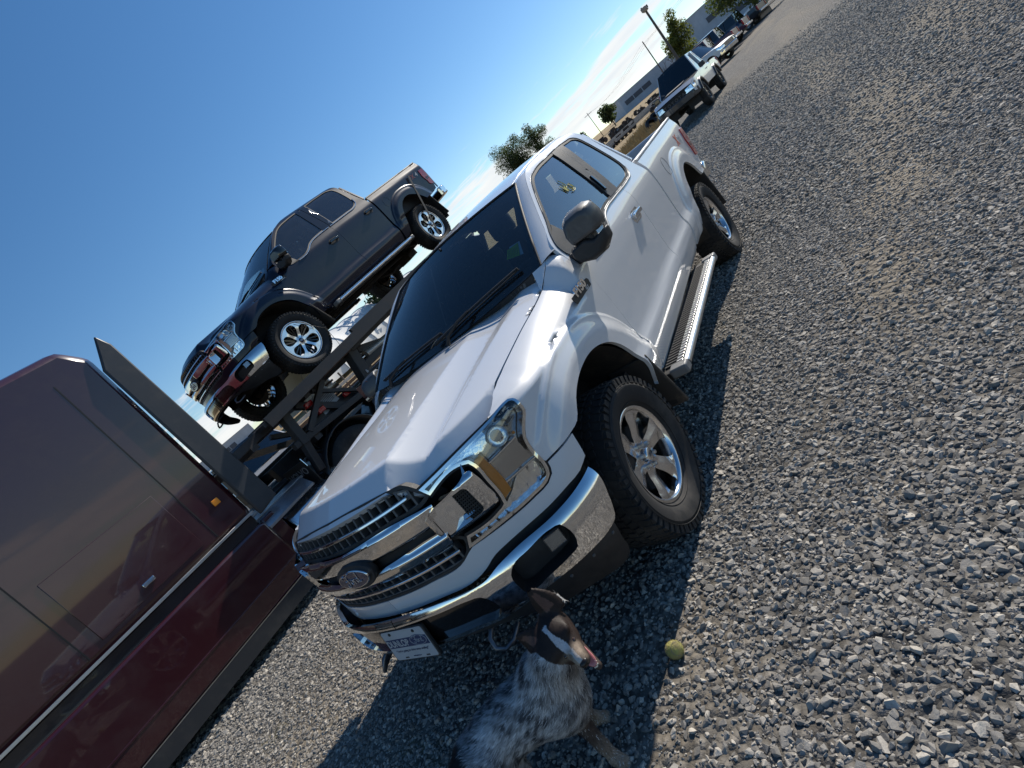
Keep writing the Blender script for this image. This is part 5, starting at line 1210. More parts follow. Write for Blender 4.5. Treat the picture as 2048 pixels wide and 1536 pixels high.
# ================================================================== parked pickups farther back
def simple_pickup(name, label, pos, heading, paint, L=5.4, Wd=1.9, Ht=1.85, r=.39, crew=True, hoodc=None, flares=None, group='parked pickup trucks in the far row', lift=0.0, word=None, scoop=False, frontbar=CHROME, rimm=SILVER, canopy=False, grille_m=None):
    """body panels on a gently curved side, bonnet, glass, lamps, bumpers, wheels; x forward from mid-length"""
    T_ = thing(name, label, 'pickup truck', (pos[0], pos[1], pos[2] if len(pos) > 2 else ground_z(*pos[:2])), (0,0,heading), group)
    hw = Wd/2; fx = L/2; rxx = -L/2; wf, wr = fx-.90, rxx+1.20; zb = .50+lift; zs = Ht*.60+lift*.4; zr = Ht+lift*.4; zh = Ht*.60+lift*.4
    A_ = r+.10; zc = r
    wsb, wst = fx-1.55, fx-2.15; cb_ = wst-(1.75 if crew else 1.15); ct = cb_+.12
    hy = lambda z: hw-.02-.035*max(0, (z-zs+.25))/.25 if z < zs else hw-.055-.42*(z-zs)*.62
    def arch(cx):
        return [(cx+A_*math.cos(math.radians(a)), max(zb-.02, zc+A_*math.sin(math.radians(a)))) for a in range(170, 9, -16)] 
    for sg in (1, -1):
        mp2 = lambda x, z, sg=sg: (x, sg*(hy(z)-(.10*sstep(fx-.55, fx, x)**2 if x > 0 else 0)), z)
        af, ar = arch(wf)[::-1], arch(wr)[::-1]
        lower = [(rxx+.05,zb+.08),(rxx+.03,zs-.02),(cb_,zs-.01),(cb_,zs),(wsb,zs),(fx-.5,zs-.05),(fx-.06,zs-.14),(fx-.02,zb+.12),(wf+A_,zb)] 
        body = [(rxx+.05,zb+.06),(wr-A_,zb)][::1] + [p for p in arch(wr)] + [(wr+A_+.02,zb-.04),(wf-A_-.02,zb-.04)] + [p for p in arch(wf)] + [(wf+A_,zb),(fx-.03,zb+.08),(fx-.05,zs-.16),(fx-.35,zs-.06),(wsb,zs),(cb_,zs),(rxx+.02,zs-.02)]
        sd_ = panel('body_side', body, mp2, paint, T_, step=.16, depth=.03, ref=(0,0,.8), e=.01)
        gl_ = [(wsb-.10,zs+.02),(wst-.02,zr-.06),(ct+.02,zr-.07),(cb_+.02,zs+.02)]
        panel('pillar_frame', [(wsb+.02,zs),(wst+.04,zr-.01),(ct-.02,zr-.02),(cb_-.03,zs)], mp2, paint, T_, [inset(gl_, .03)], step=.2, depth=.03, ref=(0,0,.8), e=.01)
        panel('side_window', gl_, lambda x, z, m=mp2: (m(x, z)[0], m(x, z)[1]*.988, z), GLASSDARK, T_, step=.3, depth=0, ref=(0,0,.8), e=.01)
        mbk = MB(); xm = (wst+ct)/2; mbk.beam(Vector(mp2(xm+.10, zs)), Vector(mp2(xm, zr-.05)), .10, .03, (1,0,0)); mbk.obj('door_pillar', paint, T_, None)
        if flares:
            for cx in (wf, wr):
                fl = MB(); fl.tube([Vector((cx+A_*math.cos(math.radians(a)), sg*(hw-.01), max(zb-.06, zc+A_*math.sin(math.radians(a))))) for a in range(0, 181, 12)], .05, 6); fl.obj('fender_flare', flares, T_, 60)
        hd_ = MB(); 
        for xh in ((wst-.65,) if not crew else (wst-.65, ct+.35)): hd_.box((xh, sg*(hy(zs-.12)+.02), zs-.12), (.16,.03,.035))
        hd_.obj('door_handle', paint, T_, None)
        mr = MB(); mr.box((wsb-.25, sg*(hw+.10), zs+.10), (.12,.22,.17)); mr.obj('mirror', RUBBER if hoodc is None else hoodc, T_, 30, .03)
        for cx in (wf, wr):
            e = bpy.data.objects.new('wheel', None); link(e, T_); e.location = (cx, sg*(hw-.14), r)
            t_ = MB(); t_.lathe([(r*.56,.10),(r*.62,.125),(r*.9,.13),(r,.10),(r,-.10),(r*.9,-.13),(r*.5,-.12)], (0,0,0), (0,sg,0), 36); t_.obj('tyre', TYRE, e, 40)
            c_ = MB()
            c_.lathe([(r*.57,.10),(r*.53,.09),(r*.50,-.06),(.0,-.05)], (0,0,0), (0,sg,0), 30)
            for k in range(6):
                a = math.pi*k/3; c_.beam((0,sg*.07,0), (math.cos(a)*r*.53, sg*.08, math.sin(a)*r*.53), .05, .03, (0,1,0))
            c_.lathe([(.0,.10),(.07,.09),(.08,.02)], (0,0,0), (0,sg,0), 16); c_.obj('rim', rimm, e, 30)
        wl_ = MB()
        for cx in (wf, wr): wl_.box((cx, sg*(hw-.42), zc+.22), (A_*2-.02,.46,A_*1.25))
        wl_.obj('wheel_well', RUBBER, T_, None)
        # lamps
        lampm = panel('headlight', [(fx-.32,zs-.13),(fx-.05,zs-.20),(fx-.03,zs-.34),(fx-.16,zs-.33),(fx-.34,zs-.20)], lambda x, z, m=mp2: (m(x, z)[0]+.01, m(x, z)[1]*1.008, z), LAMPCHROME, T_, step=.1, depth=.02, ref=(0,0,.8), e=.01)
        tlm = MB(); tlm.box((rxx+.03, sg*(hw-.08), zs-.22), (.10,.13,.36)); tlm.obj('taillight', REDL, T_, 30, .02)
    def strip(nm, a, b, ya, yb, m, par=T_, k=6, crown=.03):
        v = []; f = []
        for i in range(k+1):
            t = i/k; x, z = a[0]+(b[0]-a[0])*t, a[1]+(b[1]-a[1])*t; yy = ya+(yb-ya)*t
            for j in range(9):
                u = -1+2*j/8; v.append((x, yy*u, z+crown*(1-u*u)))
        for i in range(k):
            for j in range(8): f.append((i*9+j, i*9+j+1, (i+1)*9+j+1, (i+1)*9+j))
        return mesh(nm, v, f, m, par, 60)
    strip('bonnet', (fx-.02,zs-.15), (fx-.40,zs-.045), hw-.13, hw-.055, hoodc or paint); strip('bonnet_top', (fx-.40,zs-.045), (wsb,zs+.02), hw-.055, hw-.06, hoodc or paint)
    strip('windshield', (wsb,zs+.02), (wst,zr-.01), hw-.08, hy(zr-.02)-.02, GLASSDARK, crown=.05); strip('roof', (wst,zr-.01), (ct,zr-.02), hy(zr-.02)-.0, hy(zr-.02)-.0, paint, crown=.05)
    strip('rear_window', (ct,zr-.03), (cb_,zs), hy(zr-.02)-.02, hw-.07, GLASSDARK)
    bed = MB(); bed.box(((cb_+rxx)/2, 0, zs-.36), (cb_-rxx-.06, Wd-.20, .05)); bed.obj('bed_floor', RUBBER, T_, None)
    for sg in (1,-1): bw = MB(); bw.box(((cb_+rxx)/2+.02, sg*(hw-.10), zs-.19), (cb_-rxx-.08, .05, .36)); bw.obj('bed_wall', paint, T_, None)
    tg = MB(); tg.box((rxx+.05, 0, zs-.26), (.06, Wd-.28, .50)); tg.obj('tailgate', paint, T_, 30, .02)
    tb_ = MB(); tb_.box((rxx-.06, 0, zb+.10), (.16, Wd-.12, .16)); tb_.obj('rear_bumper', frontbar, T_, 30, .03)
    fb_ = MB(); fb_.prism([(fx-.25,-hw+.02),(fx+.02,-hw+.20),(fx+.10,-.4),(fx+.10,.4),(fx+.02,hw-.20),(fx-.25,hw-.02),(fx-.30,hw-.2),(fx-.30,-hw+.2)], lambda u, v, w: Vector((u, v, w)), zb-.06, zb+.17); fb_.obj('front_bumper', frontbar, T_, 30, .03)
    gq = MB(); gq.add([(fx-.02,-hw+.36,zb+.17),(fx+.03,0,zb+.17),(fx-.02,hw-.36,zb+.17),(fx-.06,hw-.30,zs-.17),(fx-.01,0,zs-.14),(fx-.06,-hw+.30,zs-.17)], [(0,1,4,5),(1,2,3,4)]); gq.obj('front_grille', grille_m or GRILLE, T_, None)
    gs = MB()
    for k in range(4): gs.box((fx+.0, 0, zb+.22+(zs-zb-.40)*k/3), (.05, Wd-.80, .03))
    gs.obj('grille_bar', frontbar if grille_m is None else grille_m, T_, None)
    fa = MB()
    for sg in (1,-1): fa.add([(fx-.02,sg*(hw-.36),zb+.12),(fx-.10,sg*(hw-.11),zb+.12),(fx-.12,sg*(hw-.12),zs-.33),(fx-.05,sg*(hw-.34),zs-.33)], [(0,1,2,3)])
    fa.obj('front_corner', paint, T_, None)
    for sg in (1,-1):
        hl_ = MB(); hl_.add([(fx-.01,sg*(hw-.42),zs-.20),(fx-.09,sg*(hw-.12),zs-.17),(fx-.07,sg*(hw-.11),zs-.34),(fx+.0,sg*(hw-.42),zs-.33)], [(0,1,2,3)]); hl_.obj('headlight', LAMPCHROME, T_, None)
    ub = MB(); ub.box((0,0,zb-.02), (L-.6, Wd-.55, .18)); ub.tube([(wf,-hw+.2,r),(wf,hw-.2,r)], .06, 8); ub.tube([(wr,-hw+.2,r),(wr,hw-.2,r)], .07, 8); ub.obj('underbody', RUBBER, T_, None)
    cab = MB(); cab.box(((wsb+cb_)/2-.1, 0, zs-.18), (wsb-cb_+.1, Wd-.25, .3)); cab.box((fx-.8,0,zs-.32), (1.3,Wd-.5,.30)); cab.obj('cabin', RUBBER, T_, None)
    if scoop:
        sc = MB(); sc.add([(fx-.55,-.32,zs+.035),(fx-.55,.32,zs+.035),(fx-1.15,.36,zs+.06),(fx-1.15,-.36,zs+.06),(fx-.56,-.30,zs-.005),(fx-.56,.30,zs-.005)], [(0,1,2,3),(4,5,1,0)]); sc.obj('hood_scoop', RUBBER, T_, None)
        for sg in (1,-1):
            for k in range(2):
                dl = MB(); dl.box((fx-.10-.03*0, sg*(hw-.20-.0), zs-.22-.085*k), (.05,.22,.035), Matrix.Rotation(sg*.45, 3, 'Z')); dl.obj('running_light', mat('lamp_white',(.95,.95,.95),.3), T_, None)
    if word: text_mesh('grille_lettering', word, .15, frame3((fx+.035,0,zs-.29), (0,1,0), (0,0,1)), mat('badge_grey',(.10,.10,.105),.4), T_, .002, spacing=1.5, bold=.002)
    return T_
GLASSDARK = glass('tinted_car_glass', (.05,.055,.06), 1.0)
GREYP = mat('dark_grey_paint', (.045,.046,.05), .35, metal=.3, coat=1)
SILVERP = mat('silver_white_paint', (.60,.61,.62), .35, metal=.2, coat=1)
MAROONP = mat('dark_red_paint', (.10,.012,.016), .35, coat=1)
NAVYP = mat('navy_paint', (.015,.030,.065), .3, metal=.3, coat=1)
BLACKPT = mat('black_paint', (.012,.013,.015), .3, coat=1)
FG = 'parked pickup trucks in the far row'
simple_pickup('pickup_truck', 'silver lifted pickup with dark grey bonnet and black grille', (-22.2,-1.42), math.radians(-4), SILVERP, L=5.25, Wd=1.70, Ht=1.84, r=.43, crew=False, hoodc=GREYP, flares=GREYP, group=FG, lift=.16, word='TOYOTA', scoop=True, frontbar=GREYP, rimm=BLACKPT, grille_m=RUBBER)
simple_pickup('pickup_truck', 'white pickup with chrome grille seen behind the silver lifted pickup', (-39.3,-3.1), math.radians(62), WHITE, L=5.3, Wd=1.86, Ht=1.78, r=.37, group=FG)
simple_pickup('pickup_truck', 'dark red pickup with its tail to the gravel, behind the white pickup', (-45.2,-3.4), math.radians(-98), MAROONP, L=5.6, Wd=1.95, Ht=1.85, r=.40, group=FG)
simple_pickup('pickup_truck', 'dark blue pickup, tail outward, between the dark red and black vehicles', (-49.0,-2.8), math.radians(-100), NAVYP, L=5.7, Wd=2.0, Ht=1.95, r=.42, group=FG)
simple_pickup('pickup_truck', 'black pickup at the far end of the row beside the tree', (-55.5,-1.6), math.radians(-108), BLACKPT, L=5.7, Wd=2.0, Ht=1.9, r=.40, group=FG)
simple_pickup('pickup_truck', 'silver grey pickup beyond the big tree at the lot end', (-78.0,1.6), math.radians(-100), SILVERP, L=5.7, Wd=2.0, Ht=1.9, r=.40, group=FG)
simple_pickup('pickup_truck', 'dark grey pickup parked beyond the silver grey one at the lot end', (-84.0,4.2), math.radians(-100), GREYP, L=5.7, Wd=2.0, Ht=1.9, r=.40, group=FG)
simple_pickup('pickup_truck', 'white pickup with chrome grille nosing out behind the car hauler', (-5.15,-11.9), math.radians(88), WHITE, L=5.6, Wd=2.0, Ht=1.92, r=.40, group=FG)
# ================================================================== trees and shrubs
BARK = mat('bark', (.085,.065,.048), .9, var=.3, vscale=9, bump=.01, bscale=25)
def leafmat(nm, c, v=.45):
    M = mat(nm, c, .65, var=v, vscale=1.6, spec=.3); t = M.node_tree; b = t.nodes['Principled BSDF']; o = t.nodes['Material Output']
    tl = N(t, 'ShaderNodeBsdfTranslucent'); tl.inputs[0].default_value = (c[0]*1.9, c[1]*2.0, c[2]*1.2, 1); mx = N(t, 'ShaderNodeMixShader', i_0=.42)
    t.links.new(b.outputs[0], mx.inputs[1]); t.links.new(tl.outputs[0], mx.inputs[2]); t.links.new(mx.outputs[0], o.inputs[0]); return M
def tree(name, label, pos, h, cr, leaf, cat='tree', trunk_r=.14, lean=(0,0), n=2600, ls=.16, crown_z=.55, seed=1, group=None, squash=1.0, dead=False, needle=False):
    rnd = random.Random(seed); z0 = ground_z(pos[0], pos[1]); T_ = thing(name, label, cat, (pos[0], pos[1], z0), (0,0,0), group)
    tr = MB(); top = Vector((lean[0], lean[1], h*.80)); clumps = []
    mid = Vector((lean[0]*.35, lean[1]*.35, h*.42))
    tr.tube([(0,0,-.1), (lean[0]*.1,lean[1]*.1,h*.15), mid, top], [trunk_r*1.25, trunk_r, trunk_r*.7, trunk_r*.15], 8)
    nb = 9 if not dead else 16
    for k in range(nb):
        t = .25+.7*k/nb; p = Vector((0,0,0)).lerp(mid, t/.5) if t < .5 else mid.lerp(top, (t-.5)/.5)
        a = k*2.4+rnd.random(); rr = cr*(.55+.5*rnd.random())*(1.15-.5*abs(t-.55)); up = h*(.10+.22*rnd.random())
        q = p+Vector((math.cos(a)*rr, math.sin(a)*rr, up)); m1 = p.lerp(q, .5)+Vector((0,0,up*.25))
        tr.tube([p, m1, q], [trunk_r*.45*(1.1-t*.6), trunk_r*.25, trunk_r*.06], 5); clumps += [(q, .42+.3*rnd.random()), (m1, .36+.25*rnd.random())]
        for j in range(3 if dead else 1):
            q2 = m1+Vector((rnd.uniform(-1,1)*rr*.7, rnd.uniform(-1,1)*rr*.7, up*(.5+.6*rnd.random()))); tr.tube([m1, q2], [trunk_r*.16, trunk_r*.04], 4); clumps.append((q2, .34+.25*rnd.random()))
    clumps += [(top, .45), (mid.lerp(top, .6), .55)]
    tr.obj('trunk', BARK, T_, 60)
    if dead: return T_
    v = []; f = []
    cw = [c[1]**2 for c in clumps]
    for k in range(n):
        c, s_ = rnd.choices(clumps, cw)[0]
        d = Vector((rnd.gauss(0,1), rnd.gauss(0,1), rnd.gauss(0,1)*squash)).normalized()*(cr*s_*rnd.random()**.4)
        p = c+d; 
        if p.z < h*.10: p.z = h*.10+.3*rnd.random()
        nrm = (d.normalized()+Vector((rnd.gauss(0,.6), rnd.gauss(0,.6), rnd.gauss(.25,.6)))).normalized(); a = nrm.orthogonal().normalized(); b = nrm.cross(a); th = rnd.random()*6.28
        a, b = a*math.cos(th)+b*math.sin(th), b*math.cos(th)-a*math.sin(th); l = ls*(.6+.8*rnd.random()); w = l*(.55 if not needle else .24); i = len(v)
        v += [p-a*l, p+b*w, p+a*l, p-b*w]; f.append((i, i+1, i+2, i+3))
    o = mesh('crown', v, f, leaf, T_); kind(o, 'stuff')
    return T_
G1, G2, G3 = leafmat('olive_leaf', (.105,.115,.030)), leafmat('dull_leaf', (.070,.085,.028)), leafmat('pine_needle', (.050,.068,.034))
G4 = leafmat('yellow_green_leaf', (.15,.14,.035))
tree('deciduous_tree', 'olive green leafy tree standing behind the lamp post', (-55.4,-5.2), 4.7, 1.0, G1, n=6500, ls=.085, seed=3)
tree('bush', 'yellowish round bush at the foot of the leafy tree', (-55.6,-4.1), 1.75, .55, G4, 'bush', .05, n=1800, ls=.065, seed=5)
tree('deciduous_tree', 'large spreading tree above the far end of the parked row', (-59.9,.9), 5.6, 2.0, G2, trunk_r=.22, lean=(.3,-1.1), n=8500, ls=.11, seed=8)
tree('bare_shrub', 'leafless grey shrub left of the lamp post', (-47.5,-5.9), 2.6, .6, None, 'shrub', .05, seed=11, dead=True, group='leafless shrubs by the lamp post')
tree('bare_shrub', 'leafless tall shrub beside the shorter bare one', (-49.0,-5.4), 3.0, .6, None, 'shrub', .05, seed=12, dead=True, group='leafless shrubs by the lamp post')
tree('pine_tree', 'dark dense pine crown rising behind the white cab roof', (-36.3,-15.0), 5.3, 1.15, G3, trunk_r=.16, n=15000, ls=.075, seed=21, squash=.9, needle=True)
tree('pine_tree', 'smaller dark pine right beside the dense one behind the cab', (-37.0,-13.3), 5.5, .85, G3, trunk_r=.13, n=9000, ls=.075, seed=22, squash=.9, needle=True)
tree('conifer', 'lone small conifer on the skyline of the dry hill', (-150.0,-39.0), 5.2, 1.7, G3, n=1100, ls=.35, seed=31)
tree('conifer', 'tiny conifer half hidden behind the cab on the skyline', (-150.0,-47.5), 3.6, 1.3, G3, n=700, ls=.35, seed=32)
tree('conifer', 'dark conifer top seen under the raised pickup', (-46.0,-42.0), 7.2, 1.7, G3, n=2400, ls=.22, seed=33)
# ================================================================== buildings
SHED = mat('shed_blue_grey', (.40,.45,.53), .6, var=.1, vscale=.4); SHEDR = mat('shed_roof', (.42,.45,.50), .5); SHEDD = mat('shed_dark_band', (.075,.085,.11), .5)
def shed(name, label, A_, B_, depth, hgt, bands, roof=.6):
    A_, B_ = Vector(A_), Vector(B_); d = (B_-A_); Ln = d.length; d.normalize(); nrm = Vector((d.y, -d.x)); 
    if nrm.dot(Vector((CAM.x, CAM.y))-A_) < 0: nrm = -nrm
    z0 = min(ground_z(*A_), ground_z(*B_))-.3; ang = math.atan2(d.y, d.x)
    T_ = thing(name, label, 'building', ((A_.x+B_.x)/2, (A_.y+B_.y)/2, z0), (0,0,ang)); s_ = 1 if Vector((-math.sin(ang), math.cos(ang))).dot(nrm) > 0 else -1
    w = MB(); w.box((0,-s_*depth/2,hgt/2), (Ln,depth,hgt)); w.obj('wall', SHED, T_, None)
    r_ = MB(); r_.prism([(-depth/2-.3,hgt),(0,hgt+roof),(depth/2+.3,hgt)], lambda u, v, ww: Vector((ww, u-s_*depth/2, v)), -Ln/2-.3, Ln/2+.3); r_.obj('roof', SHEDR, T_, None)
    for (u0, u1, v0, v1) in bands:
        k = max(1, int((u1-u0)*Ln/3.2))
        for i in range(k):
            a = -Ln/2+Ln*(u0+(u1-u0)*i/k); b = -Ln/2+Ln*(u0+(u1-u0)*(i+.92)/k)
            q = MB(); q.box(((a+b)/2, s_*.03, hgt*(v0+v1)/2), (b-a, .10, hgt*(v1-v0))); q.obj('window', SHEDD, T_, None)
    rb = MB()
    for i in range(int(Ln/1.6)): rb.box((-Ln/2+.8+1.6*i, s_*.015, hgt/2), (.08,.05,hgt)); 
    o = rb.obj('cladding_rib', SHED, T_, None); kind(o, 'stuff')
    return T_
shed('warehouse', 'long low blue-grey warehouse beyond the dry field', (-192.5,-45.7), (-205.0,-20.5), 22, 5.8, [(.05,.40,.42,.66),(.55,.9,.12,.34)])
shed('warehouse', 'taller blue-grey warehouse behind the parked row and trees', (-178.0,-18.5), (-188.0,6.0), 20, 9.0, [(.22,.52,.50,.66),(.45,.70,.16,.36),(.75,.95,.30,.5)])
shed('warehouse', 'low grey shed far left under the raised pickup', (-150.0,-262.0), (-118.0,-275.0), 30, 6.0, [(.3,.7,.2,.55)])
# fabric storage building with ribs
def fabric_hall():
    T_ = thing('fabric_hall', 'white ribbed fabric storage hall beyond the car hauler', 'building', (-44,-46,ground_z(-44,-46)))
    n = 9
    for i in range(n):
        v = []; f = []
        for j in range(7):
            u = j/6; bulge = -.14*math.sin(math.pi*u)
            for k in range(19):
                a = math.pi*k/18; R_ = 5.6+bulge; v.append((-11.5+2.7*(i+u), math.cos(a)*R_, math.sin(a)*R_*.80))
        for j in range(6):
            for k in range(18): f.append((j*19+k, j*19+k+1, (j+1)*19+k+1, (j+1)*19+k))
        mesh('fabric_bay', v, f, mat('white_fabric', (.72,.72,.70), .7), T_, 60)
    e = MB(); 
    for i in range(n+1): e.tube([(-11.5+2.7*i, math.cos(math.pi*k/18)*5.63, math.sin(math.pi*k/18)*5.63*.80) for k in range(19)], .06, 5)
    e.obj('frame_arch', SHEDR, T_, 60); kind(T_.children[-1], 'stuff') if T_.children else None
fabric_hall()
# ================================================================== poles
WOOD = mat('weathered_pole', (.11,.09,.075), .85, var=.3, vscale=4)
def lamp_post():
    T_ = thing('lamp_post', 'tall dark lamp post with box head leaning over the parked row', 'lamp post', (-44.43,-4.33,ground_z(-44.43,-4.33)))
    q = MB(); q.tube([(0,0,0),(0,0,5.95)], [.11,.075], 12); q.obj('pole', mat('pole_brown',(.085,.07,.06),.6), T_, 60)
    q = MB(); q.box((.1,0,6.05), (.62,.42,.28)); q.obj('lamp_head', mat('lamp_box',(.30,.26,.22),.5), T_, 30, .05); q = MB(); q.box((.1,0,5.9), (.45,.3,.03)); q.obj('lamp_glass', mat('lamp_glass',(.5,.48,.42),.3), T_, None)
    q = MB(); q.box((0,.22,6.1), (.14,.10,.18)); q.box((0,-.15,6.24), (.08,.08,.10)); q.obj('photocell', RUBBER, T_, None)
lamp_post()
def utility_pole(pos, h, label, arm=1.1):
    T_ = thing('utility_pole', label, 'pole', (pos[0], pos[1], ground_z(*pos)), (0,0,0), 'utility poles on the skyline')
    q = MB(); q.tube([(0,0,-.2),(0,0,h)], [.10,.07], 8); q.obj('pole', WOOD, T_, 60)
    if arm: q = MB(); q.beam((0,-arm,h-.5), (0,arm,h-.5), .08, .10); q.obj('crossarm', WOOD, T_, None)
    return T_
utility_pole((-148.0,-42.4), 7.0, 'utility pole on the skyline above the bed of the white pickup')
utility_pole((-92.0,-13.6), 7.4, arm=.0, label='slim utility pole between the leafy tree and the leafless shrubs')
for k in range(3):
    q = MB(); a, b = Vector((-148,-42.4+.9*(k-1),ground_z(-148,-42.4)+6.6)), Vector((-92,-13.6+.9*(k-1),ground_z(-92,-13.6)+7.0)); pts = [a.lerp(b, t/20)-Vector((0,0,1.1*math.sin(math.pi*t/20))) for t in range(21)]
    d = (b-a); pts += [b+d*.7*t/8+Vector((0,0,1.0*t/8))-Vector((0,0,.6*math.sin(math.pi*t/8))) for t in range(1, 9)]
    q.tube(pts, .009, 4); tag(q.obj('power_line', RUBBER, None, 60), 'thin power line sagging between the utility poles', 'cable', 'power lines')
q = MB(); q.box((0,0,.55), (1.3,1.5,1.1)); q.box((0,0,1.13), (1.4,1.6,.08)); o = q.obj('dumpster', BLACKPT, None, 30, .03); o.location = (-56.5,.75,ground_z(-56.5,.75)); tag(o, 'black waste bin at the foot of the large spreading tree', 'waste bin')
# ================================================================== rows of old machinery in the dry field, loose panels by the bed
RUSTD = mat('scrap_dark', (.035,.028,.026), .8, var2=(.09,.055,.04), vscale=3); SCRAPG = mat('scrap_grey', (.30,.29,.28), .6, var=.3)
def scrap(pos, seed, s_):
    rnd = random.Random(seed); T_ = thing('old_machine', 'dark rusty machine in the scrap rows across the dry field', 'machinery', (pos[0], pos[1], ground_z(*pos)), (0,0,rnd.random()*6), 'old machines in the scrap rows')
    q = MB(); q.box((0,0,.55*s_), (2.0*s_,1.1*s_,.5*s_)); q.box((.5*s_,0,1.0*s_), (.8*s_,.8*s_,.6*s_)); q.beam((-1*s_,.3*s_,.6*s_), (-1.9*s_,.2*s_,1.3*s_*rnd.random()+.2), .12*s_, .12*s_); q.obj('frame', RUSTD, T_, None)
    for sx, sy in ((-.7,.6),(.7,.6),(-.7,-.6),(.7,-.6)):
        w = MB(); r_ = (.38+.25*rnd.random())*s_; w.tube([(sx*s_,sy*s_-.12*s_,r_),(sx*s_,sy*s_+.12*s_,r_)], r_, 12); w.obj('wheel', RUBBER if rnd.random() < .6 else RUSTD, T_, 40)
    if rnd.random() < .5:
        w = MB(); w.box((-.5*s_,0,.95*s_), (.7*s_,.5*s_,.3*s_), Matrix.Rotation(rnd.random(), 3, 'Z')); w.obj('panel', SCRAPG, T_, None)
rnd = random.Random(5)
for row, (a, b, n, s_) in enumerate((((-46,-16.5),(-58,-8.3),7,.42),((-60,-20.5),(-92,-12.8),11,.55),((-75,-27),(-100,-17),7,.6))):
    for k in range(n):
        t = (k+rnd.random()*.6)/n; scrap((a[0]+(b[0]-a[0])*t+rnd.uniform(-.8,.8), a[1]+(b[1]-a[1])*t+rnd.uniform(-.5,.5)), 100+row*40+k, s_*(.8+.5*rnd.random()))
for k in range(3):
    a, b = Vector((-44-6*k,-15.3-1.2*k)), Vector((-62-8*k,-8.2-1.5*k)); q = MB(); q.beam((a.x,a.y,ground_z(*a)+.35), (b.x,b.y,ground_z(*b)+.35), .22, .22); tag(q.obj('steel_beam', SCRAPG, None, None), 'long pale steel beam lying along a scrap row in the dry grass', 'beam', 'long beams in the dry field')
# barred gate panel and tyre near the gravel edge
G_ = thing('gate_panel', 'barred metal gate panel lying in dry grass beyond the truck bed', 'gate', (-28.5,-7.4,ground_z(-28.5,-7.4)), (0,0,math.radians(38)))
q = MB()
for z_ in (.15,.95): q.tube([(-1.6,0,z_),(1.6,0,z_+.05)], .03, 6)
q.obj('gate_rail', SCRAPG, G_, 60)
for k in range(13): q = MB(); q.tube([(-1.5+.25*k,0,.15),(-1.5+.25*k,.02,.97)], .018, 5); q.obj('gate_bar', SCRAPG, G_, 60)
q = MB(); q.box((0,0,.35), (1.9,.5,.7)); q.box((.1,.3,.75), (1.2,.3,.12)); o = q.obj('pallet_stack', RUSTD, None, None); o.location = (-24.6,-8.0,ground_z(-24.6,-8)); tag(o, 'dark stack of pallets with pale boards beside the gate panel', 'pallets')
q = MB(); q.box((0,0,.5), (1.9,.06,1.0), Matrix.Rotation(-.5, 3, 'X')); o = q.obj('white_board', mat('pale_board',(.62,.62,.60),.6), None, None); o.location = (-23.6,-7.7,ground_z(-23.6,-7.7)); tag(o, 'pale board leaning against the dark pallet stack', 'board')
for k, (x, y) in enumerate(((-33.0,-5.6),(-36.0,-5.9))):
    q = MB(); q.lathe([(.20,.12),(.36,.14),(.40,.0),(.36,-.14),(.20,-.12)], (0,0,0), (.6,.5,.6), 20); o = q.obj('discarded_tyre_ring', RUBBER, None, 60); o.location = (x, y, ground_z(x, y)+.28); tag(o, 'old tyre leaning in dry grass just beyond the lifted silver pickup' if k == 0 else 'second old tyre lying farther into the dry grass', 'tyre', 'old tyres in the grass')
# fence line across the field behind the hauler
for k in range(9):
    x = -26+3.4*k*1.0; y = -24.0; q = MB(); q.tube([(0,0,-.1),(0,0,1.35)], .06, 6); o = q.obj('fence_post', WOOD, None, 60); o.location = (x, y, ground_z(x, y)); tag(o, 'weathered fence post standing in the dry grass behind the hauler', 'fence post', 'fence posts behind the hauler')
# stacked lumber and rails behind the hauler
for k in range(7):
    q = MB(); x = -8.0-.3*(k % 2); q.beam((-4.0,-15.5-.12*(k % 3),.35+.16*k), (-15.5,-15.3-.12*(k % 3),.45+.16*k), .18, .12); tag(q.obj('timber', RUST if k % 3 else SCRAPG, None, None), 'long weathered timber in the stack behind the hauler', 'timber', 'timbers stacked behind the hauler')
# dry grass tufts along the field edge
def tufts():
    rnd = random.Random(77); v = []; f = []
    for k in range(5200):
        d = rnd.random()
        if rnd.random() < .55: x = -22-28*rnd.random(); y = field_edge(x)+.9-5.0*rnd.random()**1.6
        else: x = 2-34*rnd.random(); y = -11.5-12*rnd.random()**1.5
        z = ground_z(x, y); h = .12+.30*rnd.random()
        for j in range(4):
            a = rnd.random()*6.28; dx, dy = math.cos(a)*.03, math.sin(a)*.03; lx, ly = rnd.gauss(0,.12)*h*2, rnd.gauss(0,.12)*h*2; i = len(v)
            ox, oy = rnd.gauss(0,.06), rnd.gauss(0,.06)
            v += [(x+ox-dx, y+oy-dy, z-.02), (x+ox+dx, y+oy+dy, z-.02), (x+ox+lx, y+oy+ly, z+h)]; f.append((i, i+1, i+2))
    kind(mesh('dry_grass', v, f, mat('straw_blade', (.36,.26,.12), .8, var=.4, vscale=1.5)), 'stuff')
tufts()
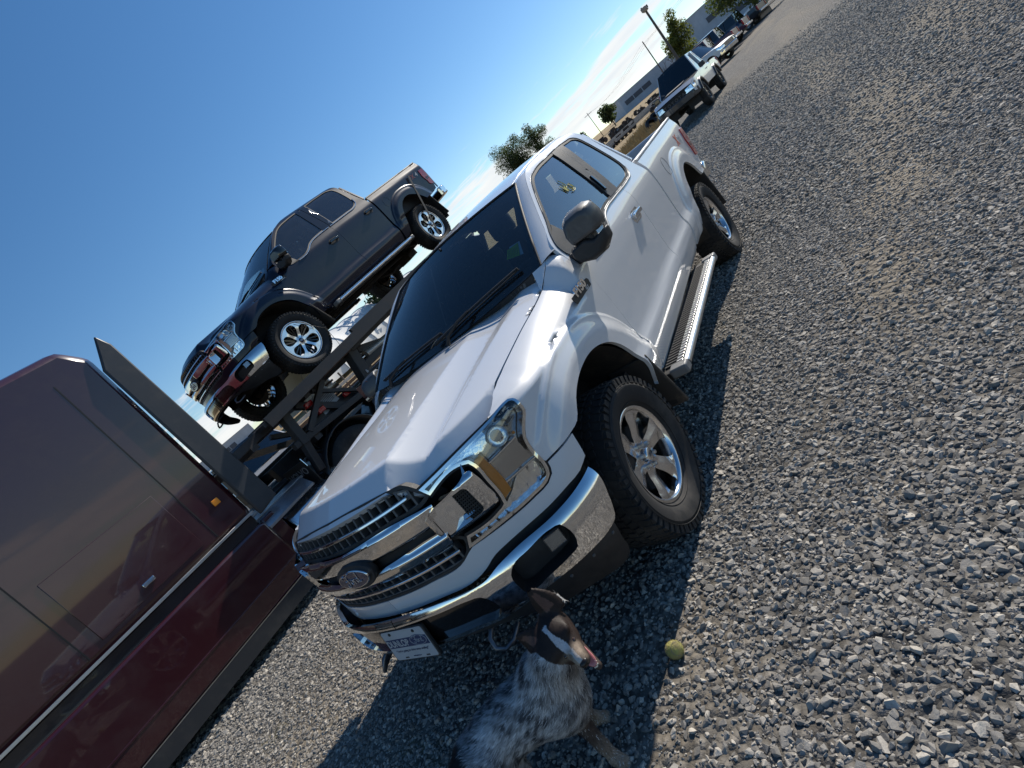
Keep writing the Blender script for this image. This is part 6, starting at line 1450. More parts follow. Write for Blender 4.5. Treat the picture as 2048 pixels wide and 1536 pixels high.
# ================================================================== car hauler
DIAMOND = None
def diamond_mat():
    M = mat('diamond_plate', (.52,.53,.55), .30, metal=1.0, dirt=(.22,.21,.2), dscale=8, damt=.5); t = M.node_tree; b = t.nodes['Principled BSDF']
    co = N(t, 'ShaderNodeTexCoord').outputs['Object']; mp2 = N(t, 'ShaderNodeMapping'); mp2.inputs['Rotation'].default_value = (0,0,.785); t.links.new(co, mp2.inputs[0])
    ck = N(t, 'ShaderNodeTexBrick', i_Scale=24.0); ck.inputs['Mortar Size'].default_value = .03; t.links.new(mp2.outputs[0], ck.inputs['Vector'])
    bp = N(t, 'ShaderNodeBump', i_Strength=.8, i_Distance=.004); t.links.new(ck.outputs['Fac'], bp.inputs['Height']); t.links.new(bp.outputs[0], b.inputs['Normal']); return M
DIAMOND = diamond_mat()
hauler = thing('car_hauler', 'maroon truck tractor with black steel car-carrying deck behind its sleeper', 'car hauler', (-2.0,-5.15,0))
H = MB
Hinv = Matrix.Translation((2.0, 5.15, 0))
def hp(mb, name, m, smooth=30, bev=0, par=None):
    o = mb.obj(name, m, par or hauler, smooth, bev)
    o.matrix_parent_inverse = Hinv if par is None else Matrix.Identity(4); return o
fw = Vector((.995,-.0626,-.0781)); 
def on_deck(xl, yl, zl):       # blue pickup's own frame
    return Matrix(((0.995,0.0657,0.0755,-2.84671923),(-0.0626,0.9971,-0.0428,-4.71297015),(-0.0781,0.0379,0.9962,1.86467921),(0,0,0,1))) @ Vector((xl, yl, zl))
# runways under the wheels
for yl in (.86, -.86):
    r = H()
    a, b = on_deck(-5.6, yl, -.035), on_deck(1.35, yl, -.035); r.beam(a, b, .52, .05)
    hp(r, 'runway', STEEL)
    rr = H()
    for k in range(34):
        p = on_deck(-5.5+k*.2, yl, -.004); rr.box(p, (.03,.46,.012), blue.matrix_world.to_3x3())
    hp(rr, 'runway_cleat', STEEL, None)
    for s_ in (1, -1):
        q = H(); q.beam(on_deck(-5.6, yl+s_*.275, -.05), on_deck(1.30, yl+s_*.275, -.05), .035, .14); hp(q, 'runway_flange', STEEL, None)
# dark side rail with chain slots along the near edge, behind the front wheel
q = H(); q.beam(on_deck(-5.6, 1.16, -.02), on_deck(-.52, 1.12, .02), .05, .10); hp(q, 'side_rail', STEEL, None)
# main outer beam and the steel post bending down from it
q = H(); q.beam((-7.4,-3.86,2.155), (-3.30,-3.90,1.84), .16, .155); hp(q, 'outer_beam', STEEL, 30, .01)
q = H(); q.beam((-3.33,-3.90,1.88), (-3.16,-3.90,1.15), .15, .17, (1,0,0)); pst = hp(q, 'deck_post', STEEL, 30, .01)
q = H(); q.tube([(-7.4,-3.783,2.236), (-3.27,-3.823,1.921)], .009, 6); hp(q, 'beam_edge', mat('worn_steel_edge',(.42,.40,.37),.35,metal=.9), 60)
q = H(); q.beam((-3.27,-3.87,1.865), (-2.62,-3.87,1.815), .12, .125); hp(q, 'brown_beam', RUST, 30, .006)
q = H(); q.beam((-2.62,-3.88,1.81), (-.98,-3.98,1.70), .12, .11); hp(q, 'front_beam', STEEL, 30, .01)
q = H(); q.beam((-1.86,-3.92,1.78), (-1.80,-3.92,1.28), .12, .12, (1,0,0)); q.beam((-1.80,-3.92,1.30), (-1.72,-3.95,.92), .10, .10, (1,0,0)); hp(q, 'deck_post', STEEL, 30, .008)
q = H(); q.beam((-1.66,-3.92,1.345), (-3.60,-3.92,1.215), .09, .085); hp(q, 'lower_beam', STEEL, 30, .006)
q = H(); q.beam((-1.60,-4.6,1.22), (-7.6,-4.6,1.30), .14, .20); q.beam((-1.60,-5.7,1.22), (-7.6,-5.7,1.30), .14, .20); hp(q, 'frame_rail', STEEL, 30, .01)
for x, y0, y1, z_ in ((-1.3,-3.9,-6.3,1.68),(-2.3,-3.9,-6.3,1.76),(-3.3,-3.9,-6.3,1.80),(-4.6,-3.8,-6.2,1.92),(-5.8,-3.8,-6.1,2.0),(-2.0,-3.9,-6.3,1.28),(-3.2,-3.9,-6.3,1.22)):
    q = H(); q.beam((x,y0,z_-.02), (x,y1,z_-.06), .10, .10); hp(q, 'cross_member', STEEL, None)
for a, b, w in (((-2.62,-3.9,1.74),(-1.95,-3.9,1.36),.07),((-2.70,-4.0,1.28),(-2.15,-4.05,1.72),.09),((-3.05,-3.95,1.30),(-2.42,-3.95,1.72),.05),((-1.75,-4.3,1.62),(-2.4,-4.3,1.25),.06),((-3.6,-4.1,1.76),(-5.2,-4.1,1.30),.10),((-2.0,-6.1,1.75),(-3.1,-6.1,1.3),.09)):
    q = H(); q.beam(a, b, w, w); hp(q, 'brace', STEEL, None)
# far side posts
for x in (-1.9,-3.25,-5.4):
    q = H(); q.beam((x,-6.2,1.8), (x,-6.2,.9), .12, .12, (1,0,0)); hp(q, 'deck_post', STEEL, None)
# hydraulic ram
q = H(); q.tube([(-3.62,-4.05,1.615), (-4.6,-4.08,1.60)], .065, 16); q.tube([(-3.68,-4.05,1.615), (-3.62,-4.05,1.615)], .074, 16); ram = hp(q, 'hydraulic_ram', mat('ram_grey',(.40,.40,.39),.35,metal=.5,dirt=(.16,.13,.10),dscale=9,damt=.5), 50)
q = H(); q.tube([(-3.66,-4.05,1.615), (-3.40,-4.05,1.615)], .032, 12); o = hp(q, 'ram_rod', mat('rod_bright',(.6,.6,.6),.2,metal=1), 50)
q = H(); q.prism([(-3.95,1.50),(-3.40,1.45),(-3.36,1.55),(-3.60,1.58),(-4.4,1.56),(-4.4,1.46)], lambda u, v, w: Vector((u, w, v)), -4.12, -3.98); q.box((-4.6,-4.1,1.45), (.6,.3,.25)); q.box((-4.3,-4.2,1.15), (.9,.4,.25)); hp(q, 'ram_bracket', STEEL, 30, .006)
q = H()
for k in range(7): q.box((-3.75-.16*k,-4.02,1.27), (.05,.05,.22))
for k in range(5): q.beam((-3.5-.35*k,-4.1,1.02), (-3.2-.35*k,-4.1,1.33), .05, .05)
q.box((-3.45,-4.02,1.33), (.16,.06,.10)); hp(q, 'ratchet_rack', mat('ratchet_grey',(.16,.15,.145),.5,metal=.6), None)
# hoses, cables
rnd = random.Random(4)
for k in range(9):
    q = H(); x = -1.75-.13*rnd.random()-.05*k; y = -4.0-.06*k
    pts = curve([(0,0),(.2,-.20-.2*rnd.random()),(.45,-.05-.25*rnd.random()),(.7,.12)], .06, False)
    q.tube([(x-u*.85, y-.12*u, 1.30+v) for u, v in pts], .014, 6); hp(q, 'hose', RUBBER, 60)
for a, b in (((-3.42,-3.8,2.16),(-2.55,-2.9,.60)),):
    pass
# small things on the frame
q = H(); q.box((-2.55,-4.05,1.53), (.34,.02,.28), Matrix.Rotation(.12, 3, 'Y')); o = hp(q, 'warning_placard', mat('placard_pale',(.42,.45,.48),.5,dirt=(.2,.2,.2),dscale=9,damt=.5), None)
q = H()
for k in range(9): q.box((-2.55,-4.038,1.63-.022*k), (.28,.006,.007), Matrix.Rotation(.12, 3, 'Y'))
hp(q, 'placard_line', mat('placard_ink',(.10,.10,.11),.6), None)
for k, (x, z_) in enumerate(((-2.36,1.46),(-2.86,1.40),(-2.28,1.62))):
    q = H(); q.box((x,-4.0,z_), (.13,.06,.07)); hp(q, 'marker_lamp', REDL, 30, .01)
for k in range(6):
    q = H(); q.beam((-2.95-.05*k,-4.15-.05*k,1.66-.05*k), (-2.60-.05*k,-4.15-.05*k,1.66-.05*k), .035, .03); hp(q, 'spare_bar', mat('galvanised',(.45,.44,.42),.4,metal=.8) if k % 2 else RUST, None)
q = H(); q.box((-2.55,-4.3,1.36), (.9,.5,.16)); hp(q, 'tool_tray', STEEL, None)
M_ = frame3((-3.165,-3.822,1.34), (-.16,0,-1), (1,0,.0)); M_ = frame3((-3.20,-3.82,1.45), (-1,0,0), (-.22,0,1))
for body, dz, sz in (('&', .10, .07), ('100', -.03, .075)):
    o = text_mesh('frame_number', body, sz, frame3((-3.235,-3.8125,1.34+dz), (-1,0,.15), (.15,0,1)), mat('stencil_white',(.55,.56,.58),.6), hauler, .0008); o.matrix_parent_inverse = Hinv
# ---- tractor: drive wheels, fender flap
def big_wheel(x, y, z, r, w, sd):
    e = bpy.data.objects.new('wheel', None); link(e, hauler); e.matrix_parent_inverse = Hinv; e.location = (x, y, z)
    t = H(); t.lathe([(.29,w*.5-.02),(.33,w*.5),(r-.09,w*.5+.01),(r-.03,w*.5-.01),(r,w*.5-.04),(r,-w*.5+.04),(r-.03,-w*.5),(.3,-w*.5)], (0,0,0), (0,sd,0), 64); t.obj('tyre', TYRE, e, 40)
    g = H()
    for yy in (-.16,-.05,.05,.16): g.lathe([(r+.010,yy-.035),(r+.012,yy),(r+.010,yy+.035)], (0,0,0), (0,sd,0), 64)
    g.obj('tread', TYRE, e, 40)
    c = H(); c.lathe([(.30,w*.5-.03),(.27,w*.5-.10),(.14,w*.5-.14),(.13,w*.5+.02),(.0,w*.5+.04)], (0,0,0), (0,sd,0), 32); c.obj('rim', mat('steel_wheel',(.30,.30,.31),.4,metal=.8,dirt=(.12,.10,.08),dscale=9,damt=.5), e, 40)
for x in (-2.35,-3.65):
    big_wheel(x, -4.22, .54, .53, .52, 1); big_wheel(x, -6.10, .54, .53, .52, -1)
    for yy in (-4.22,):
        fd = H(); v = []; f = []
        for i in range(19):
            a = math.radians(10+160*i/18)
            for y_ in (-3.93,-4.52): v.append((x+.63*math.cos(a), y_, .54+.63*math.sin(a)))
        for i in range(18): f.append((2*i, 2*i+1, 2*i+3, 2*i+2))
        fd.add(v, f); o = hp(fd, 'fender', mat('fender_black',(.016,.016,.018),.35,coat=.3,dirt=(.10,.085,.07),dscale=5,damt=.4), 60); so = o.modifiers.new('thick', 'SOLIDIFY'); so.thickness = .02
q = H(); q.box((-1.62,-4.20,1.00), (.02,.56,.34)); fl = hp(q, 'fender_flap', RUBBER, 30, .006)
o = text_mesh('flap_lettering', 'VOLVO', .135, frame3((-1.608,-4.20,1.04), (0,1,0), (0,0,1)), mat('flap_grey',(.23,.235,.25),.6), hauler, .001, bold=.002, sx=.98); o.matrix_parent_inverse = Hinv
q = H(); q.tube([(-1.61,-3.93,1.20), (-1.61,-3.91,1.08)], .006, 6); hp(q, 'flap_rod', CHROME, 60)
# diamond-plate steps behind the sleeper, fuel tank with its bright top
for k, (x0, x1, y0, y1, z0, z1) in enumerate(((-.78,-1.55,-4.32,-4.05,1.06,1.04),(-.76,-1.50,-4.02,-3.90,1.03,.90),(-.70,-1.05,-4.55,-4.36,1.10,1.09))):
    q = H(); q.add([(x0,y0,z0),(x1,y0,z0),(x1,y1,z1),(x0,y1,z1),(x0,y0,z0-.03),(x1,y0,z0-.03),(x1,y1,z1-.03),(x0,y1,z1-.03)], [(0,1,2,3),(7,6,5,4),(0,4,5,1),(1,5,6,2),(2,6,7,3),(3,7,4,0)]); hp(q, 'step_plate', DIAMOND, None)
q = H(); q.tube([(-.98,-4.16,.60), (-1.95,-4.16,.60)], .285, 36); hp(q, 'fuel_tank', mat('polished_tank',(.55,.55,.56),.16,metal=1,dirt=(.1,.09,.08),dscale=5,damt=.6), 40, .02)
q = H(); q.box((-1.2,-5.15,.80), (2.2,.9,.25)); q.box((-4.0,-5.15,.95), (6.0,.9,.22)); q.box((1.5,-5.15,.7), (5,.9,.3)); hp(q, 'chassis_frame', STEEL, None)
# ---- sleeper, extender, lower fairing
SG = []
def slab(name, pts, y0, y1, m, bev=.015):
    q = H(); q.prism(pts, lambda u, v, w: Vector((u, w, v)), y0, y1); return hp(q, name, m, 30, bev)
slab('cab_extender', [(-1.09,1.10),(-.80,1.06),(-.76,3.2),(-.95,3.55),(-1.02,3.4)], -3.945, -3.90, DGREY, .02)
slab('cab_extender', [(-1.09,1.10),(-.80,1.06),(-.76,3.2),(-.95,3.55),(-1.02,3.4)], -6.40, -6.355, DGREY, .02)
sl_ = slab('sleeper', [(-.80,1.12),(2.55,1.12),(2.75,1.4),(2.75,2.7),(2.2,3.55),(-.60,3.62),(-.80,3.4)], -6.36, -3.945, MAROON, .09)
for x_ in (-.35,1.05,2.3):
    slab('sleeper_seam', [(x_,1.2),(x_+.012,1.2),(x_+.012,3.3),(x_,3.3)], -3.9445, -3.942, RUBBER, 0)
slab('sleeper_window', [(1.35,2.2),(2.05,2.2),(2.0,2.75),(1.4,2.75)], -3.944, -3.938, GLOSSBLK, .003)
slab('locker_door', [(-.20,1.25),(.90,1.25),(.90,1.95),(-.20,1.95)], -3.9455, -3.936, MAROON, .004)
slab('locker_handle', [(.30,1.33),(.42,1.33),(.42,1.37),(.30,1.37)], -3.94, -3.915, CHROME, .005)
slab('side_marker_lamp', [(-.62,1.45),(-.54,1.45),(-.54,1.52),(-.62,1.52)], -3.946, -3.93, AMBER, .008)
slab('sleeper_trim', [(-.78,1.13),(2.55,1.13),(2.55,1.16),(-.78,1.16)], -3.947, -3.940, ALU, .002)
slab('sleeper_base', [(-.78,.62),(2.6,.62),(2.6,1.13),(-.78,1.13)], -6.30, -4.03, mat('dark_brown_panel',(.022,.012,.014),.35,coat=.6), .02)
slab('side_fairing', [(-.765,.275),(2.62,.275),(2.62,1.00),(-.70,1.005),(-.765,.985)], -4.10, -3.895, MAROON, .03)
slab('side_fairing', [(-.765,.275),(2.62,.275),(2.62,1.00),(-.70,1.005),(-.765,.985)], -6.41, -6.2, MAROON, .03)
slab('fairing_end', [(-.955,.40),(-.768,.40),(-.768,1.013),(-.93,1.013),(-.955,.94)], -4.14, -3.955, MAROON, .02)
slab('fairing_crease', [(-.75,.468),(2.6,.490),(2.6,.510),(-.75,.486)], -3.897, -3.890, MAROON, .004)
q = H(); q.box((.90,-3.915,.19), (3.3,.05,.165)); hp(q, 'fairing_skirt', mat('skirt_rubber',(.025,.028,.033),.6,dirt=(.10,.09,.08),dscale=5,damt=.4), None)
q = H(); q.box((.92,-3.8915,.277), (3.32,.006,.008)); hp(q, 'skirt_trim', ALU, None)
# day cab, hood, wheels in front
slab('day_cab', [(2.77,1.0),(4.5,1.0),(4.62,1.75),(4.1,2.75),(2.77,3.1)], -6.30, -4.0, MAROON, .08)
slab('cab_window', [(3.05,1.85),(4.38,1.85),(4.0,2.6),(3.05,2.7)], -3.998, -3.992, GLOSSBLK, 0)
slab('bonnet', [(4.52,.75),(6.3,.70),(6.4,1.3),(4.6,1.75)], -6.2, -4.1, MAROON, .12)
slab('cab_step', [(2.68,.35),(4.3,.35),(4.3,.98),(2.68,.98)], -6.30, -3.95, DGREY, .03)
big_wheel(5.25, -4.15, .53, .52, .32, 1); big_wheel(5.25, -6.15, .53, .52, .32, -1)
# whip antenna / cable hanging across the deck to the far door (thin wire seen in front of the deck)
q = H(); q.tube([on_deck(-.10,.99,.62), on_deck(-.35,1.02,.30), (-3.0,-3.62,1.45), (-2.75,-3.6,.95)], .0035, 5); hp(q, 'tie_cable', RUBBER, 60)
# wheel strap over the rear left wheel
q = H(); a = on_deck(-4.12,1.005,1.28); q.beam(a, on_deck(-3.55,1.03,.18), .004, .05); hp(q, 'wheel_strap', RUBBER, None)
# ================================================================== dog: one continuous body grown from blended volumes
import numpy as np
def dog():
    E = np.array((1.107,.944,.53)); F = np.array((.50,.675,-.54))+.38*np.array((.764,.611,.207)); F /= np.linalg.norm(F)
    U = np.array((.576,.20,.79)); U -= F*(U@F); U /= np.linalg.norm(U); L = np.cross(U, F)
    if L @ np.array((-.645,.71,.289)) < 0: L = -L
    Cn = np.array((.764,.611,.207))
    h = .0052; lo = np.array((.92,.24,-.01)); hi = np.array((1.62,1.16,.70)); n = np.ceil((hi-lo)/h).astype(int)
    gx, gy, gz = [lo[k]+h*np.arange(n[k]) for k in range(3)]
    P = np.stack(np.meshgrid(gx, gy, gz, indexing='ij'), -1).astype(np.float32)
    def cone(a, b, r1, r2):
        a, b = np.array(a, np.float32), np.array(b, np.float32); d = b-a; t = np.clip(((P-a)@d)/(d@d), 0, 1)
        return np.linalg.norm(P-a-t[..., None]*d, axis=-1)-(r1+(r2-r1)*t)
    def ell(c, ax, rad):
        q = (P-np.array(c, np.float32))@np.array(ax, np.float32).T/np.array(rad, np.float32); k = np.linalg.norm(q, axis=-1)
        return (k-1)*min(rad)
    def smin(a, b, k):
        q = np.clip(k-np.abs(a-b), 0, None)/k; return np.minimum(a, b)-q*q*k*.25
    J = dict(rump=(1.375,.490,.325), loin=(1.285,.551,.345), mid=(1.214,.628,.345), chest=(1.142,.735,.335), nb=(1.122,.785,.405), nk=(1.112,.868,.485))
    D = cone(J['rump'], J['loin'], .092, .086); D = smin(D, cone(J['loin'], J['mid'], .086, .094), .05); D = smin(D, cone(J['mid'], J['chest'], .094, .116), .06)
    D = smin(D, cone((1.150,.765,.30), J['chest'], .085, .11), .05); D = smin(D, cone(J['chest'], J['nb'], .108, .090), .06); D = smin(D, cone(J['nb'], J['nk'], .088, .070), .05)
    D = smin(D, cone(J['nk'], E-F*.070-U*.020, .068, .046), .035)
    # head
    Hd = ell(E-F*.050-U*.004, (F, U, L), (.070,.048,.051)); Hd = smin(Hd, ell(E-F*.030-U*.036, (F, U, L), (.055,.036,.042)), .025)
    Hd = smin(Hd, cone(E+F*.000-U*.026, E+F*.078-U*.027, .036, .0265), .025)
    Hd = smin(Hd, cone(E+F*.078-U*.020, E+F*.090-U*.022, .016, .014), .012)
    for s_ in (1, -1): Hd = smin(Hd, ell(E-F*.012+U*.012+L*.034*s_, (F, U, L), (.022,.011,.018)), .012)      # brow
    Hd = smin(Hd, cone(E-F*.030-U*.060, E+F*.094-U*.094, .024, .0140), .008)                             # lower jaw
    ears = []
    for base, vec in ((np.array((-.030,.013,.073))-Cn*.055, np.array((-.0055,-.0226,.087))), (np.array((.037,-.051,.015))-Cn*.055, np.array((.018,-.0425,.060)))):
        b = E+base; v = vec*1.22; ax1 = v/np.linalg.norm(v); nn = Cn-ax1*(Cn@ax1); nn /= np.linalg.norm(nn); ax2 = np.cross(nn, ax1); ears.append((b, v, nn, ax2))
        q = P-b; t = np.clip(q@v/(v@v), -.15, 1.0); w = .040*(1-np.clip(t, 0, 1)**1.9)+.003; side = q@ax2; dep = q@nn+.010*(np.abs(side)/.03)**2-.006
        e_ = np.sqrt(np.clip(np.abs(side)-w, 0, None)**2+np.clip(np.abs(dep)-.0035, 0, None)**2+(np.clip(np.abs(q@ax1-t*np.linalg.norm(v)), 0, None))**2)-.0035
        Hd = smin(Hd, e_, .016)
    D = smin(D, Hd, .03)
    # legs
    legs = [((1.172,.800,.330),(1.150,.752,.205),(1.172,.782,.085),(1.180,.796,.028),(1.186,.822,.016)),
            ((1.075,.690,.325),(1.086,.690,.200),(1.052,.668,.085),(1.034,.664,.028),(1.024,.688,.016))]
    for a, b, c, d, e in legs:
        q = cone(a, b, .058, .036); q = smin(q, cone(b, c, .034, .0225), .02); q = smin(q, cone(c, d, .0225, .021), .015); q = smin(q, cone(d, e, .024, .020), .015)
        fdir = np.array(e)-np.array(d); fdir /= np.linalg.norm(fdir); sd = np.cross(fdir, (0,0,1))
        for k in (-1.5,-.5,.5,1.5): q = smin(q, cone(np.array(e)+sd*k*.011, np.array(e)+fdir*.022+sd*k*.013+np.array((0,0,-.004)), .011, .0085), .006)
        D = smin(D, q, .035)
    for a, b, c, d, e in (((1.405,.535,.32),(1.340,.545,.205),(1.435,.475,.125),(1.425,.500,.028),(1.405,.528,.016)), ((1.330,.455,.32),(1.262,.470,.205),(1.345,.395,.125),(1.330,.415,.028),(1.312,.442,.016))):
        q = cone(a, b, .078, .050); q = smin(q, cone(b, c, .042, .022), .03); q = smin(q, cone(c, d, .021, .020), .015); q = smin(q, cone(d, e, .023, .020), .012); D = smin(D, q, .05)
    D = smin(D, cone((1.43,.44,.36), (1.56,.33,.30), .034, .020), .03)
    # surface nets
    ins = D < 0; c000 = np.zeros(ins.shape, np.int8)[:-1, :-1, :-1].astype(np.int32)
    offs = [(i, j, k) for i in (0,1) for j in (0,1) for k in (0,1)]
    sl = lambda A, o: A[o[0]:A.shape[0]-1+o[0], o[1]:A.shape[1]-1+o[1], o[2]:A.shape[2]-1+o[2]]
    for o in offs: c000 += sl(ins, o)
    act = (c000 > 0) & (c000 < 8); idx = -np.ones(act.shape, np.int64); cells = np.argwhere(act); idx[act] = np.arange(len(cells))
    acc = np.zeros((len(cells), 3)); cnt = np.zeros(len(cells)); vals = {o: D[cells[:,0]+o[0], cells[:,1]+o[1], cells[:,2]+o[2]] for o in offs}
    for a in offs:
        for ax in range(3):
            if a[ax]: continue
            b = list(a); b[ax] = 1; b = tuple(b); va, vb = vals[a], vals[b]; m_ = (va < 0) != (vb < 0); t = np.where(m_, va/np.where(m_, va-vb, 1), 0)
            p = np.tile(np.array(a, float), (len(cells), 1)); p[:, ax] += t; acc[m_] += p[m_]; cnt[m_] += 1
    V = lo+(cells+acc/cnt[:, None])*h; Fc = []
    for ax in range(3):
        u, w = [(1,2),(2,0),(0,1)][ax]; s0 = [slice(1, -1)]*3
        A = ins; a0 = [slice(0, None)]*3; a1 = [slice(0, None)]*3; a0[ax] = slice(0, -1); a1[ax] = slice(1, None)
        ch = A[tuple(a0)] != A[tuple(a1)]; ed = np.argwhere(ch)
        ed = ed[(ed[:, u] > 0) & (ed[:, w] > 0) & (ed[:, u] < A.shape[u]-1) & (ed[:, w] < A.shape[w]-1)]
        flip = A[ed[:,0], ed[:,1], ed[:,2]]
        q = []
        for du, dw in ((-1,-1),(0,-1),(0,0),(-1,0)):
            c = ed.copy(); c[:, u] += du; c[:, w] += dw; q.append(idx[c[:,0], c[:,1], c[:,2]])
        q = np.stack(q, 1); q[~flip] = q[~flip][:, ::-1]; Fc.append(q)
    Fc = np.concatenate(Fc); Fc = Fc[(Fc >= 0).all(1)]
    vol = np.einsum('ij,ij->i', V[Fc[:,0]], np.cross(V[Fc[:,1]], V[Fc[:,2]])).sum()+np.einsum('ij,ij->i', V[Fc[:,0]], np.cross(V[Fc[:,2]], V[Fc[:,3]])).sum()
    if vol < 0: Fc = Fc[:, ::-1].copy()
    # relax a little
    for it in range(2):
        s_ = np.zeros_like(V); c_ = np.zeros(len(V))
        for k in range(4): np.add.at(s_, Fc[:, k], V[Fc[:, (k+1) % 4]]); np.add.at(c_, Fc[:, k], 1)
        V = V*.5+.5*s_/np.maximum(c_, 1)[:, None]
    V[:, 2] = np.maximum(V[:, 2], .004)
    # normals
    nr = np.cross(V[Fc[:,2]]-V[Fc[:,0]], V[Fc[:,3]]-V[Fc[:,1]]); vn = np.zeros_like(V)
    for k in range(4): np.add.at(vn, Fc[:, k], nr)
    vn /= np.linalg.norm(vn, axis=1)[:, None]+1e-12
    # ---- coat colour (pattern of the animal itself)
    rs = np.random.RandomState(3)
    def fuzz(X, f, seed):
        o = np.zeros(len(X)); r_ = np.random.RandomState(seed)
        for k in range(10):
            d = r_.normal(size=3); d /= np.linalg.norm(d); o += np.sin(X@d*f*(.7+.6*r_.rand())+r_.rand()*6.28)
        return o/3.2
    nkv = np.array(J['nk'])
    def colour(X):
        q = X-E; f_, u_, l_ = q@F, q@U, q@L
        col = np.zeros((len(X), 3)); lenh = np.full(len(X), .019)
        roan = np.clip(.44+.30*fuzz(X, 95, 5)+.26*fuzz(X, 230, 6), 0, 1)[:, None]; col[:] = np.array((.060,.060,.066))*(1-roan)+np.array((.60,.59,.58))*roan
        chestw = np.clip(1-np.linalg.norm((X-np.array((1.165,.862,.40)))/np.array((.07,.06,.07)), axis=1), 0, 1)[:, None]; col = col*(1-chestw)+np.array((.52,.50,.48))*chestw
        # legs: brown-grey, tan feet
        lw = np.clip((.245-X[:, 2])/.06, 0, 1)*(X[:, 1] > .60); brown = np.array((.050,.031,.023)); tan = np.array((.27,.20,.145)); tf = np.clip((.135-X[:, 2])/.08, 0, 1)[:, None]
        tick = np.clip(.5+.5*fuzz(X, 160, 8), 0, 1)[:, None]*.22
        lc = (brown*(1-tf)+tan*tf)*(1-tick*.6)+np.array((.30,.27,.24))*tick*.6; col = col*(1-lw[:, None])+lc*lw[:, None]; lenh = np.where(lw > .3, .008, lenh)
        # dark spot on the back, black rump
        sp_ = np.exp(-(np.linalg.norm((X-np.array((1.228,.598,.430))), axis=1)/.030)**4)[:, None]; col = col*(1-sp_)+.012*sp_
        rp = np.clip((np.linalg.norm(X-np.array((1.47,.42,.36)), axis=1)*-1+.150)/.03, 0, 1)[:, None]; col = col*(1-rp)+.012*rp
        hd = ((f_ > -.105) & (np.linalg.norm(q+F*.035+U*.012, axis=1) < .094) & (u_-.3*f_ > -.070)) | ((f_ > -.01) & (np.abs(l_) < .05) & (np.linalg.norm(q, axis=1) < .17))
        for b, v, nn, ax2 in ears:
            t = (X-b)@v/(v@v); near = np.linalg.norm(X-b-np.clip(t, 0, 1)[:, None]*v, axis=1) < .045; hd |= near & (t > -.2)
        hcol = np.tile(np.array((.022,.012,.009)), (len(X), 1)); 
        bl = (np.abs(l_+.006) < .011+.004*np.sin(f_*60)) & (u_ > -.02) & (f_ > -.055) & (f_ < .055); hcol[bl] = (.50,.50,.52)
        mz = np.clip((f_-.030)/.02, 0, 1)*np.clip((.020-u_)/.02, 0, 1); up = np.clip((u_+.030)/.02, 0, 1); mzc = np.array((.36,.27,.19))*up[:, None]+np.array((.07,.05,.042))*(1-up[:, None]); mm = np.clip(.55+.45*fuzz(X, 190, 9), 0, 1)
        mzc = mzc*(.55+.45*mm[:, None]); hcol = hcol*(1-mz[:, None])+mzc*mz[:, None]
        wl = (f_ > .05) & (np.abs(l_) < .008) & (u_ > -.02); hcol[wl] = (.46,.42,.38)
        ch2 = (u_ < -.045) & (f_ > -.02); hcol[ch2] = (.055,.038,.030)
        for b, v, nn, ax2 in ears:
            t = (X-b)@v/(v@v); inner = (np.linalg.norm(X-b-np.clip(t, 0, 1)[:, None]*v, axis=1) < .03) & ((X-b-np.clip(t, 0, 1)[:, None]*v)@nn > .0005) & (t > .12) & (t < .8) & (np.abs((X-b)@ax2) < .018*(1-t)+.004); hcol[inner] = (.115,.060,.045)
        col[hd] = hcol[hd]; lenh = np.where(hd, .0055, lenh); lenh = np.where(hd & (f_ > .02), .003, lenh)
        return col, lenh, hd
    col, _, hd = colour(V)
    M = bpy.data.materials.new('dog_coat'); M.use_nodes = True; t = M.node_tree; b = t.nodes['Principled BSDF']; at = N(t, 'ShaderNodeAttribute', attribute_name='coat'); t.links.new(at.outputs['Color'], b.inputs['Base Color']); b.inputs['Roughness'].default_value = .62; b.inputs['Specular IOR Level'].default_value = .35
    me = bpy.data.meshes.new('dog'); me.from_pydata(V.tolist(), [], Fc.tolist()); me.materials.append(M); me.polygons.foreach_set('use_smooth', [True]*len(Fc))
    a = me.color_attributes.new('coat', 'FLOAT_COLOR', 'POINT'); a.data.foreach_set('color', np.concatenate([col, np.ones((len(V),1))], 1).astype(np.float32).ravel()); me.update()
    dg = bpy.data.objects.new('dog', me); link(dg); tag(dg, 'brown-headed grey speckled dog with open mouth in front of the bumper', 'dog')
    # ---- fur
    Nh = 46000; ar = np.linalg.norm(nr, axis=1); fi = rs.choice(len(Fc), Nh, p=ar/ar.sum()); w = rs.rand(Nh, 2); q = Fc[fi]
    X = (V[q[:,0]]*(1-w[:, :1])+V[q[:,1]]*w[:, :1])*(1-w[:, 1:])+(V[q[:,3]]*(1-w[:, :1])+V[q[:,2]]*w[:, :1])*w[:, 1:]
    nn = vn[q[:,0]]; c, ln_, hd = colour(X); ql = X-E
    back = np.tile(np.array((.62,-.70,-.20)), (Nh, 1)); neckz = np.exp(-(np.linalg.norm(X-np.array((1.14,.86,.42)), axis=1)/.10)**2)[:, None]; back = back*(1-neckz)+np.array((.25,.05,-.95))*neckz
    lg = ((X[:, 2] < .23) & (X[:, 1] > .6))[:, None]; back = np.where(lg, np.array((.1,-.1,-1.0)), back); back = np.where(hd[:, None], -F+.15*U, back)
    back = back+rs.normal(size=(Nh, 3))*.20; tg = back-nn*(back*nn).sum(1)[:, None]; tg /= np.linalg.norm(tg, axis=1)[:, None]+1e-9
    ln = ln_*(.6+.7*rs.rand(Nh)); ln *= 1+.7*neckz[:, 0]
    lift = np.where(hd, .20, .30)+.12*rs.rand(Nh); mid = X+(tg*.55+nn*lift[:, None])*ln[:, None]*.62; tip = X+(tg*1.0+nn*(lift*.75)[:, None])*ln[:, None]
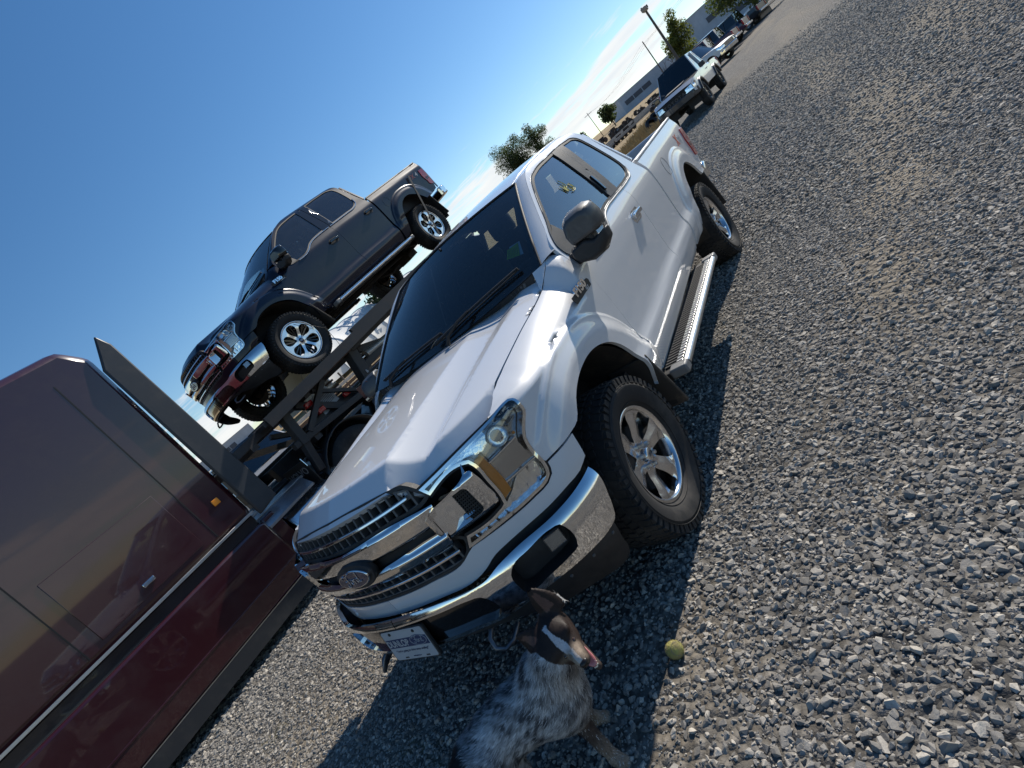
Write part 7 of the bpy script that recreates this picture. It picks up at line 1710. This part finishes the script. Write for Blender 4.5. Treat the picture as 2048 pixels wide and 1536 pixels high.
    wd = np.cross(nn, tg)*(np.where(hd, .0007, .00095))[:, None]
    VV = np.stack([X-wd, X+wd, mid+wd*.8, mid-wd*.8, tip], 1).reshape(-1, 3); k = np.arange(Nh)*5
    ff = [(i+3, i+2, i+1, i) for i in k]+[(i+4, i+2, i+3) for i in k]
    var = rs.rand(Nh, 1); flip = rs.rand(Nh, 1); body = ~hd[:, None]
    c2 = np.where(body, c*(.45+1.1*var), c*(.6+.8*var)); c2 = np.where(body & (flip < .10) & (c.mean(1, keepdims=True) > .05), np.array((.55,.55,.56)), c2); c2 = np.clip(c2, .006, .72)
    fm = bpy.data.meshes.new('fur'); fm.from_pydata(VV.tolist(), [], ff); fm.materials.append(M); fm.polygons.foreach_set('use_smooth', [True]*len(ff))
    a = fm.color_attributes.new('coat', 'FLOAT_COLOR', 'POINT'); a.data.foreach_set('color', np.repeat(np.concatenate([c2, np.ones((Nh,1))], 1), 5, 0).astype(np.float32).ravel())
    fm.normals_split_custom_set_from_vertices(np.repeat(nn, 5, 0).tolist()); fm.update()
    fo = bpy.data.objects.new('fur', fm); link(fo, dg); kind(fo, 'stuff')
    # ---- eyes, nose, tongue, teeth
    def ball(nm, c, ax, rad, m_, seg=20):
        v = []; f = []
        for i in range(seg+1):
            th = math.pi*i/seg
            for j in range(seg):
                ph = 2*math.pi*j/seg; d = (math.sin(th)*math.cos(ph), math.sin(th)*math.sin(ph), math.cos(th)); v.append(tuple(np.array(c)+sum(ax[k]*rad[k]*d[k] for k in range(3))))
        for i in range(seg):
            for j in range(seg): f.append((i*seg+j, i*seg+(j+1) % seg, (i+1)*seg+(j+1) % seg, (i+1)*seg+j))
        return mesh(nm, v, f, m_, dg, 180)
    for s_ in (1, -1):
        qv = V-E; near = np.abs(qv@L-.031*s_)+np.abs(qv@U+.004) < .006; k_ = np.where(near)[0]; k_ = k_[np.argmax((qv[k_])@(F*.85+L*s_*.5))]; ec = V[k_]-vn[k_]*.0055; o = ball('eye', ec, (F, U, L), (.0090,.0078,.0092), mat('eye_brown', (.045,.022,.010), .05, coat=1))
        ball('pupil', ec+(F*.85+L*s_*.4)*.0058, (F, U, L), (.0036,.0042,.0042), mat('pupil_black', (.002,.002,.002), .03, coat=1))
    ball('nose', E+F*.098-U*.017, (F, U, L), (.013,.0115,.0165), mat('dog_nose', (.012,.009,.008), .32, bump=.0006, bscale=420))
    for s_ in (1, -1): ball('nostril', E+F*.108-U*.020+L*.007*s_, (F, U, L), (.0035,.0035,.004), mat('nostril_dark', (.002,.002,.002), .6))
    tn = MB(); pts = [E+F*(.008+.0148*i)-U*(.058+.0030*i+.00012*i*i) for i in range(7)]
    rings = []
    for i, p in enumerate(pts):
        wv = (.017,.018,.0185,.019,.0185,.016,.007)[i]; rings.append([Vector(p+L*wv*math.cos(2*math.pi*k/14)+U*(.0055*math.sin(2*math.pi*k/14)-.003*(1-abs(math.cos(2*math.pi*k/14))))) for k in range(14)])
    v = [p for r_ in rings for p in r_]; f = [(i*14+k, i*14+(k+1) % 14, i*14+14+(k+1) % 14, i*14+14+k) for i in range(6) for k in range(14)]+[tuple(6*14+k for k in range(14))]
    tn.add(v, f); tn.obj('tongue', mat('tongue_pink', (.52,.17,.17), .35, coat=.5, bump=.0005, bscale=300), dg, 80)
    th = MB()
    for s_ in (1, -1):
        for i in range(5): p = E+F*(.052+.009*i)-U*(.0735+.0020*i)+L*s_*(.0150-.0014*i); th.lathe([(.0028,0),(.0018,.005),(0,.008)], p, U, 6)
        p = E+F*.083-U*.040+L*s_*.0125; th.lathe([(.003,0),(.002,-.007),(0,-.012)], p, U, 6)
    for k in range(-2, 3): th.lathe([(.0022,0),(.0016,.004),(0,.005)], E+F*(.101-.002*abs(k))-U*.0825+L*k*.0038, U, 6)
    th.obj('teeth', mat('tooth', (.70,.66,.55), .3), dg, 40)
dog()
# ================================================================== worn tennis ball
tb = MB(); tbc = Vector((.790,.975,.033)); v = []; f = []
rnd = random.Random(9); sg_ = 40
for i in range(sg_+1):
    a = math.pi*i/sg_
    for j in range(sg_): 
        b_ = 2*math.pi*j/sg_; d = Vector((math.sin(a)*math.cos(b_), math.sin(a)*math.sin(b_), math.cos(a))); v.append(d*(.0335+.0008*rnd.uniform(-1,1)))
for i in range(sg_):
    for j in range(sg_): f.append((i*sg_+j, i*sg_+(j+1) % sg_, (i+1)*sg_+(j+1) % sg_, (i+1)*sg_+j))
tball = mesh('tennis_ball', v, f, mat('worn_felt', (.46,.43,.13), .95, var2=(.30,.25,.12), vscale=45, dirt=(.22,.18,.11), dscale=28, damt=.6, bump=.002, bscale=320), None, 180); tball.location = tbc; tball.rotation_euler = (.6,.3,.9)
tag(tball, 'dirty yellow-green tennis ball lying on the gravel at the shadow edge', 'tennis ball')
fz = MB(); rs_ = random.Random(2)
for k in range(2600):
    d = Vector((rs_.gauss(0,1), rs_.gauss(0,1), rs_.gauss(0,1))).normalized(); p = d*.0335; t_ = (d.orthogonal().normalized()*rs_.uniform(-1,1)+d.cross(d.orthogonal()).normalized()*rs_.uniform(-1,1)+d*.8).normalized(); w_ = t_.cross(d).normalized()*.0004 if t_.cross(d).length > 1e-3 else d.orthogonal()*.0004
    fz.add([p-w_, p+w_, p+t_*.0045], [(0,1,2)])
o = fz.obj('felt_fuzz', MATS['worn_felt'], tball, None); kind(o, 'stuff')
sm_ = MB(); pts = []
for k in range(60):
    t_ = 2*math.pi*k/60; A1, B1 = .66, .34; x = A1*math.cos(t_)+B1*math.cos(3*t_); y = A1*math.sin(t_)-B1*math.sin(3*t_); z = 2*math.sqrt(A1*B1)*math.sin(2*t_); pts.append(Vector((x, y, z)).normalized()*.0337)
sm_.tube(pts, .0012, 5, closed=True); sm_.obj('ball_seam', mat('seam_grey', (.24,.22,.16), .8), tball, 60)
